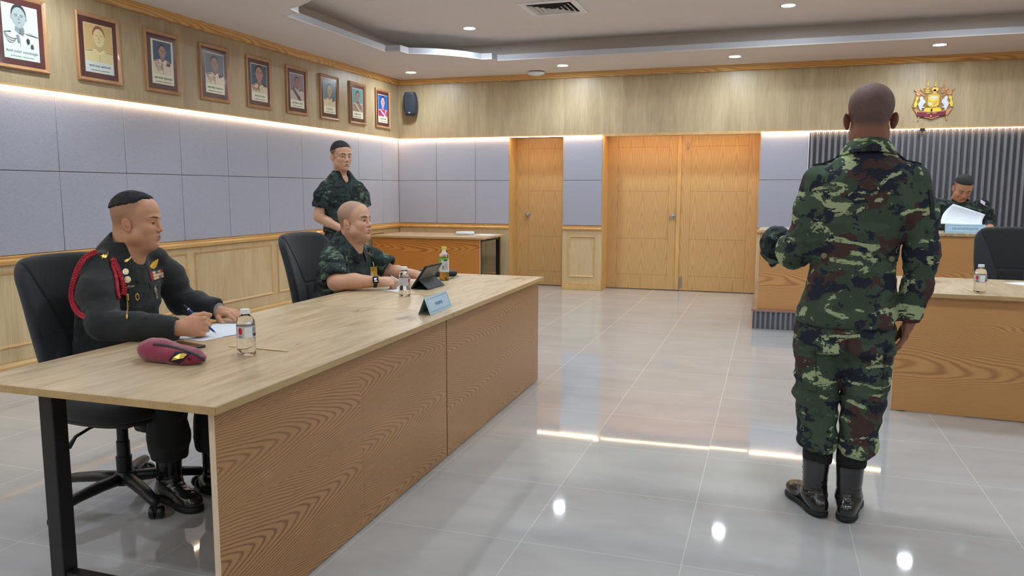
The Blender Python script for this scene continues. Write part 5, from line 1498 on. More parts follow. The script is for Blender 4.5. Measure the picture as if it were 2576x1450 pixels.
for sy in (4.24, 4.46): S.chain([(-2.60, sy, 0.56), (-2.20, sy, 0.50), (-2.22, sy, 0.12)], [0.07, 0.045, 0.028], 0.03)
p.body_core(S); p.finish(); O = B = p.base
J = SDF((-2.92, 3.96, 0.50), (-2.18, 4.76, 1.14), 0.0065)
J.loft(TF, [(0.02, -0.01, 0, 0.165, 0.21), (0.10, 0, 0, 0.155, 0.195), (0.20, 0.01, 0, 0.150, 0.182), (0.32, 0.01, 0, 0.145, 0.192), (0.41, 0.0, 0, 0.122, 0.182), (0.475, -0.004, 0, 0.098, 0.145), (0.53, -0.008, 0, 0.072, 0.098), (0.56, -0.008, 0, 0.064, 0.075)], 0.03, p=2.3)
short_sleeve(J, [(-2.555, 4.21, 0.930), (-2.505, 4.13, 0.890), (-2.450, 4.070, 0.815), (-2.43, 4.05, 0.79)], [0.062, 0.068, 0.074, 0.076], (-2.440, 4.062, 0.806), (0.45, -0.42, -0.80), 0.073)
short_sleeve(J, [(-2.555, 4.50, 0.930), (-2.48, 4.575, 0.885), (-2.38, 4.615, 0.825), (-2.36, 4.615, 0.81)], [0.060, 0.066, 0.070, 0.071], (-2.375, 4.612, 0.825), (0.75, 0.10, -0.45), 0.069)
J.rc((-2.505, 4.345, 1.01), (-2.46, 4.34, 1.18), 0.060, 0.070, 0.006, 's'); J.el((-2.425, 4.335, 0.985), (0.055, 0.030, 0.050), 0.01, 's')
jk, js = p.cloth('shirt', J, M['camo_dark'], lambda V: ridges(V, (8, 8, 13), 0.006, 13) + ridges(V, (20, 20, 26), 0.002, 2))
collar(p, 'collar', M['camo_dark'], (-2.493, 4.34, 1.015), (1, 0, 0), 0.072, 0.074, 0.015, 0.036, gap=0.32, flap=0.055, tilt=0.045, tip=0.030, lean=0.28)
# undershirt at the throat
US = SDF((-2.60, 4.24, 0.90), (-2.36, 4.44, 1.06), 0.005); US.rc((-2.50, 4.34, 0.93), (-2.477, 4.338, 1.018), 0.075, 0.063, 0.01); US.plane((-2.46, 4.34, 1.018), (-0.35, 0, 1)); 
p.cloth('undershirt', US, plain('olive_tee', srgb(112, 104, 84), 0.85))
T = SDF((-2.85, 4.08, 0.08), (-2.05, 4.62, 0.68), 0.0085)
T.loft(TF, [(0.0, 0, 0, 0.15, 0.19), (0.06, 0, 0, 0.145, 0.185)], 0.03)
for sy in (4.24, 4.46): T.chain([(-2.60, sy, 0.57), (-2.20, sy, 0.52)], [0.098, 0.085], 0.04); T.chain([(-2.20, sy, 0.52), (-2.22, sy, 0.19)], [0.085, 0.07], 0.03)
T.plane((0, 0, 0.18), (0, 0, -1)); p.cloth('trousers', T, M['camo_dark'], lambda V: ridges(V, (9, 9, 16), 0.005, 5))
boot(p, (-2.22, 4.24, 0), (-1.97, 4.20, 0), 0.22); boot(p, (-2.22, 4.46, 0), (-1.97, 4.46, 0), 0.22)
def tape(q, name='name_tape', edge=True, n=1, poly=None, inner=0.07):
    if edge: patch(js, q, name + '_edging', M['tape_edge'], p.root, 0.0016, 0.0012, O=O, poly=poly)
    tl, tr, br, bl = [Vector(a) for a in q]; c = (tl + tr + br + bl) / 4
    k = 1 - inner * 2
    q2 = [tuple(c + (a - c) * k) for a in (tl, tr, br, bl)]
    return patch(js, q2, name, M['tape_dark'], p.root, 0.0022, 0.0014, O=O, poly=poly)
tape([(870, 645), (903, 643), (903, 657), (871, 658)])
tape([(876, 628), (891, 633), (890, 642), (878, 641)], 'rank_patch')
tape([(924, 633), (938, 627), (941, 645), (929, 648)], 'qualification_badge', poly=[(0.5, 0), (1, 0.3), (0.8, 0.9), (0.4, 1), (0, 0.45)])
patch(js, [(931, 636), (935, 635), (936, 643), (932, 644)], 'badge_emblem', M['pin_silver'], p.root, 0.003, 0.0016, O=O, poly=[(0.5, 0), (1, 0.6), (0.5, 1), (0, 0.6)])
tape([(923, 656), (931, 654), (932, 661), (924, 663)], 'unit_patch')
for q in ([(868, 660), (907, 660), (909, 685), (874, 685)], [(925, 662), (947, 655), (953, 672), (930, 680)]): patch(js, q, 'pocket', M['camo_dark'], p.root, 0.003, 0.0005, O=O)
patch(js, [(838, 650), (850, 649), (850, 655), (839, 657)], 'arm_patch', plain('arm_patch_cloth', srgb(86, 110, 92), 0.85), p.root, 0.002, 0.001, O=O)
patch(js, [(812, 648), (850, 654), (849, 660), (811, 656)], 'pocket_flap', M['camo_dark'], p.root, 0.004, 0.0, O=O)
# yellow pass hanging at the chest
idm = frame_matrix(Vector((-2.392, 4.445, 0.812)) - Vector(O), (0.86, 0.50, 0), (0, 0, 1))
idc = MB().box(-0.021, 0.021, -0.030, 0.030, -0.0008, 0.0008).build('identity_card', plain('yellow_pass', srgb(214, 170, 48), 0.4), p.root, M=idm)
MB().box(-0.018, -0.004, -0.026, -0.004, 0.0008, 0.0011).build('pass_photo', plain('pass_photo', srgb(230, 226, 220), 0.4), idc, M=idm)
il = MB()
for k in range(4): il.box(-0.016, 0.017, 0.006 + 0.006 * k, 0.0085 + 0.006 * k, 0.0008, 0.0010)
il.build('pass_lines', plain('pass_ink', srgb(150, 100, 20), 0.5), idc, M=idm)
MB().tube([idm @ Vector((0, 0.029, 0)), idm @ Vector((0, 0.045, -0.006)), idm @ Vector((-0.004, 0.060, -0.012))], 0.003, 6).build('pass_clip', plain('pale_clip', srgb(190, 210, 190), 0.4), idc)
# smart watch on the right wrist
wd = np.array([0.80, 0.58, 0]); wd /= np.linalg.norm(wd); wc = w2 - wd * 0.022
Mw = Matrix((tuple(wd), (-wd[1], wd[0], 0), (0, 0, 1))).transposed().to_4x4(); Mw.translation = Vector(wc) - Vector(O)
wt = MB().lathe([(0.0315, -0.011), (0.034, -0.008), (0.034, 0.008), (0.0315, 0.011)], 28, axis='x').build('watch', M['black'], p.root, auto=40, M=Mw)
# watch face looks towards the camera side
fd = np.array([0.42, -0.62, 0.35]); fd -= wd * (fd @ wd); fd /= np.linalg.norm(fd); sd = np.cross(fd, wd)
Mf = Matrix((tuple(wd), tuple(sd), tuple(fd))).transposed().to_4x4(); Mf.translation = Vector(wc + fd * 0.037) - Vector(O)
MB().box(-0.0175, 0.0175, -0.021, 0.021, -0.006, 0.005).build('watch_case', M['black'], wt, bevel=0.005, seg=3, M=Mf)
MB().box(-0.0145, 0.0145, -0.018, 0.018, 0.005, 0.0058).build('watch_screen', plain('watch_glass', srgb(14, 16, 20), 0.08), wt, M=Mf)
wl_ = MB()
for (x0, x1, y0, y1) in ((-0.009, 0.008, 0.006, 0.010), (-0.009, 0.004, -0.001, 0.003), (-0.008, 0.009, -0.011, -0.007)): wl_.box(x0, x1, y0, y1, 0.0058, 0.0061)
wl_.build('watch_digits', emit('watch_digits', (0.8, 0.9, 0.95), 0.7), wt, M=Mf)

# ------------------------------------------------ 3. man standing against the wall
k3 = 0.9435
p = Person('standing man in short-sleeved dark camouflage waiting behind the seated man, hands clasped', (-3.43, 5.87, 0))
yaw3 = math.radians(-31)
p.head(dict(skin=SK3, w=0.97, fat=0.0, neck=(-0.030, 0, -0.19), neck_r=0.052, eye_open=0.0040, brow_t=0.0038, stub_col=lin(52, 46, 46), stubble=0.9, fade=0.03, lip=lin(150, 98, 92), front_dz=0.018, ear_out=0.6, gaze=(1, -0.1, -0.02),
            top_hair=dict(g=0.0030, z0=0.066, slope=0.26, side=-0.05, x1=0.078, recede=0.45, amp=0.004, ragged=0.5)), (-3.435, 5.86, 1.602), yaw3, math.radians(3), 0, 0.985)
f3 = V3(math.cos(yaw3), math.sin(yaw3), 0); l3 = V3(-f3[1], f3[0], 0); c3 = V3(-3.445, 5.875, 0)
q3 = lambda f, l, z: c3 + f3 * f + l3 * l + V3(0, 0, z)
arms = {}
for sg, nm in ((-1, 'R'), (1, 'L')):
    sh = q3(0.0, sg * 0.172, 1.365); el = q3(-0.01, sg * 0.215, 1.105); wr = q3(0.145, sg * 0.055, 0.985)
    lo = np.minimum(np.minimum(sh, el), wr) - 0.16; hi = np.maximum(np.maximum(sh, el), wr) + 0.16; hi[2] = 1.30
    S = SDF(lo, hi, 0.0042); S.chain([sh, el], [0.052, 0.041], 0.02); S.chain([el, el + (wr - el) * 0.35, wr], [0.041, 0.040, 0.026], 0.02)
    dh = (q3(0.17, -sg * 0.04, 0.93) - wr)
    hand(S, wr, dh, f3 * (1 if sg < 0 else 1), 1 if sg < 0 else -1, [(0.4, 0.6, 0.4)] * 4, thumb=(0.5, 0.3), spread=0.05, sc_=0.95); p.limb(S); arms[nm] = (sh, el, wr)
S = SDF(c3 + (-0.3, -0.3, 0.04), c3 + (0.3, 0.3, 1.48), 0.013); F3 = fr(tuple(c3), tuple(f3))
S.loft(F3, [(0.86, 0, 0, 0.09, 0.15), (1.05, 0, 0, 0.085, 0.125), (1.25, 0, 0, 0.095, 0.14), (1.36, 0, 0, 0.075, 0.13), (1.42, 0, 0, 0.05, 0.07)], 0.03)
for sg in (-1, 1): S.chain([q3(0, sg * 0.09, 0.86), q3(0.01, sg * 0.10, 0.48), q3(-0.02, sg * 0.11, 0.1)], [0.08, 0.055, 0.04], 0.03)
p.body_core(S); p.finish(); O = B = p.base
J = SDF(c3 + (-0.36, -0.36, 0.94), c3 + (0.36, 0.36, 1.52), 0.007)
J.loft(F3, [(0.98, 0, 0, 0.118, 0.165), (1.06, 0, 0, 0.112, 0.158), (1.16, 0.004, 0, 0.115, 0.168), (1.28, 0.008, 0, 0.118, 0.182), (1.36, 0.0, 0, 0.104, 0.172), (1.415, -0.005, 0, 0.082, 0.128), (1.465, -0.010, 0, 0.062, 0.085), (1.49, -0.012, 0, 0.056, 0.066)], 0.03, p=2.3)
for sg, nm in ((-1, 'R'), (1, 'L')):
    sh, el, wr = arms[nm]; d = el - sh; d /= np.linalg.norm(d); sh2 = sh - l3 * sg * 0.026 + V3(0, 0, -0.012)
    short_sleeve(J, [sh2, sh + d * 0.09, sh + d * 0.20], [0.052, 0.061, 0.067], sh + d * 0.180, d, 0.065)
J.rc(q3(-0.012, 0, 1.44), q3(0.02, 0, 1.62), 0.050, 0.062, 0.006, 's'); J.chain([q3(0.06, 0, 1.47), q3(0.105, 0, 1.40), q3(0.125, 0, 1.34)], [0.040, 0.026, 0.006], 0.008, 's')
jk, js = p.cloth('shirt', J, M['camo_dark'], lambda V: ridges(V, (8, 8, 12), 0.006, 23) + ridges(V, (20, 20, 26), 0.002, 2))
collar(p, 'collar', M['camo_dark'], tuple(q3(-0.004, 0, 1.450)), tuple(f3), 0.066, 0.070, 0.010, 0.034, gap=0.42, flap=0.055, tilt=0.045, tip=0.030, lean=0.12)
NS = SDF(c3 + (-0.25, -0.25, 1.28), c3 + (0.25, 0.25, 1.5), 0.005); 
NS.loft(F3, [(1.28, 0.0, 0, 0.100, 0.10), (1.40, -0.004, 0, 0.085, 0.09), (1.46, -0.01, 0, 0.052, 0.06), (1.50, -0.01, 0, 0.048, 0.054)], 0.02)
Vn, Qn = NS.mesh(); tn = skin_object('neck_skin', [(p.rel(Vn), Qn, 0, skin_tint(Vn, SK3))], [M['skin']], p.root)
for q in ([(834, 478), (868, 478), (868, 492), (836, 495)], [(888, 478), (912, 482), (915, 492), (890, 494)]): patch(js, q, 'pocket_flap', M['camo_dark'], p.root, 0.004, 0.0005, O=O)
tape([(838, 465), (862, 465), (862, 471), (838, 471)], edge=False); tape([(884, 466), (902, 468), (902, 474), (885, 473)], edge=False)
MB().lathe([(0.17, 0.98), (0.172, 0.985), (0.172, 1.02), (0.17, 1.025)], 30).build('belt', M['black_matte'], p.root, M=Matrix.Translation(Vector(c3) - Vector(O)) @ Matrix.Rotation(yaw3, 4, 'Z') @ Matrix.Diagonal((0.70, 0.97, 1, 1)))
T = SDF(c3 + (-0.28, -0.30, 0.10), c3 + (0.28, 0.30, 1.02), 0.009)
T.loft(F3, [(0.84, -0.01, 0, 0.120, 0.170), (0.93, 0, 0, 0.118, 0.165), (1.0, 0, 0, 0.108, 0.155)], 0.03)
for sg in (-1, 1): T.chain([q3(0, sg * 0.090, 0.86), q3(0.01, sg * 0.10, 0.50), q3(-0.01, sg * 0.11, 0.22)], [0.100, 0.078, 0.075], 0.03)
T.plane((0, 0, 0.20), (0, 0, -1)); p.cloth('trousers', T, M['camo_dark'], lambda V: ridges(V, (10, 10, 15), 0.006, 5))
for sg in (-1, 1): a = q3(-0.02, sg * 0.11, 0); boot(p, tuple(a), tuple(a + f3 * 0.2 + l3 * sg * 0.06), 0.22)

# ------------------------------------------------ 4. man reading at the head desk
p = Person('seated soldier in dark camouflage on the dais, bending over a sheet of paper', (1.73, 8.62, 0.19))
yaw4 = math.radians(-88)
p.head(dict(skin=SK4, w=1.0, fat=0.002, neck=(-0.06, 0, -0.17), neck_r=0.056, eye_open=0.0018, eye_down=0.002, brow_t=0.0036, stub_col=lin(70, 62, 60), stubble=0.7, fade=0.05, lip=lin(140, 88, 80), front_dz=0.02, ear_out=0.55,
            top_hair=dict(g=0.0032, z0=0.074, slope=0.24, side=-0.05, x1=0.078, recede=0.35, amp=0.004, ragged=0.4)), (1.735, 8.50, 1.352), yaw4, math.radians(33), math.radians(-4), 0.97)
f4 = V3(math.cos(yaw4), math.sin(yaw4), 0); l4 = V3(-f4[1], f4[0], 0); c4 = V3(1.735, 8.68, 0)
q4 = lambda f, l, z: c4 + f4 * f + l4 * l + V3(0, 0, z)
e4r = q4(0.10, -0.235, 0.995); w4r = q4(0.30, -0.10, 0.995); e4l = q4(0.10, 0.25, 0.995); w4l = q4(0.33, 0.205, 0.995)
for sg, e_, w_ in ((-1, e4r, w4r), (1, e4l, w4l)):
    S = SDF(np.minimum(e_, w_) - 0.16, np.maximum(e_, w_) + 0.16, 0.0045); S.rc(e_, w_, 0.042, 0.028, 0.02)
    hand(S, w_, f4 * 0.9 - l4 * sg * (0.8 if sg > 0 else 0.5), (0, 0, 1), 1 if sg < 0 else -1, [(0.4, 0.5, 0.3)] * 4, thumb=(0.6, 0.3)); p.limb(S)
S = SDF(c4 + (-0.3, -0.35, 0.60), c4 + (0.3, 0.3, 1.32), 0.013); F4 = fr(tuple(c4 + V3(0, 0, 0.66)), tuple(f4), tuple(f4 * 0.22 + V3(0, 0, 1)))
S.loft(F4, [(0, 0, 0, 0.09, 0.15), (0.25, 0, 0, 0.09, 0.13), (0.45, 0, 0, 0.09, 0.15), (0.55, 0, 0, 0.06, 0.12)], 0.03)
p.body_core(S); p.finish(); O = B = p.base
J = SDF(c4 + (-0.36, -0.50, 0.62), c4 + (0.36, 0.25, 1.36), 0.0085)
J.loft(F4, [(0.02, 0, 0, 0.14, 0.19), (0.2, 0, 0, 0.135, 0.18), (0.36, 0, 0, 0.13, 0.19), (0.46, 0, 0, 0.115, 0.19), (0.53, 0, 0, 0.09, 0.14), (0.58, 0, 0, 0.065, 0.085)], 0.03, p=2.3)
for sg, e_, w_ in ((-1, e4r, w4r), (1, e4l, w4l)):
    sh = q4(0.09, sg * 0.18, 1.19); J.chain([sh, (sh + e_) / 2 + l4 * sg * 0.02, e_], [0.070, 0.066, 0.060], 0.04); J.chain([e_, e_ + (w_ - e_) * 0.75], [0.060, 0.050], 0.02)
J.rc(q4(0.10, 0, 1.27), q4(0.18, 0, 1.40), 0.054, 0.062, 0.006, 's')
jk, js = p.cloth('shirt', J, M['camo_dark'], lambda V: ridges(V, (8, 8, 12), 0.007, 33))
collar(p, 'collar', M['camo_dark'], tuple(q4(0.115, 0, 1.225)), tuple(f4), 0.066, 0.072, 0.008, 0.030, gap=0.42, flap=0.050, tilt=0.04, tip=0.028, lean=0.30)
patch(js, [(2467, 502), (2479, 510), (2477, 518), (2466, 510)], 'flag_patch', plain('white_patch', srgb(210, 200, 215), 0.8), p.root, 0.002, 0.001, O=O)
T = SDF(c4 + (-0.3, -0.62, 0.55), c4 + (0.3, 0.2, 0.88), 0.011)
for sg in (-1, 1): T.chain([q4(0, sg * 0.10, 0.74), q4(0.42, sg * 0.11, 0.70)], [0.095, 0.085], 0.04)
p.cloth('trousers', T, M['camo_dark'])
wd4 = (w4l - e4l) / np.linalg.norm(w4l - e4l); wc4 = w4l - wd4 * 0.02
M4 = Matrix((tuple(wd4), tuple(np.cross((0, 0, 1), wd4)), (0, 0, 1))).transposed().to_4x4(); M4.translation = Vector(wc4) - Vector(O)
MB().lathe([(0.031, -0.010), (0.034, -0.006), (0.034, 0.006), (0.031, 0.010)], 20, axis='x').build('watch', M['black'], p.root, M=M4, smooth=True)

# ------------------------------------------------ 5. soldier standing with his back to the camera
p = Person('standing soldier seen from behind in bright woodland camouflage and black boots', (0.30, 3.38, 0))
p.head(dict(skin=SKS, w=1.03, fat=0.0, neck=(-0.012, 0, -0.165), neck_r=0.061, stub_col=lin(84, 74, 74), stubble=0.88, fade=0.035, nape=-0.045, ear_out=0.75), (0.353, 3.385, 1.606), math.radians(90), 0, 0, 1.0)
S = SDF((0.42, 3.28, 0.62), (0.66, 3.50, 1.0), 0.0028)
wS = V3(0.538, 3.365, 0.838)
S.rc((0.54, 3.37, 0.95), wS, 0.034, 0.028, 0.01)
hand(S, wS, (-0.20, 0.04, -0.97), (0.95, -0.22, -0.28), +1, [(0.28, 0.32, 0.2), (0.24, 0.30, 0.2), (0.22, 0.28, 0.2), (0.22, 0.3, 0.2)], thumb=(0.22, 0.1), spread=0.01, sc_=0.98); p.limb(S)
S = SDF((-0.06, 3.40, 0.95), (0.26, 3.82, 1.20), 0.0032); wSl = V3(0.085, 3.62, 1.075)
S.rc((0.105, 3.52, 1.08), wSl, 0.034, 0.028, 0.01); hand(S, wSl, (-0.05, 1, 0.02), (-1, -0.05, 0.1), +1, [(0.9, 1.0, 0.6)] * 4, thumb=(0.4, 0.3), spread=0.0, sc_=0.95); p.limb(S)
S = SDF((0.02, 3.15, 0.05), (0.66, 3.72, 1.50), 0.013); FS = fr((0.335, 3.375, 0), (0, 1, 0))
S.loft(FS, [(0.84, 0, 0.02, 0.10, 0.15), (1.06, 0, 0.01, 0.085, 0.125), (1.28, 0, 0, 0.10, 0.145), (1.37, 0, -0.01, 0.075, 0.13), (1.44, 0, -0.015, 0.05, 0.07)], 0.03)
S.chain([(0.185, 3.37, 1.36), (0.138, 3.39, 1.10), (0.105, 3.55, 1.08)], [0.035, 0.034, 0.03], 0.02); S.chain([(0.505, 3.37, 1.36), (0.556, 3.36, 1.12), (0.535, 3.372, 0.90)], [0.035, 0.034, 0.03], 0.02)
S.chain([(0.225, 3.37, 0.80), (0.215, 3.38, 0.48), (0.225, 3.375, 0.12)], [0.08, 0.055, 0.042], 0.02); S.chain([(0.39, 3.37, 0.80), (0.375, 3.38, 0.48), (0.35, 3.365, 0.12)], [0.08, 0.055, 0.042], 0.02)
p.body_core(S); p.finish(); O = B = p.base
J = SDF((-0.02, 3.14, 0.78), (0.70, 3.72, 1.56), 0.0062)
J.loft(FS, [(0.80, -0.005, 0.030, 0.134, 0.190), (0.86, -0.005, 0.028, 0.132, 0.184), (0.96, 0, 0.020, 0.122, 0.166), (1.05, 0, 0.014, 0.113, 0.150), (1.12, 0, 0.010, 0.116, 0.156), (1.24, 0, 0.0, 0.126, 0.184), (1.33, -0.002, -0.006, 0.120, 0.190), (1.39, -0.004, -0.012, 0.104, 0.180), (1.435, -0.006, -0.016, 0.086, 0.130), (1.475, -0.004, -0.018, 0.070, 0.090), (1.50, -0.002, -0.018, 0.064, 0.074)], 0.03, p=2.4)
J.chain([(0.512, 3.37, 1.372), (0.545, 3.365, 1.25), (0.560, 3.362, 1.10)], [0.060, 0.058, 0.055], 0.035); J.chain([(0.560, 3.362, 1.10), (0.553, 3.366, 0.96), (0.530, 3.372, 0.845)], [0.058, 0.054, 0.046], 0.02)
J.plane((0.533, 3.372, 0.822), (-0.10, 0.02, -1), (0.47, 3.25, 0.74), (0.66, 3.48, 0.90)); J.rc((0.535, 3.37, 0.86), (0.525, 3.375, 0.78), 0.032, 0.040, 0.003, 's')
J.chain([(0.176, 3.37, 1.372), (0.150, 3.375, 1.24), (0.136, 3.39, 1.12)], [0.060, 0.058, 0.057], 0.035)
J.chain([(0.128, 3.39, 1.12), (0.098, 3.44, 1.085), (0.086, 3.56, 1.078)], [0.064, 0.062, 0.046], 0.025); J.rc((0.100, 3.40, 1.055), (0.090, 3.47, 1.045), 0.036, 0.030, 0.03)
J.rc((0.353, 3.37, 1.50), (0.353, 3.385, 1.60), 0.060, 0.066, 0.004, 's')
J.loft(FS, [(0.76, -0.005, 0.030, 0.118, 0.174), (0.84, -0.005, 0.028, 0.115, 0.168)], 0.004, 's')
def dS(V):
    el = np.exp(-((V[:, 0] - 0.11) / 0.10) ** 2 - ((V[:, 2] - 1.10) / 0.10) ** 2)
    er = np.exp(-((V[:, 0] - 0.56) / 0.08) ** 2 - ((V[:, 2] - 1.08) / 0.14) ** 2)
    wst = np.exp(-((V[:, 2] - 1.055) / 0.05) ** 2)
    return ridges(V, (6, 6, 10), 0.0055, 43) + el * ridges(V, (16, 16, 20), 0.010, 3) + er * ridges(V, (8, 8, 24), 0.007, 8) + wst * ridges(V, (14, 14, 30), 0.003, 1)
jk, js = p.cloth('jacket', J, M['camo_back'], dS)
collar(p, 'collar', M['camo_back'], (0.351, 3.372, 1.485), (0, 1, 0), 0.066, 0.074, 0.012, 0.036, gap=0.35, flap=0.040, tilt=0.02, tip=0.03, lean=0.03)
for q, nm in (([(2034, 405), (2096, 386), (2097, 391), (2034, 412)], 0), ([(2262, 386), (2326, 410), (2326, 417), (2262, 391)], 1)):
    a = [js.near(CAM + ray(x, y) * (dist_y(x, y, 3.385)))[0] for x, y in q]
    c0, c1 = (a[0] + a[3]) / 2, (a[1] + a[2]) / 2; d = (c1 - c0).normalized(); wv = Vector((0, 1, 0)); n_ = d.cross(wv); n_ = n_ if n_[2] > 0 else -n_
    mb = MB(); pts = []
    for k in range(7):
        t = k / 6; c = c0.lerp(c1, t); s_, sn = js.near(c + n_ * 0.03); pts.append(s_)
    for dy in (-0.020, 0.020): pass
    vs = []; 
    for s_ in pts:
        for dy in (-0.022, 0.022):
            s2, n2 = js.near(s_ + Vector((0, dy, 0.01))); vs += [tuple(s2 + Vector((0, 0, 0.007)) - Vector(O)), tuple(s2 + Vector((0, 0, 0.0)) - Vector(O))]
    fs = []
    for k in range(6):
        a_, b_ = 4 * k, 4 * (k + 1); fs += [(a_, b_, b_ + 2, a_ + 2), (a_, a_ + 1, b_ + 1, b_), (a_ + 2, b_ + 2, b_ + 3, a_ + 3), (a_ + 1, a_ + 3, b_ + 3, b_ + 1)]
    fs += [(0, 2, 3, 1), (24, 25, 27, 26)]
    mb.add(vs, fs); mb.build('shoulder_strap', M['tape_dark'], p.root)
for q in ([(2037, 630), (2082, 640), (2082, 656), (2040, 650)], [(2230, 640), (2262, 640), (2262, 665), (2232, 656)]):
    patch(js, q, 'waist_tab', M['camo_back'], p.root, 0.005, 0.001, O=O)
for x, y in ((2076, 644), (2240, 650)):
    patch(js, [(x - 7, y - 7), (x + 7, y - 7), (x + 7, y + 7), (x - 7, y + 7)], 'button', M['tape_edge'], p.root, 0.004, 0.005, O=O, poly=[(0.5 + 0.5 * math.cos(2 * PI * k / 16), 0.5 + 0.5 * math.sin(2 * PI * k / 16)) for k in range(16)])
patch(js, [(2334, 478), (2345, 480), (2351, 552), (2341, 550)], 'arm_pocket', M['tape_dark'], p.root, 0.006, 0.0, O=O)
T = SDF((0.06, 3.18, 0.22), (0.56, 3.56, 0.92), 0.0068)
T.loft(FS, [(0.70, -0.01, 0.035, 0.130, 0.178), (0.80, -0.005, 0.032, 0.122, 0.170), (0.90, 0, 0.025, 0.105, 0.155)], 0.03, p=2.3)
T.chain([(0.212, 3.37, 0.76), (0.208, 3.378, 0.50), (0.226, 3.375, 0.325)], [0.098, 0.080, 0.070], 0.03); T.chain([(0.392, 3.37, 0.76), (0.382, 3.378, 0.50), (0.367, 3.370, 0.315)], [0.096, 0.082, 0.069], 0.03)
T.el((0.226, 3.375, 0.305), (0.082, 0.082, 0.040), 0.02); T.el((0.367, 3.368, 0.297), (0.080, 0.080, 0.040), 0.02)
T.rc((0.305, 3.375, 0.80), (0.303, 3.375, 0.66), 0.085, 0.06, 0.03)
T.box((0.300, 3.37, 0.375), (0.0015, 0.14, 0.145), 0.028, 's')
T.box((0.303, 3.245, 0.62), (0.002, 0.035, 0.14), 0.03, 's')
T.plane((0, 0, 0.266), (0, 0, -1))
def dT(V):
    lo_ = np.exp(-((V[:, 2] - 0.33) / 0.07) ** 2)
    return ridges(V, (8, 8, 13), 0.007, 53) + lo_ * ridges(V, (26, 26, 8), 0.006, 3) + 0.003 * np.sin((V[:, 2] + V[:, 0] * 0.6) * 75 + 3 * vnoise(V * 12)) 
tr, ts = p.cloth('trousers', T, M['camo_back'], dT)
for q, nm in (([(2016, 870), (2048, 872), (2056, 985), (2022, 975)], 'cargo_pocket'), ([(2228, 880), (2246, 870), (2236, 985), (2214, 990)], 'cargo_pocket'), ([(2012, 870), (2050, 872), (2050, 905), (2012, 898)], 'cargo_flap')):
    patch(ts, q, nm, M['camo_back'], p.root, 0.009, 0.0, O=O)
for (cx_, cy_, r_) in ((0.226, 3.375, 0.058), (0.355, 3.365, 0.058)):
    MB().lathe([(r_ * 0.95, 0.215), (r_, 0.225), (r_ * 1.02, 0.25), (r_, 0.285)], 28).build('sock_cuff', M['sock'], p.root, smooth=True, M=Matrix.Translation(Vector((cx_, cy_, 0)) - Vector(O)))
boot(p, (0.222, 3.370, 0), (0.140, 3.56, 0), 0.235, sc_=0.98); boot(p, (0.350, 3.355, 0), (0.392, 3.56, 0), 0.225, sc_=0.98)
# folded field cap held in his left hand
C_ = SDF((-0.09, 3.56, 0.96), (0.13, 3.90, 1.22), 0.005)
C_.el((0.035, 3.70, 1.105), (0.058, 0.10, 0.066), 0.02); C_.el((0.005, 3.72, 1.075), (0.040, 0.085, 0.060), 0.03); C_.rc((0.035, 3.66, 1.06), (0.020, 3.70, 1.005), 0.040, 0.012, 0.03)
V, Q = C_.mesh(); V = relax(V, Q, 2); N = normals(V, Q); V = V + N * ridges(V, (14, 14, 18), 0.008, 71)[:, None]
cap = skin_object('field_cap', [(V - V3(0.03, 3.70, 1.09), Q, 0, None)], [M['camo_dark']]); cap.location = (0.03, 3.70, 1.09)
tag(cap, 'crumpled dark camouflage cap held in the left hand of the soldier seen from behind', 'cap')
# ================================================================ LETTERING
def text_mesh(name, s, size, mat, parent, Mx, bold=0.0, align='CENTER', depth=0.0004):
    cu = bpy.data.curves.new(name, 'FONT'); cu.body = s; cu.size = size; cu.align_x = align; cu.align_y = 'CENTER'; cu.extrude = depth; cu.offset = bold; cu.resolution_u = 3
    o = bpy.data.objects.new(name, cu); COL.objects.link(o)
    dg = bpy.context.evaluated_depsgraph_get(); me = bpy.data.meshes.new_from_object(o.evaluated_get(dg))
    bpy.data.objects.remove(o); bpy.data.curves.remove(cu)
    me.transform(Mx); me.materials.clear(); me.materials.append(mat); me.name = name
    o = bpy.data.objects.new(name, me); COL.objects.link(o); o.parent = parent; return o
M['ink'] = plain('dark_ink', srgb(34, 34, 40), 0.6)
M['ink_blue'] = plain('blue_ink', srgb(60, 84, 130), 0.6)
M['paper'] = plain('white_paper', srgb(226, 230, 240), 0.75)

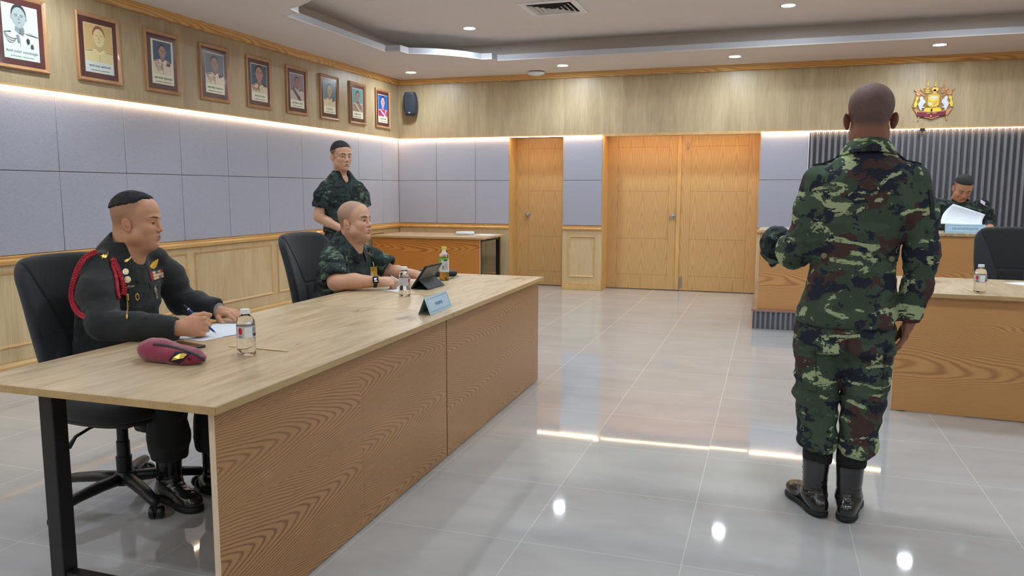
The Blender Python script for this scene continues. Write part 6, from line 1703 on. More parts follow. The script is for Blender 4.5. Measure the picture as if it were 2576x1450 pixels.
# ================================================================ PORTRAITS ON THE LEFT WALL
M['frame_wood'] = veneer('frame_wood', srgb(196, 150, 108), srgb(160, 112, 72), 'z', 20, 'y', 0.6, 0.35, coat=0.2)
M['mahogany'] = veneer('mahogany_mat', srgb(96, 48, 44), srgb(66, 30, 30), 'z', 18, 'y', 0.7, 0.28, coat=0.4)
_mats = {}
def flat(c):
    if c not in _mats: _mats[c] = plain('print_%02x%02x%02x' % c, srgb(*c), 0.35)
    return _mats[c]
def arc(cx, cy, rx, ry, a0=0, a1=360, n=20): return [(cx + rx * math.cos(math.radians(a0 + (a1 - a0) * k / n)), cy + ry * math.sin(math.radians(a0 + (a1 - a0) * k / n))) for k in range(n + (0 if abs(a1 - a0) >= 360 else 1))]
def portrait(yc, w, P, label):
    o = empty('portrait_frame', (XL + 0.02, yc, 2.415)); tag(o, label, 'picture', 'framed portraits in a row on the left wall')
    hw, hh = w / 2, 0.257
    fr_ = MB(); rings = [(0, 0.0), (0, 0.020), (0.008, 0.026), (0.018, 0.020), (0.026, 0.014), (0.030, 0.010)]
    vs = []
    for ins, d in rings: vs += [(d, -hw + ins, -hh + ins), (d, hw - ins, -hh + ins), (d, hw - ins, hh - ins), (d, -hw + ins, hh - ins)]
    fr_.add(vs, [(r * 4 + k, r * 4 + (k + 1) % 4, (r + 1) * 4 + (k + 1) % 4, (r + 1) * 4 + k) for r in range(5) for k in range(4)])
    fr_.build('frame', M['frame_wood'], o)
    i1 = 0.030; MB().box(0.001, 0.011, -hw + i1, hw - i1, -hh + i1, hh - i1).build('mat_board', M['mahogany'], o)
    pw, ph = hw - 0.072, hh - 0.072
    pr = MB().box(0.011, 0.0122, -pw, pw, -ph, ph).build('print', flat(P.get('paper', (226, 220, 196))), o)
    # picture area: a in -1..1, b in 0..1 (bottom to top)
    pb, pt_ = -ph + 0.085, ph - P.get('mt', 0.006); pa = pw - P.get('ms', 0.005)
    layer = [0]
    def shape(pts, c, name='portrait_picture'):
        layer[0] += 1; d = 0.0122 + 0.00022 * layer[0]
        mb = MB(); mb.prism([(max(-1, min(1, a)) * pa, pb + (pt_ - pb) * max(0, min(1, b))) for a, b in pts], lambda p_, s: (d + (0.0001 if s else -0.0006), p_[0], p_[1]))
        return mb
    groups = []
    def S_(pts, c): groups.append((shape(pts, c), c))
    bg, sk, hr, un, dk = P['bg'], P['skin'], P['hair'], P['uni'], P['dark']
    k = P.get('k', 1.0) * 1.30; hx, hy = P.get('hx', 0.0), P.get('hy', 0.66)
    S_([(-1, 0), (1, 0), (1, 1), (-1, 1)], bg)
    asp = (pt_ - pb) / (2 * pa)                 # height per half width unit
    X = lambda a: hx + a * k; Y_ = lambda b: hy + b * k / asp / 2
    sh = Y_(-0.62)
    S_([(X(-1.05), 0), (X(-1.0), sh * 0.80), (X(-0.86), sh * 0.93), (X(-0.35), sh + 0.035), (X(0.35), sh + 0.035), (X(0.86), sh * 0.93), (X(1.0), sh * 0.80), (X(1.05), 0)], un)
    S_([(X(-0.20), Y_(-0.40)), (X(0.20), Y_(-0.40)), (X(0.22), sh + 0.01), (X(0), sh - 0.05), (X(-0.22), sh + 0.01)], tuple(int(c * 0.85) for c in sk))
    S_([(X(-0.27), sh + 0.055), (X(-0.03), sh - 0.045), (X(0.03), sh - 0.045), (X(0.27), sh + 0.055), (X(0.24), sh - 0.0), (X(0.04), sh - 0.10), (X(-0.04), sh - 0.10), (X(-0.24), sh - 0.0)], tuple(min(255, int(c * 1.07)) for c in un))
    S_([(X(0.345 * math.cos(t)), Y_(0.07 + 0.43 * math.sin(t))) for t in [PI * 2 * q / 28 for q in range(28)]], hr)                        # hair mass
    S_([(X(0.315 * math.cos(t) * (1 - 0.12 * max(0, -math.sin(t)))), Y_(-0.03 + (0.42 if math.sin(t) < 0 else P.get('brow', 0.40)) * math.sin(t))) for t in [PI * 2 * q / 28 for q in range(28)]], sk)
    for s_ in (-1, 1):
        S_([(X(s_ * 0.335 + 0.035 * math.cos(t)), Y_(-0.04 + 0.09 * math.sin(t))) for t in [PI * 2 * q / 10 for q in range(10)]], tuple(int(c * 0.93) for c in sk))
        S_([(X(s_ * 0.20), Y_(0.075)), (X(s_ * 0.05), Y_(0.085)), (X(s_ * 0.05), Y_(0.06)), (X(s_ * 0.20), Y_(0.05))], dk)
        S_([(X(s_ * 0.17), Y_(0.005)), (X(s_ * 0.12), Y_(0.025)), (X(s_ * 0.06), Y_(0.005)), (X(s_ * 0.12), Y_(-0.008))], dk)
        S_([(X(s_ * 0.93), sh * 0.915), (X(s_ * 0.40), sh + 0.012), (X(s_ * 0.38), sh - 0.028), (X(s_ * 0.88), sh * 0.87)], P.get('epau', dk))
    S_([(X(-0.02), Y_(0.0)), (X(0.03), Y_(-0.02)), (X(0.06), Y_(-0.14)), (X(-0.05), Y_(-0.14))], tuple(int(c * 0.86) for c in sk))
    S_([(X(-0.09), Y_(-0.225)), (X(0), Y_(-0.215)), (X(0.09), Y_(-0.225)), (X(0), Y_(-0.255))], tuple(int(c * 0.68) for c in sk))
    S_([(X(-0.015), 0), (X(0.015), 0), (X(0.012), sh - 0.10), (X(-0.012), sh - 0.10)], tuple(int(c * 0.88) for c in un))
    if P.get('cord'):
        for q in range(3):
            a0, a1, y1 = -0.75 + 0.02 * q, -0.10 + 0.05 * q, 0.20 + 0.05 * q; pts = []; back = []
            for j in range(13):
                t = j / 12; x = a0 + (a1 - a0) * t; y = sh * 0.9 + (sh * 0.78 - sh * 0.9) * t - 4 * t * (1 - t) * (0.28 - 0.07 * q) * sh / 0.45
                pts.append((X(x), y + 0.008)); back.append((X(x), y - 0.008))
            S_(pts + back[::-1], P.get('cordc', dk))
        S_([(X(-0.16), sh * 0.84), (X(-0.06), sh * 0.84), (X(-0.02), sh * 0.3), (X(-0.10), sh * 0.3)], P.get('cordc', dk))
    if P.get('sash'): S_([(X(-0.72), sh * 0.93), (X(-0.45), sh * 1.0), (X(0.62), 0.0), (X(0.25), 0.0)], P['sash'])
    for (a, b, ww, hh_, c) in P.get('med', []): S_([(X(a - ww), b - hh_), (X(a + ww), b - hh_), (X(a + ww), b + hh_), (X(a - ww), b + hh_)], c)
    for (a, b, r, c) in P.get('stars', []): S_([(X(a + r * (1 if q % 2 else 0.55) * math.cos(PI * q / 8)), b + r * (1 if q % 2 else 0.55) * math.sin(PI * q / 8) / asp / 1.0) for q in range(16)], c)
    allm = MB(); cols = []
    for mb, c in groups:
        if c not in cols: cols.append(c)
        allm.add(mb.v, mb.f, cols.index(c))
    allm.build('picture', [flat(c) for c in cols], pr)
    cap_c = P.get('cap', (226, 220, 196))
    MB().box(0.0122, 0.0128, -pw + 0.001, pw - 0.001, -ph + 0.001, pb - 0.001).build('caption_strip', flat(cap_c), pr)
    t1, t2 = P['text']
    text_mesh('caption', t1, 0.023, M['ink'], pr, frame_matrix((0.0131, 0, -ph + 0.052), (0, 1, 0), (0, 0, 1)) @ Matrix.Diagonal((P.get('tx', 0.9), 1, 1, 1)), 0.0001)
    text_mesh('caption', t2, 0.0125, M['ink'], pr, frame_matrix((0.0131, 0, -ph + 0.020), (0, 1, 0), (0, 0, 1)) @ Matrix.Diagonal((0.95, 1, 1, 1)), 0.0000)
    # thin glass over the picture
    return o
W_ = (222, 204, 184); WG = (206, 194, 182)
R4 = [(0.50, 0.30, 0.17, 0.030, (70, 60, 90)), (0.50, 0.345, 0.15, 0.012, (150, 60, 60)), (-0.42, 0.33, 0.07, 0.012, (80, 70, 60))]
specs = [
 (4.290, 0.42, dict(bg=(190, 202, 204), skin=(150, 158, 158), hair=(44, 50, 52), uni=(206, 214, 212), dark=(60, 66, 68), k=1.0, hx=-0.08, hy=0.72, cord=1, cordc=(120, 128, 130), paper=(214, 220, 208), cap=(206, 214, 204), epau=(70, 78, 80), mt=0.0,
        stars=[(0.35, 0.17, 0.10, (40, 44, 48)), (0.52, 0.05, 0.09, (60, 64, 68)), (0.10, 0.38, 0.13, (110, 116, 118))], med=[(0.42, 0.345, 0.15, 0.02, (140, 146, 146))], text=('พันเอก ดาบไสว์  ยาตรอริณญูกิจ', '๒๑ ตุลาคม ๒๔๙๔ - ๓ พฤษภาคม ๒๕๐๐'), tx=0.85), 'black and white portrait of an officer, largest and leftmost of the framed row'),
 (4.963, 0.42, dict(bg=(206, 172, 118), skin=(222, 200, 150), hair=(140, 88, 58), uni=(218, 198, 148), dark=(176, 146, 104), k=0.98, hx=0.02, hy=0.68, paper=(222, 200, 160), cap=(206, 212, 208), text=('พลตรี ประชุม  พงศ์สวาสดิ์', '๑ พฤษภาคม ๒๕๐๐ - ๓๐ ตุลาคม ๒๕๐๔'), tx=0.85), 'faded sepia portrait of an officer with a washed-out face'),
 (5.640, 0.40, dict(bg=(52, 76, 108), skin=(170, 132, 118), hair=(26, 26, 34), uni=W_, dark=(60, 44, 44), k=0.92, hy=0.70, cord=1, cordc=(170, 140, 120), ms=0.022, mt=0.012, med=R4, text=('พลตรี เกียรติ  พิบูลภานุวัธน', '๓๑ ตุลาคม ๒๕๐๔ - ๑ พฤศจิกายน ๒๕๐๘'), epau=(150, 120, 90), tx=0.82), 'portrait of an officer in white on a deep blue background with pale side margins'),
 (6.311, 0.41, dict(bg=(104, 108, 116), skin=(164, 128, 114), hair=(40, 34, 36), uni=W_, dark=(60, 44, 44), k=0.92, hy=0.68, cord=1, cordc=(180, 160, 140), med=R4 + [(0.42, 0.26, 0.05, 0.03, (60, 60, 90))], text=('พลโท พิศิษฐ์  ฉันทนโวหาร', '๒ พฤศจิกายน ๒๕๐๘ - ๓๐ กันยายน ๒๕๑๓'), epau=(140, 130, 120)), 'portrait of a white-uniformed officer on a plain grey background'),
 (6.990, 0.41, dict(bg=(44, 78, 96), skin=(176, 124, 108), hair=(22, 20, 26), uni=(214, 196, 168), dark=(60, 40, 40), k=1.10, hy=0.68, cord=1, cordc=(160, 120, 90), med=R4, text=('พลตรี ยุทธ  ภู่เจริญ', '๑ ตุลาคม ๒๕๑๓ - ๓๐ กันยายน ๒๕๑๖'), epau=(90, 60, 50)), 'portrait of a large-faced officer on a dark teal background'),
 (7.668, 0.41, dict(bg=(128, 104, 118), skin=(146, 100, 88), hair=(24, 18, 22), uni=(190, 172, 154), dark=(50, 34, 34), k=0.74, hy=0.70, sash=(70, 74, 92), stars=[(-0.42, 0.42, 0.13, (120, 124, 110)), (0.30, 0.12, 0.10, (60, 56, 66))], med=[(0.36, 0.40, 0.10, 0.05, (120, 70, 60))], text=('พลตรี ไพโรจน์  อรรถผล', '๑ ตุลาคม ๒๕๑๖ - ๓๐ กันยายน ๒๕๒๐')), 'small-figured portrait of an officer with a blue sash on a mauve background'),
 (8.340, 0.41, dict(bg=(70, 116, 124), skin=(186, 148, 122), hair=(22, 22, 28), uni=(212, 196, 156), dark=(60, 46, 40), k=0.98, hy=0.66, med=[(0.48, 0.36, 0.13, 0.03, (90, 80, 90)), (0.46, 0.25, 0.07, 0.04, (70, 100, 110)), (-0.40, 0.37, 0.10, 0.012, (120, 90, 60))], text=('พลตรี สุชัย  ชื่น', '๑ ตุลาคม ๒๕๒๐ - ๓๐ กันยายน ๒๕๒๔')), 'portrait of an officer in cream on a teal background, third frame from the corner'),
 (9.012, 0.41, dict(bg=(96, 148, 146), skin=(160, 120, 104), hair=(26, 24, 28), uni=(150, 132, 120), dark=(60, 40, 44), k=0.82, hy=0.68, sash=(196, 180, 160), epau=(220, 210, 190), stars=[(0.40, 0.18, 0.10, (120, 60, 80)), (0.28, 0.34, 0.08, (150, 60, 80))], med=[(-0.05, 0.40, 0.07, 0.05, (150, 50, 60))], text=('พลตรี นเรศ  วิเศษ', '๑ ตุลาคม ๒๕๒๔ - ๓๐ กันยายน ๒๕๒๗')), 'portrait with a pale sash on light green, second frame from the corner'),
 (9.692, 0.41, dict(bg=(22, 96, 172), skin=(200, 150, 146), hair=(20, 20, 40), uni=(178, 56, 104), dark=(60, 30, 60), k=0.98, hy=0.68, sash=(236, 214, 216), epau=(240, 236, 226), paper=(230, 226, 208), stars=[(0.40, 0.20, 0.12, (240, 190, 210)), (-0.5, 0.20, 0.10, (120, 20, 60))], text=('พลตรี ไพโรจน์  พรผล', '๑ ตุลาคม ๒๕๒๗ - ๓๐ กันยายน ๒๕๓๐')), 'brightly coloured portrait in magenta on vivid blue, in the frame nearest the corner')]
for yc, w, P, lb in specs: portrait(yc, w, P, lb)

# ================================================================ EMBLEM
em = empty('wall_emblem', (1.70, YB - 0.024, 2.36)); tag(em, 'gilded coat of arms with shield, white beasts and tiered parasols on the upper wall', 'emblem')
def ex(u, v): return ((u - 940) * 0.000382, 2.59 - (v - 120) * 0.000385 - 2.36)
def relief(name, polys, d0, d1, mat, parent=None, bevel=0.002):
    mb = MB()
    for poly in polys:
        q = [ex(*p) for p in poly]; mb.prism(q, lambda p_, s: (p_[0], -(d1 if s else d0), p_[1]))
    return mb.build(name, mat, parent or em, bevel=bevel, seg=1)
GY = plain('emblem_gold', srgb(214, 176, 84), 0.38, metal=0.35); GB = plain('emblem_bright_gold', srgb(232, 196, 70), 0.4, metal=0.2)
CO = plain('emblem_copper', srgb(202, 146, 100), 0.4, metal=0.3); WH = plain('emblem_white', srgb(206, 204, 208), 0.5); MR = plain('emblem_maroon', srgb(118, 30, 58), 0.5); DK = plain('emblem_dark', srgb(150, 116, 70), 0.5)
relief('backing', [[(480, 560), (640, 380), (940, 340), (1240, 350), (1440, 480), (1480, 900), (1380, 1060), (1290, 1200), (940, 1260), (560, 1210), (500, 1060), (400, 900)]], 0.0, 0.010, DK)
for x in (790, 1225):
    relief('tiered_parasol', [[(x - 8, 140), (x + 8, 140), (x + 26, 300), (x - 26, 300)]] + [[(x - 34 - 14 * k, 360 + 52 * k), (x - 24 - 10 * k, 318 + 52 * k), (x + 24 + 10 * k, 318 + 52 * k), (x + 34 + 14 * k, 360 + 52 * k)] for k in range(4)] + [[(x - 6, 520), (x + 6, 520), (x - 24 if x < 900 else x + 4, 960), (x - 44 if x < 900 else x - 16, 960)]], 0.010, 0.022, GY if x < 900 else CO)
relief('crown', [[(990, 140), (1002, 140), (1024, 330), (960, 330)], [(890, 420), (935, 350), (1050, 350), (1095, 420), (1060, 470), (930, 470)], [(915, 520), (950, 420), (985, 395), (1020, 430), (1045, 520)], [(900, 560), (960, 500), (1030, 500), (1080, 560)]], 0.010, 0.026, GY)
for s_ in (-1, 1):
    f = lambda x: 970 + s_ * (x - 970)
    relief('crossed_mace', [[(f(1200), 620), (f(1190), 590), (f(1490), 400), (f(1515), 385), (f(1500), 430)], [(f(1290), 350), (f(1340), 360), (f(1330), 420), (f(1280), 470), (f(1255), 450)]], 0.010, 0.020, CO)
    relief('mantle_scroll', [[(f(1300), 470), (f(1440), 440), (f(1460), 520), (f(1400), 590), (f(1330), 560)], [(f(1330), 1010), (f(1450), 940), (f(1480), 990), (f(1400), 1120), (f(1340), 1180), (f(1300), 1130)], [(f(1310), 1190), (f(1360), 1180), (f(1370), 1330), (f(1340), 1320)]], 0.010, 0.018, CO)
    relief('golden_lion', [[(f(1380), 590), (f(1460), 640), (f(1450), 700), (f(1490), 800), (f(1495), 930), (f(1430), 920), (f(1390), 820), (f(1420), 740), (f(1370), 680)]], 0.012, 0.026, GB)
    relief('white_beast', [[(f(1250), 640), (f(1300), 600), (f(1360), 640), (f(1330), 720), (f(1390), 830), (f(1360), 920), (f(1310), 1030), (f(1250), 1000), (f(1290), 960), (f(1210), 950), (f(1200), 920), (f(1260), 900), (f(1220), 830), (f(1180), 800), (f(1200), 700), (f(1240), 700)]], 0.012, 0.027, WH)
relief('shield', [[(815, 560), (1130, 560), (1120, 860), (1080, 910), (960, 945), (850, 910), (800, 860)]], 0.012, 0.024, GY)
relief('shield_field', [[(850, 600), (1095, 600), (1085, 850), (1050, 885), (960, 905), (870, 885), (835, 850)]], 0.024, 0.026, GB)
relief('three_headed_elephant', [[(880, 610), (1060, 610), (1070, 670), (1000, 665), (990, 720), (950, 720), (940, 665), (870, 670)]], 0.026, 0.029, WH)
relief('field_divider', [[(830, 730), (850, 715), (960, 770), (1080, 715), (1095, 735), (975, 795), (970, 880), (945, 880), (945, 795)]], 0.026, 0.029, GY)
relief('small_elephant', [[(835, 800), (900, 780), (930, 850), (850, 870)]], 0.026, 0.028, WH)
relief('daggers', [[(1000, 800), (1060, 760), (1050, 830), (980, 880)]], 0.026, 0.028, CO)
relief('gold_foliage', [[(740, 960), (850, 930), (960, 955), (1080, 930), (1170, 960), (1190, 1040), (960, 1080), (720, 1040)], [(905, 980), (935, 960), (960, 990), (935, 1100), (905, 1100)]], 0.014, 0.026, GB)
relief('ribbon', [[(550, 1050), (960, 1075), (1320, 1040), (1310, 1170), (1130, 1180), (940, 1250), (760, 1200), (560, 1180)]], 0.016, 0.028, MR)
relief('ribbon_edge', [[(560, 1035), (960, 1060), (1310, 1025), (1315, 1050), (960, 1085), (550, 1060)], [(740, 1195), (940, 1245), (1130, 1180), (1140, 1200), (940, 1275), (740, 1215)], [(900, 1160), (940, 1150), (945, 1205), (915, 1215), (895, 1200)], [(800, 1090), (900, 1085), (900, 1115), (800, 1120)], [(960, 1085), (1070, 1080), (1070, 1110), (960, 1115)]], 0.028, 0.032, CO)

# ================================================================ THINGS ON THE TABLES
M['pet'] = NT('clear_plastic'); M['pet'].color((1, 1, 1, 1)); M['pet'] = M['pet'].set(0.02, trans=1.0, ior=1.35)
M['tea_liquid'] = NT('pale_tea'); M['tea_liquid'].color(srgb(226, 176, 70)); M['tea_liquid'] = M['tea_liquid'].set(0.02, trans=0.92, ior=1.33)
M['label_clear'] = plain('label_film', srgb(226, 230, 236), 0.3, alpha=0.50)
M['cap_white'] = plain('cap_white', srgb(238, 240, 244), 0.35)
def band(mb, r, z0, z1, a0, a1, n=14, t=0.0003, mi=0):
    vs = []
    for k in range(n + 1):
        a = math.radians(a0 + (a1 - a0) * k / n); c, s = math.cos(a), math.sin(a)
        vs += [(r * c, r * s, z0), (r * c, r * s, z1), ((r + t) * c, (r + t) * s, z0), ((r + t) * c, (r + t) * s, z1)]
    fs = []
    for k in range(n):
        a, b = 4 * k, 4 * (k + 1); fs += [(a + 2, b + 2, b + 3, a + 3), (a, a + 1, b + 1, b), (a + 1, a + 3, b + 3, b + 1), (a, b, b + 2, a + 2)]
    fs += [(0, 2, 3, 1), (4 * n, 4 * n + 1, 4 * n + 3, 4 * n + 2)]
    mb.add(vs, fs, mi)
def water_bottle(loc, rz, label):
    o = empty('water_bottle', loc, rz); tag(o, label, 'bottle', 'small water bottles')
    prof = [(0.0, 0.004), (0.022, 0.002), (0.030, 0.0), (0.033, 0.006), (0.0325, 0.016), (0.0335, 0.024), (0.0318, 0.030), (0.0335, 0.036), (0.0318, 0.043), (0.0335, 0.050), (0.0318, 0.056), (0.0330, 0.063), (0.0330, 0.108), (0.0318, 0.112), (0.0326, 0.118), (0.030, 0.128), (0.022, 0.140), (0.0145, 0.147), (0.0135, 0.150)]
    MB().lathe(prof, 32, cap=True).build('body', M['pet'], o, smooth=True)
    MB().lathe([(0.0135, 0.1495), (0.0165, 0.150), (0.0168, 0.164), (0.0160, 0.1665), (0.0, 0.167)], 32, cap=False).build('cap', M['cap_white'], o, auto=40)
    lb = MB(); band(lb, 0.0333, 0.064, 0.107, 0, 360, 32); lb.build('label', M['label_clear'], o)
    lg = MB(); 
    for k in range(7):
        z = 0.078 + 0.0035 * k; hw = 13 * math.sqrt(max(0.05, 1 - ((k - 3) / 3.6) ** 2)); band(lg, 0.0337, z, z + 0.0036, -hw - 35, hw - 35, 4)
    lg.build('logo', plain('logo_red', srgb(206, 32, 36), 0.4) if 'logo_red' not in bpy.data.materials else bpy.data.materials['logo_red'], o)
    wp = MB(); band(wp, 0.0336, 0.066, 0.104, -8, 38, 6); wp.build('label_panel', M['cap_white'], o)
    bc = MB()
    for k in range(9): band(bc, 0.0338, 0.070, 0.082, 46 + 3.2 * k, 46 + 3.2 * k + (1.8 if k % 3 else 1.0), 1)
    for k in range(4): band(bc, 0.0338, 0.087 + 0.0042 * k, 0.0885 + 0.0042 * k, 44, 74 - 6 * (k % 2), 5)
    for k in range(3): band(bc, 0.0338, 0.066 + 0.003 * k, 0.0672 + 0.003 * k, -48, -22, 5)
    bc.build('label_print', M['ink'], o)
    return o
def towards_cam(x, y): return math.atan2(-y, -x)
for (x, y, z, d, lb) in ((-1.787, 2.350, 0.7355, 0, 'small clear water bottle with a white cap beside the maroon beret'),
                         (-1.940, 3.962, 0.7355, 85, 'small clear water bottle in front of the man writing with a black watch'),
                         (1.190, 5.215, 0.7355, 5, 'small clear water bottle alone on the right table')):
    water_bottle((x, y, z), towards_cam(x, y) + math.radians(d), lb)
tb = empty('tea_bottle', (-2.046, 4.775, 0.7355), towards_cam(-2.046, 4.775)); tag(tb, 'tall tea bottle with a yellow cap and green-white label behind the tablet', 'bottle')
MB().lathe([(0.0, 0.003), (0.028, 0.0), (0.032, 0.006), (0.032, 0.150), (0.033, 0.158), (0.030, 0.170), (0.022, 0.188), (0.0155, 0.198), (0.0145, 0.206)], 32).build('body', M['pet'], tb, smooth=True)
MB().lathe([(0.0, 0.005), (0.0295, 0.005), (0.0305, 0.010), (0.0305, 0.062), (0.0, 0.062)], 28, cap=False).build('tea', M['tea_liquid'], tb, auto=40)
MB().lathe([(0.0145, 0.203), (0.0175, 0.2035), (0.0178, 0.219), (0.0168, 0.222), (0.0, 0.2225)], 32, cap=False).build('cap', plain('cap_yellow', srgb(226, 196, 84), 0.4), tb, auto=40)
lb = MB(); band(lb, 0.0328, 0.056, 0.150, 0, 360, 32); lb.build('label', plain('label_grey_white', srgb(206, 210, 212), 0.4), tb)
lb = MB(); band(lb, 0.0332, 0.136, 0.150, -100, 100, 20); band(lb, 0.0332, 0.10, 0.136, -75, -38, 6); lb.build('label_band', plain('label_green', srgb(120, 186, 70), 0.4), tb)
lb = MB(); band(lb, 0.0333, 0.128, 0.140, -5, 40, 6)
for k in range(5): band(lb, 0.0334, 0.075, 0.100, -20 + 4 * k, -18 + 4 * k, 1)
for k in range(9): band(lb, 0.0334, 0.070 + 0.006 * k, 0.0715 + 0.006 * k, 6, 42, 5)
lb.build('label_print', plain('label_ink', srgb(70, 76, 84), 0.5), tb)
def stick(a, b, label, w=0.0060):
    a, b = Vector(a), Vector(b); c = (a + b) / 2; o = MB(); d = (b - a).normalized(); n_ = Vector((-d[1], d[0], 0)); L = (b - a).length
    prof = [(-0.5, 0.45), (-0.47, 1.0), (-0.40, 0.7), (0.2, 0.75), (0.40, 1.0), (0.47, 1.15), (0.5, 0.6)]
    vs = []
    for t, k in prof:
        for (p_, q) in ((-1, 0.0), (1, 0.0), (1, 1.0), (-1, 1.0)): vs.append(tuple(d * t * L + n_ * w * k * p_ + Vector((0, 0, 0.0002 + 0.0035 * q))))
    fs = [(4 * i + j, 4 * i + (j + 1) % 4, 4 * i + 4 + (j + 1) % 4, 4 * i + 4 + j) for i in range(6) for j in range(4)] + [(3, 2, 1, 0), (24, 25, 26, 27)]
    o.add(vs, fs); ob = o.build('wooden_stick', plain('pale_birch', srgb(226, 196, 156), 0.55) if 'pale_birch' not in bpy.data.materials else bpy.data.materials['pale_birch'], bevel=0.0008, seg=1); ob.location = c
    tag(ob, label, 'stick', 'pale wooden sticks'); return ob
stick((-1.945, 2.452, 0.7352), (-1.674, 2.442, 0.7352), 'pale wooden stick lying behind the bottle beside the beret')
stick((-2.078, 4.072, 0.7352), (-1.800, 4.035, 0.7352), 'pale wooden stick lying behind the bottle near the blue name card')
stick((1.150, 5.42, 0.7352), (1.165, 5.175, 0.7352), 'pale wooden stick lying beside the bottle on the right table')

# ---- beret
Bc = V3(-1.962, 2.175, 0.7355)
S = SDF(Bc + (-0.19, -0.13, -0.02), Bc + (0.20, 0.13, 0.12), 0.0035)
S.el(Bc + (-0.066, 0.000, 0.036), (0.072, 0.054, 0.038), 0.02); S.el(Bc + (0.005, -0.010, 0.028), (0.100, 0.054, 0.029), 0.03); S.el(Bc + (0.080, -0.012, 0.020), (0.062, 0.046, 0.021), 0.03)
S.rc(Bc + (-0.10, 0.026, 0.052), Bc + (0.09, 0.010, 0.026), 0.016, 0.010, 0.02)
S.rc(Bc + (0.05, -0.045, 0.020), Bc + (0.155, -0.040, 0.022), 0.004, 0.006, 0.012, 's')
S.plane(Bc + (0, 0, 0.0), (0, 0, -1))
V, Q = S.mesh(); V = relax(V, Q, 2); N = normals(V, Q); V = V + N * ridges(V, (18, 18, 18), 0.0022, 5)[:, None]; V[:, 2] = np.maximum(V[:, 2], Bc[2])
def wool(name, c):
    t = NT(name); f = t.noise(t.coord(), 420, 2, 0.6); t.color(t.ramp(f, [(0.3, tuple(x * 0.85 for x in c[:3])), (0.7, tuple(x * 1.1 for x in c[:3]))])); t.bump(f, 0.3, 0.001); return t.set(0.9, sheen=0.35)
beret = skin_object('beret', [(V - Bc, Q, 0, None)], [wool('maroon_wool', srgb(138, 34, 66))]); beret.location = tuple(Bc); tag(beret, 'folded maroon beret with a gold badge lying on the near table', 'beret')
bs = Surf(V, Q)
pts = smooth_path([(386, 866), (400, 866), (430, 871), (460, 879), (485, 888), (503, 897), (513, 905)], 40)
P_ = []
for q in pts:
    s_, n_ = bs.at(q[0], q[1] + 1.5); P_.append(s_ + n_ * 0.001 - Vector(Bc))
for _ in range(4): P_ = [P_[0]] + [(P_[i - 1] + P_[i] * 2 + P_[i + 1]) / 4 for i in range(1, len(P_) - 1)] + [P_[-1]]
MB().tube(P_, [0.0065] * len(P_), 10, flat=0.7).build('leather_band', plain('beret_band', srgb(52, 52, 58), 0.55), beret, smooth=True)
bp = patch(bs, [(443, 884), (481, 889), (452, 917), (423, 908)], 'badge_backing', M['tape_dark'], beret, 0.002, 0.0005, O=tuple(Bc))
patch(bs, [(443, 884), (481, 889), (452, 917), (423, 908)], 'badge', M['pin_gold'], beret, 0.003, 0.0025, O=tuple(Bc), poly=[(0.28, 0.95), (0.22, 0.60), (0.32, 0.35), (0.42, 0.18), (0.60, 0.10), (0.80, 0.12), (0.92, 0.22), (0.86, 0.38), (0.92, 0.46), (0.78, 0.58), (0.66, 0.62), (0.52, 0.78), (0.36, 0.84)])

# ---- phone
ph = MB().box(-0.078, 0.078, -0.037, 0.037, 0.0, 0.0085).build('phone', M['black'], bevel=0.004, seg=3); ph.location = (-2.100, 2.395, 0.7357); ph.rotation_euler = (0, 0, math.radians(-14)); tag(ph, 'black smartphone lying flat partly behind the maroon beret', 'phone')
MB().box(-0.074, 0.074, -0.0335, 0.0335, 0.0085, 0.0088).build('screen', plain('phone_glass', srgb(16, 16, 20), 0.05), ph)

# ---- papers
def sheet(pts, z, label, name='paper', cat='paper', group=None, lines=False):
    c = Vector((sum(p[0] for p in pts) / len(pts), sum(p[1] for p in pts) / len(pts), 0)); o = plan(name, [(p[0] - c[0], p[1] - c[1]) for p in pts], 0, 0.0006, M['paper']); o.location = (c[0], c[1], z); tag(o, label, cat, group)
    return o
sheet([(-2.335, 2.525), (-2.110, 2.505), (-2.085, 2.600), (-2.33, 2.640)], 0.7356, 'white paper sheet under the fist that grips the blue pen')
sheet([(-2.105, 2.565), (-2.060, 2.700), (-2.235, 2.880), (-2.330, 2.855), (-2.28, 2.64)], 0.7364, 'upper white paper sheet between the two hands of the officer with the red cord')
sheet([(-2.20, 4.16), (-2.07, 4.12), (-2.05, 4.33), (-2.20, 4.36)], 0.7356, 'white paper sheet under the hand with the white pen')
sheet([(1.462, 5.83), (1.62, 5.55), (1.88, 5.70), (1.72, 5.98)], 0.7356, 'white paper sheet on the right table in front of the empty chair')
sheet([(-3.79, 9.72), (-3.50, 9.66), (-3.44, 9.95), (-3.73, 10.02)], 0.7356, 'flat white sheet at the right end of the corner table')
sheet([(1.28, 8.02), (1.42, 8.00), (1.46, 8.20), (1.30, 8.22)], 0.9556, 'white sheet on the head desk left of the blue name card')
# curled sheet on the corner table
mb = MB(); vs = []; n = 26
for j in range(n + 1):
    t = j / n
    if t < 0.45: x = -0.16 + t * 0.42; z = 0.001 + 0.010 * math.sin(t / 0.45 * PI)
    else: a = (t - 0.45) / 0.55 * 1.75 * PI; r = 0.024 - 0.002 * (t - 0.45); x = 0.029 + r * math.sin(a); z = 0.0012 + r * (1 - math.cos(a))
    vs += [(x, -0.12, z), (x + 0.0, 0.12, z)]
mb.add(vs, [(2 * j, 2 * j + 1, 2 * j + 3, 2 * j + 2) for j in range(n)])
cp = mb.build('curled_paper', M['paper'], smooth=True, solid=0.0006); cp.location = (-3.87, 9.74, 0.7356); cp.rotation_euler = (0, 0, math.radians(-62)); tag(cp, 'curled white paper on the corner table left of the flat sheet', 'paper')
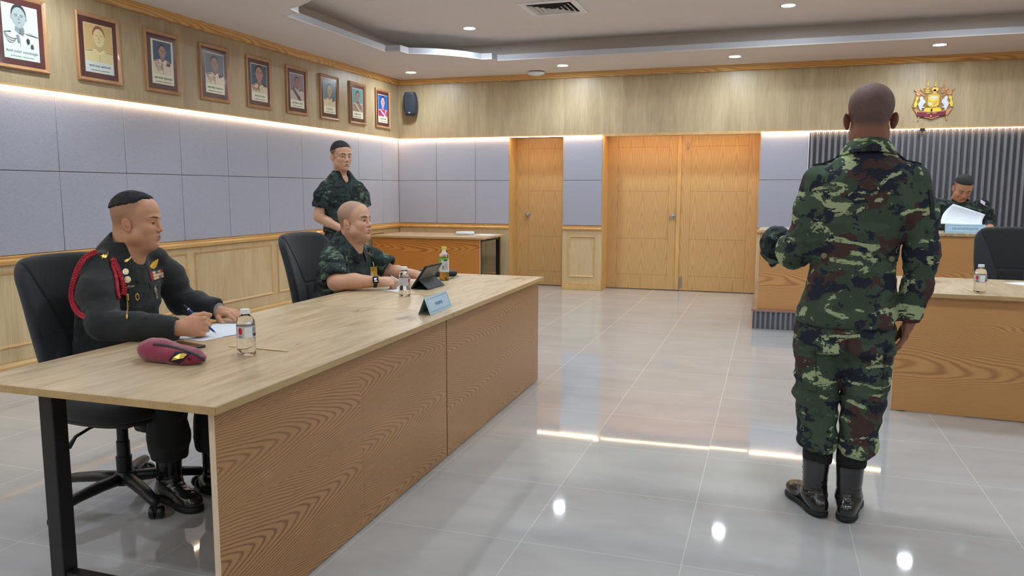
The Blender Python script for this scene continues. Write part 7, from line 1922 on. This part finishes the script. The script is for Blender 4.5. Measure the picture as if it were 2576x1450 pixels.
# sheet held by the reading soldier
mb = MB(); c4p = [Vector((1.623, 8.30, 1.212)), Vector((1.895, 8.30, 1.114)), Vector((1.835, 8.12, 1.020)), Vector((1.497, 8.12, 1.030))]; org = Vector((1.70, 8.2, 1.10)); vs = []; n = 12
for j in range(n + 1):
    for i in range(n + 1):
        u, v = i / n, j / n; q = (c4p[0] * (1 - u) + c4p[1] * u) * (1 - v) + (c4p[3] * (1 - u) + c4p[2] * u) * v
        q = q + Vector((-0.022 * math.sin(PI * v) * (1 - u), 0.045 * math.sin(PI * v), 0.0)) - org; vs.append(q)
mb.add(vs, [(j * (n + 1) + i, j * (n + 1) + i + 1, (j + 1) * (n + 1) + i + 1, (j + 1) * (n + 1) + i) for j in range(n) for i in range(n)])
hp = mb.build('held_paper', M['paper'], smooth=True, solid=0.0008); hp.location = org; tag(hp, 'large white sheet held up by the soldier reading at the head desk', 'paper')
tl = MB()
for k in range(12):
    v = 0.10 + 0.065 * k; pts = []
    for i in range(9):
        u = 0.10 + 0.80 * i / 8; q = (c4p[0] * (1 - u) + c4p[1] * u) * (1 - v) + (c4p[3] * (1 - u) + c4p[2] * u) * v
        pts.append(q + Vector((-0.022 * math.sin(PI * v) * (1 - u), 0.045 * math.sin(PI * v) - 0.0012, 0.0)) - org)
    tl.tube(pts, 0.0006, 4)
tl.build('typed_lines', plain('faint_type', srgb(176, 178, 190), 0.7), hp)

# ---- pens
def pen(a, b, m, label, r=0.0042, clip=True):
    a, b = Vector(a), Vector(b); c = (a + b) / 2; d = (b - a).normalized()
    at = lambda t: a + (b - a) * t - c
    o = MB().tube([at(0.14), at(0.85), at(0.93)], [r, r, r * 0.8], 14).build('pen', m, smooth=False, auto=40); o.location = c; tag(o, label, 'pen')
    MB().tube([at(0.0), at(0.02), at(0.14)], [r * 0.5, r * 0.72, r * 0.72], 12).build('push_cap', M['black'], o, auto=40); MB().tube([at(0.13), at(0.155)], [r * 1.12, r * 1.12], 14).build('collar_ring', M['white'], o, auto=40)
    MB().tube([at(0.93), at(1.0)], [r * 0.75, r * 0.12], 12).build('tip', M['steel'], o, auto=40)
    return o
pen((-2.241, 2.56, 0.865), (-2.121, 2.602, 0.748), plain('pen_blue', srgb(28, 86, 166), 0.3), 'blue ballpoint pen gripped in the fist of the officer with the red cord', 0.0048)
pen((-2.121, 4.12, 0.835), (-2.085, 4.285, 0.756), M['white'], 'white ballpoint pen in the hand of the man with the black watch', 0.0042)

# ---- tablet in its folio stand
tbm = frame_matrix((-2.045, 4.262, 0.7365), (0.0, 1, 0.0), (0.10, 0.01, 0.142))
tab = empty('tablet', (-2.045, 4.262, 0.7365)); tag(tab, 'black tablet propped up in a folding cover, back towards the camera', 'tablet'); R_ = tbm.copy(); R_.translation = (0, 0, 0)
MB().box(0, 0.245, 0.0, 0.172, -0.006, 0.006).build('case', M['black_matte'], tab, bevel=0.005, seg=3, M=R_)
MB().box(0.008, 0.237, 0.008, 0.164, -0.0064, -0.006).build('screen', plain('tablet_screen', srgb(60, 66, 76), 0.1), tab, M=R_)
MB().box(0.010, 0.235, 0.075, 0.164, 0.006, 0.0078).build('cover_upper', plain('folio_grey', srgb(112, 112, 112), 0.5), tab, bevel=0.001, M=R_)
bk = plain('folio_black', srgb(34, 35, 40), 0.6)
mb = MB(); q = [R_ @ Vector((0.004, 0.075, 0.009)), R_ @ Vector((0.241, 0.075, 0.009)), Vector((0.120, 0.235, 0.002)), Vector((0.118, -0.010, 0.002))]
mb.add([tuple(v) for v in q], [(0, 1, 2, 3)]); mb.build('stand_flap', bk, tab, solid=0.003)
mb = MB(); mb.add([tuple(R_ @ Vector((0.004, 0.002, 0.008))), tuple(R_ @ Vector((0.241, 0.002, 0.008))), (0.116, 0.233, 0.001), (0.114, -0.008, 0.001)], [(0, 1, 2, 3)]); mb.build('base_flap', bk, tab, solid=0.002)
MB().box(0.200, 0.232, 0.130, 0.160, 0.006, 0.0085).build('camera_bump', M['black'], tab, bevel=0.003, M=R_)

# ---- black pouch and spectacles behind the tea bottle
pc = V3(-2.175, 4.93, 0.7355); S = SDF(pc + (-0.2, -0.2, -0.01), pc + (0.2, 0.2, 0.09), 0.005); dd = V3(0.80, 0.60, 0)
S.rc(pc - dd * 0.10 + (0, 0, 0.026), pc + dd * 0.02 + (0, 0, 0.026), 0.030, 0.026, 0.02); S.rc(pc + dd * 0.05 + (0, 0, 0.022), pc + dd * 0.13 + (0, 0, 0.020), 0.024, 0.022, 0.012); S.plane(pc, (0, 0, -1))
V, Q = S.mesh(); V = relax(V, Q, 2); pou = skin_object('pouch', [(V - pc, Q, 0, None)], [M['black']]); pou.location = tuple(pc); tag(pou, 'black rounded zip pouch lying behind the tea bottle', 'pouch')
z_ = MB().tube([Vector(dd * t) + Vector((0, 0, 0.051 - 0.02 * max(0, t - 0.02) / 0.13)) for t in (-0.10, -0.05, 0.0)], 0.0022, 6).build('zip', M['steel'], pou)
gl = empty('spectacles', (-1.975, 4.86, 0.7357)); tag(gl, 'thin-framed spectacles folded on the table beside the tea bottle', 'spectacles')
for s_ in (-1, 1):
    MB().tube([(0.026 * math.cos(t) * 1.0, s_ * 0.032 + 0.024 * math.sin(t), 0.018 + 0.016 * math.sin(t * 1.0) * 0 + 0.004 * math.cos(t)) for t in [2 * PI * q / 20 for q in range(21)]], 0.0014, 6).build('rim', M['steel'], gl)
    MB().tube([(-0.024, s_ * 0.052, 0.018), (-0.05, s_ * 0.03, 0.004), (-0.055, -s_ * 0.045, 0.002)], 0.0014, 6).build('temple', M['black'], gl)

# ---- name cards
card_blue = plain('card_blue', srgb(182, 212, 232), 0.18, coat=0.5); card_back = plain('card_teal', srgb(112, 156, 160), 0.25)
def name_card(loc, rz, w, h, d, text, label, tsize):
    o = empty('name_card', loc, rz); tag(o, label, 'name card', 'blue name cards')
    L = math.hypot(h, d / 2); a = math.atan2(h, d / 2)
    f = MB(); f.obox((0, -d / 4, h / 2), (w / 2, 0, 0), Vector((0, math.cos(a), math.sin(a))) * L / 2, Vector((0, -math.sin(a), math.cos(a))) * 0.0008); f.build('front_face', card_blue, o)
    b = MB(); b.obox((0, d / 4, h / 2), (w / 2, 0, 0), Vector((0, -math.cos(a), math.sin(a))) * L / 2, Vector((0, math.sin(a), math.cos(a))) * 0.0008); b.build('back_face', card_back, o)
    mm = frame_matrix(Vector((0, -d / 4, h / 2)) + Vector((0, -math.sin(a), math.cos(a))) * 0.0012, (1, 0, 0), (0, math.cos(a), math.sin(a)))
    e = MB(); iw, ih = w / 2 - 0.012, L / 2 - 0.010
    for (x0, x1, y0, y1) in ((-iw, iw, ih - 0.0016, ih), (-iw, iw, -ih, -ih + 0.0016), (-iw, -iw + 0.0012, -ih, ih), (iw - 0.0012, iw, -ih, ih)): e.box(x0, x1, y0, y1, 0, 0.0003)
    e.build('printed_border', M['ink_blue'], o, M=mm); text_mesh('lettering', text, tsize, M['ink_blue'], o, mm, 0.0001)
    return o
c1 = name_card((-1.562, 3.535, 0.7358), math.radians(90 + 2.5), 0.30, 0.080, 0.062, 'กรรมการ', 'light blue folded name card standing on the long table beside its joint', 0.026)
c2 = name_card((1.660, 7.945, 0.9555), 0, 0.320, 0.078, 0.05, 'ประธานกรรมการ', 'light blue name card standing on the head desk below the held sheet', 0.031)
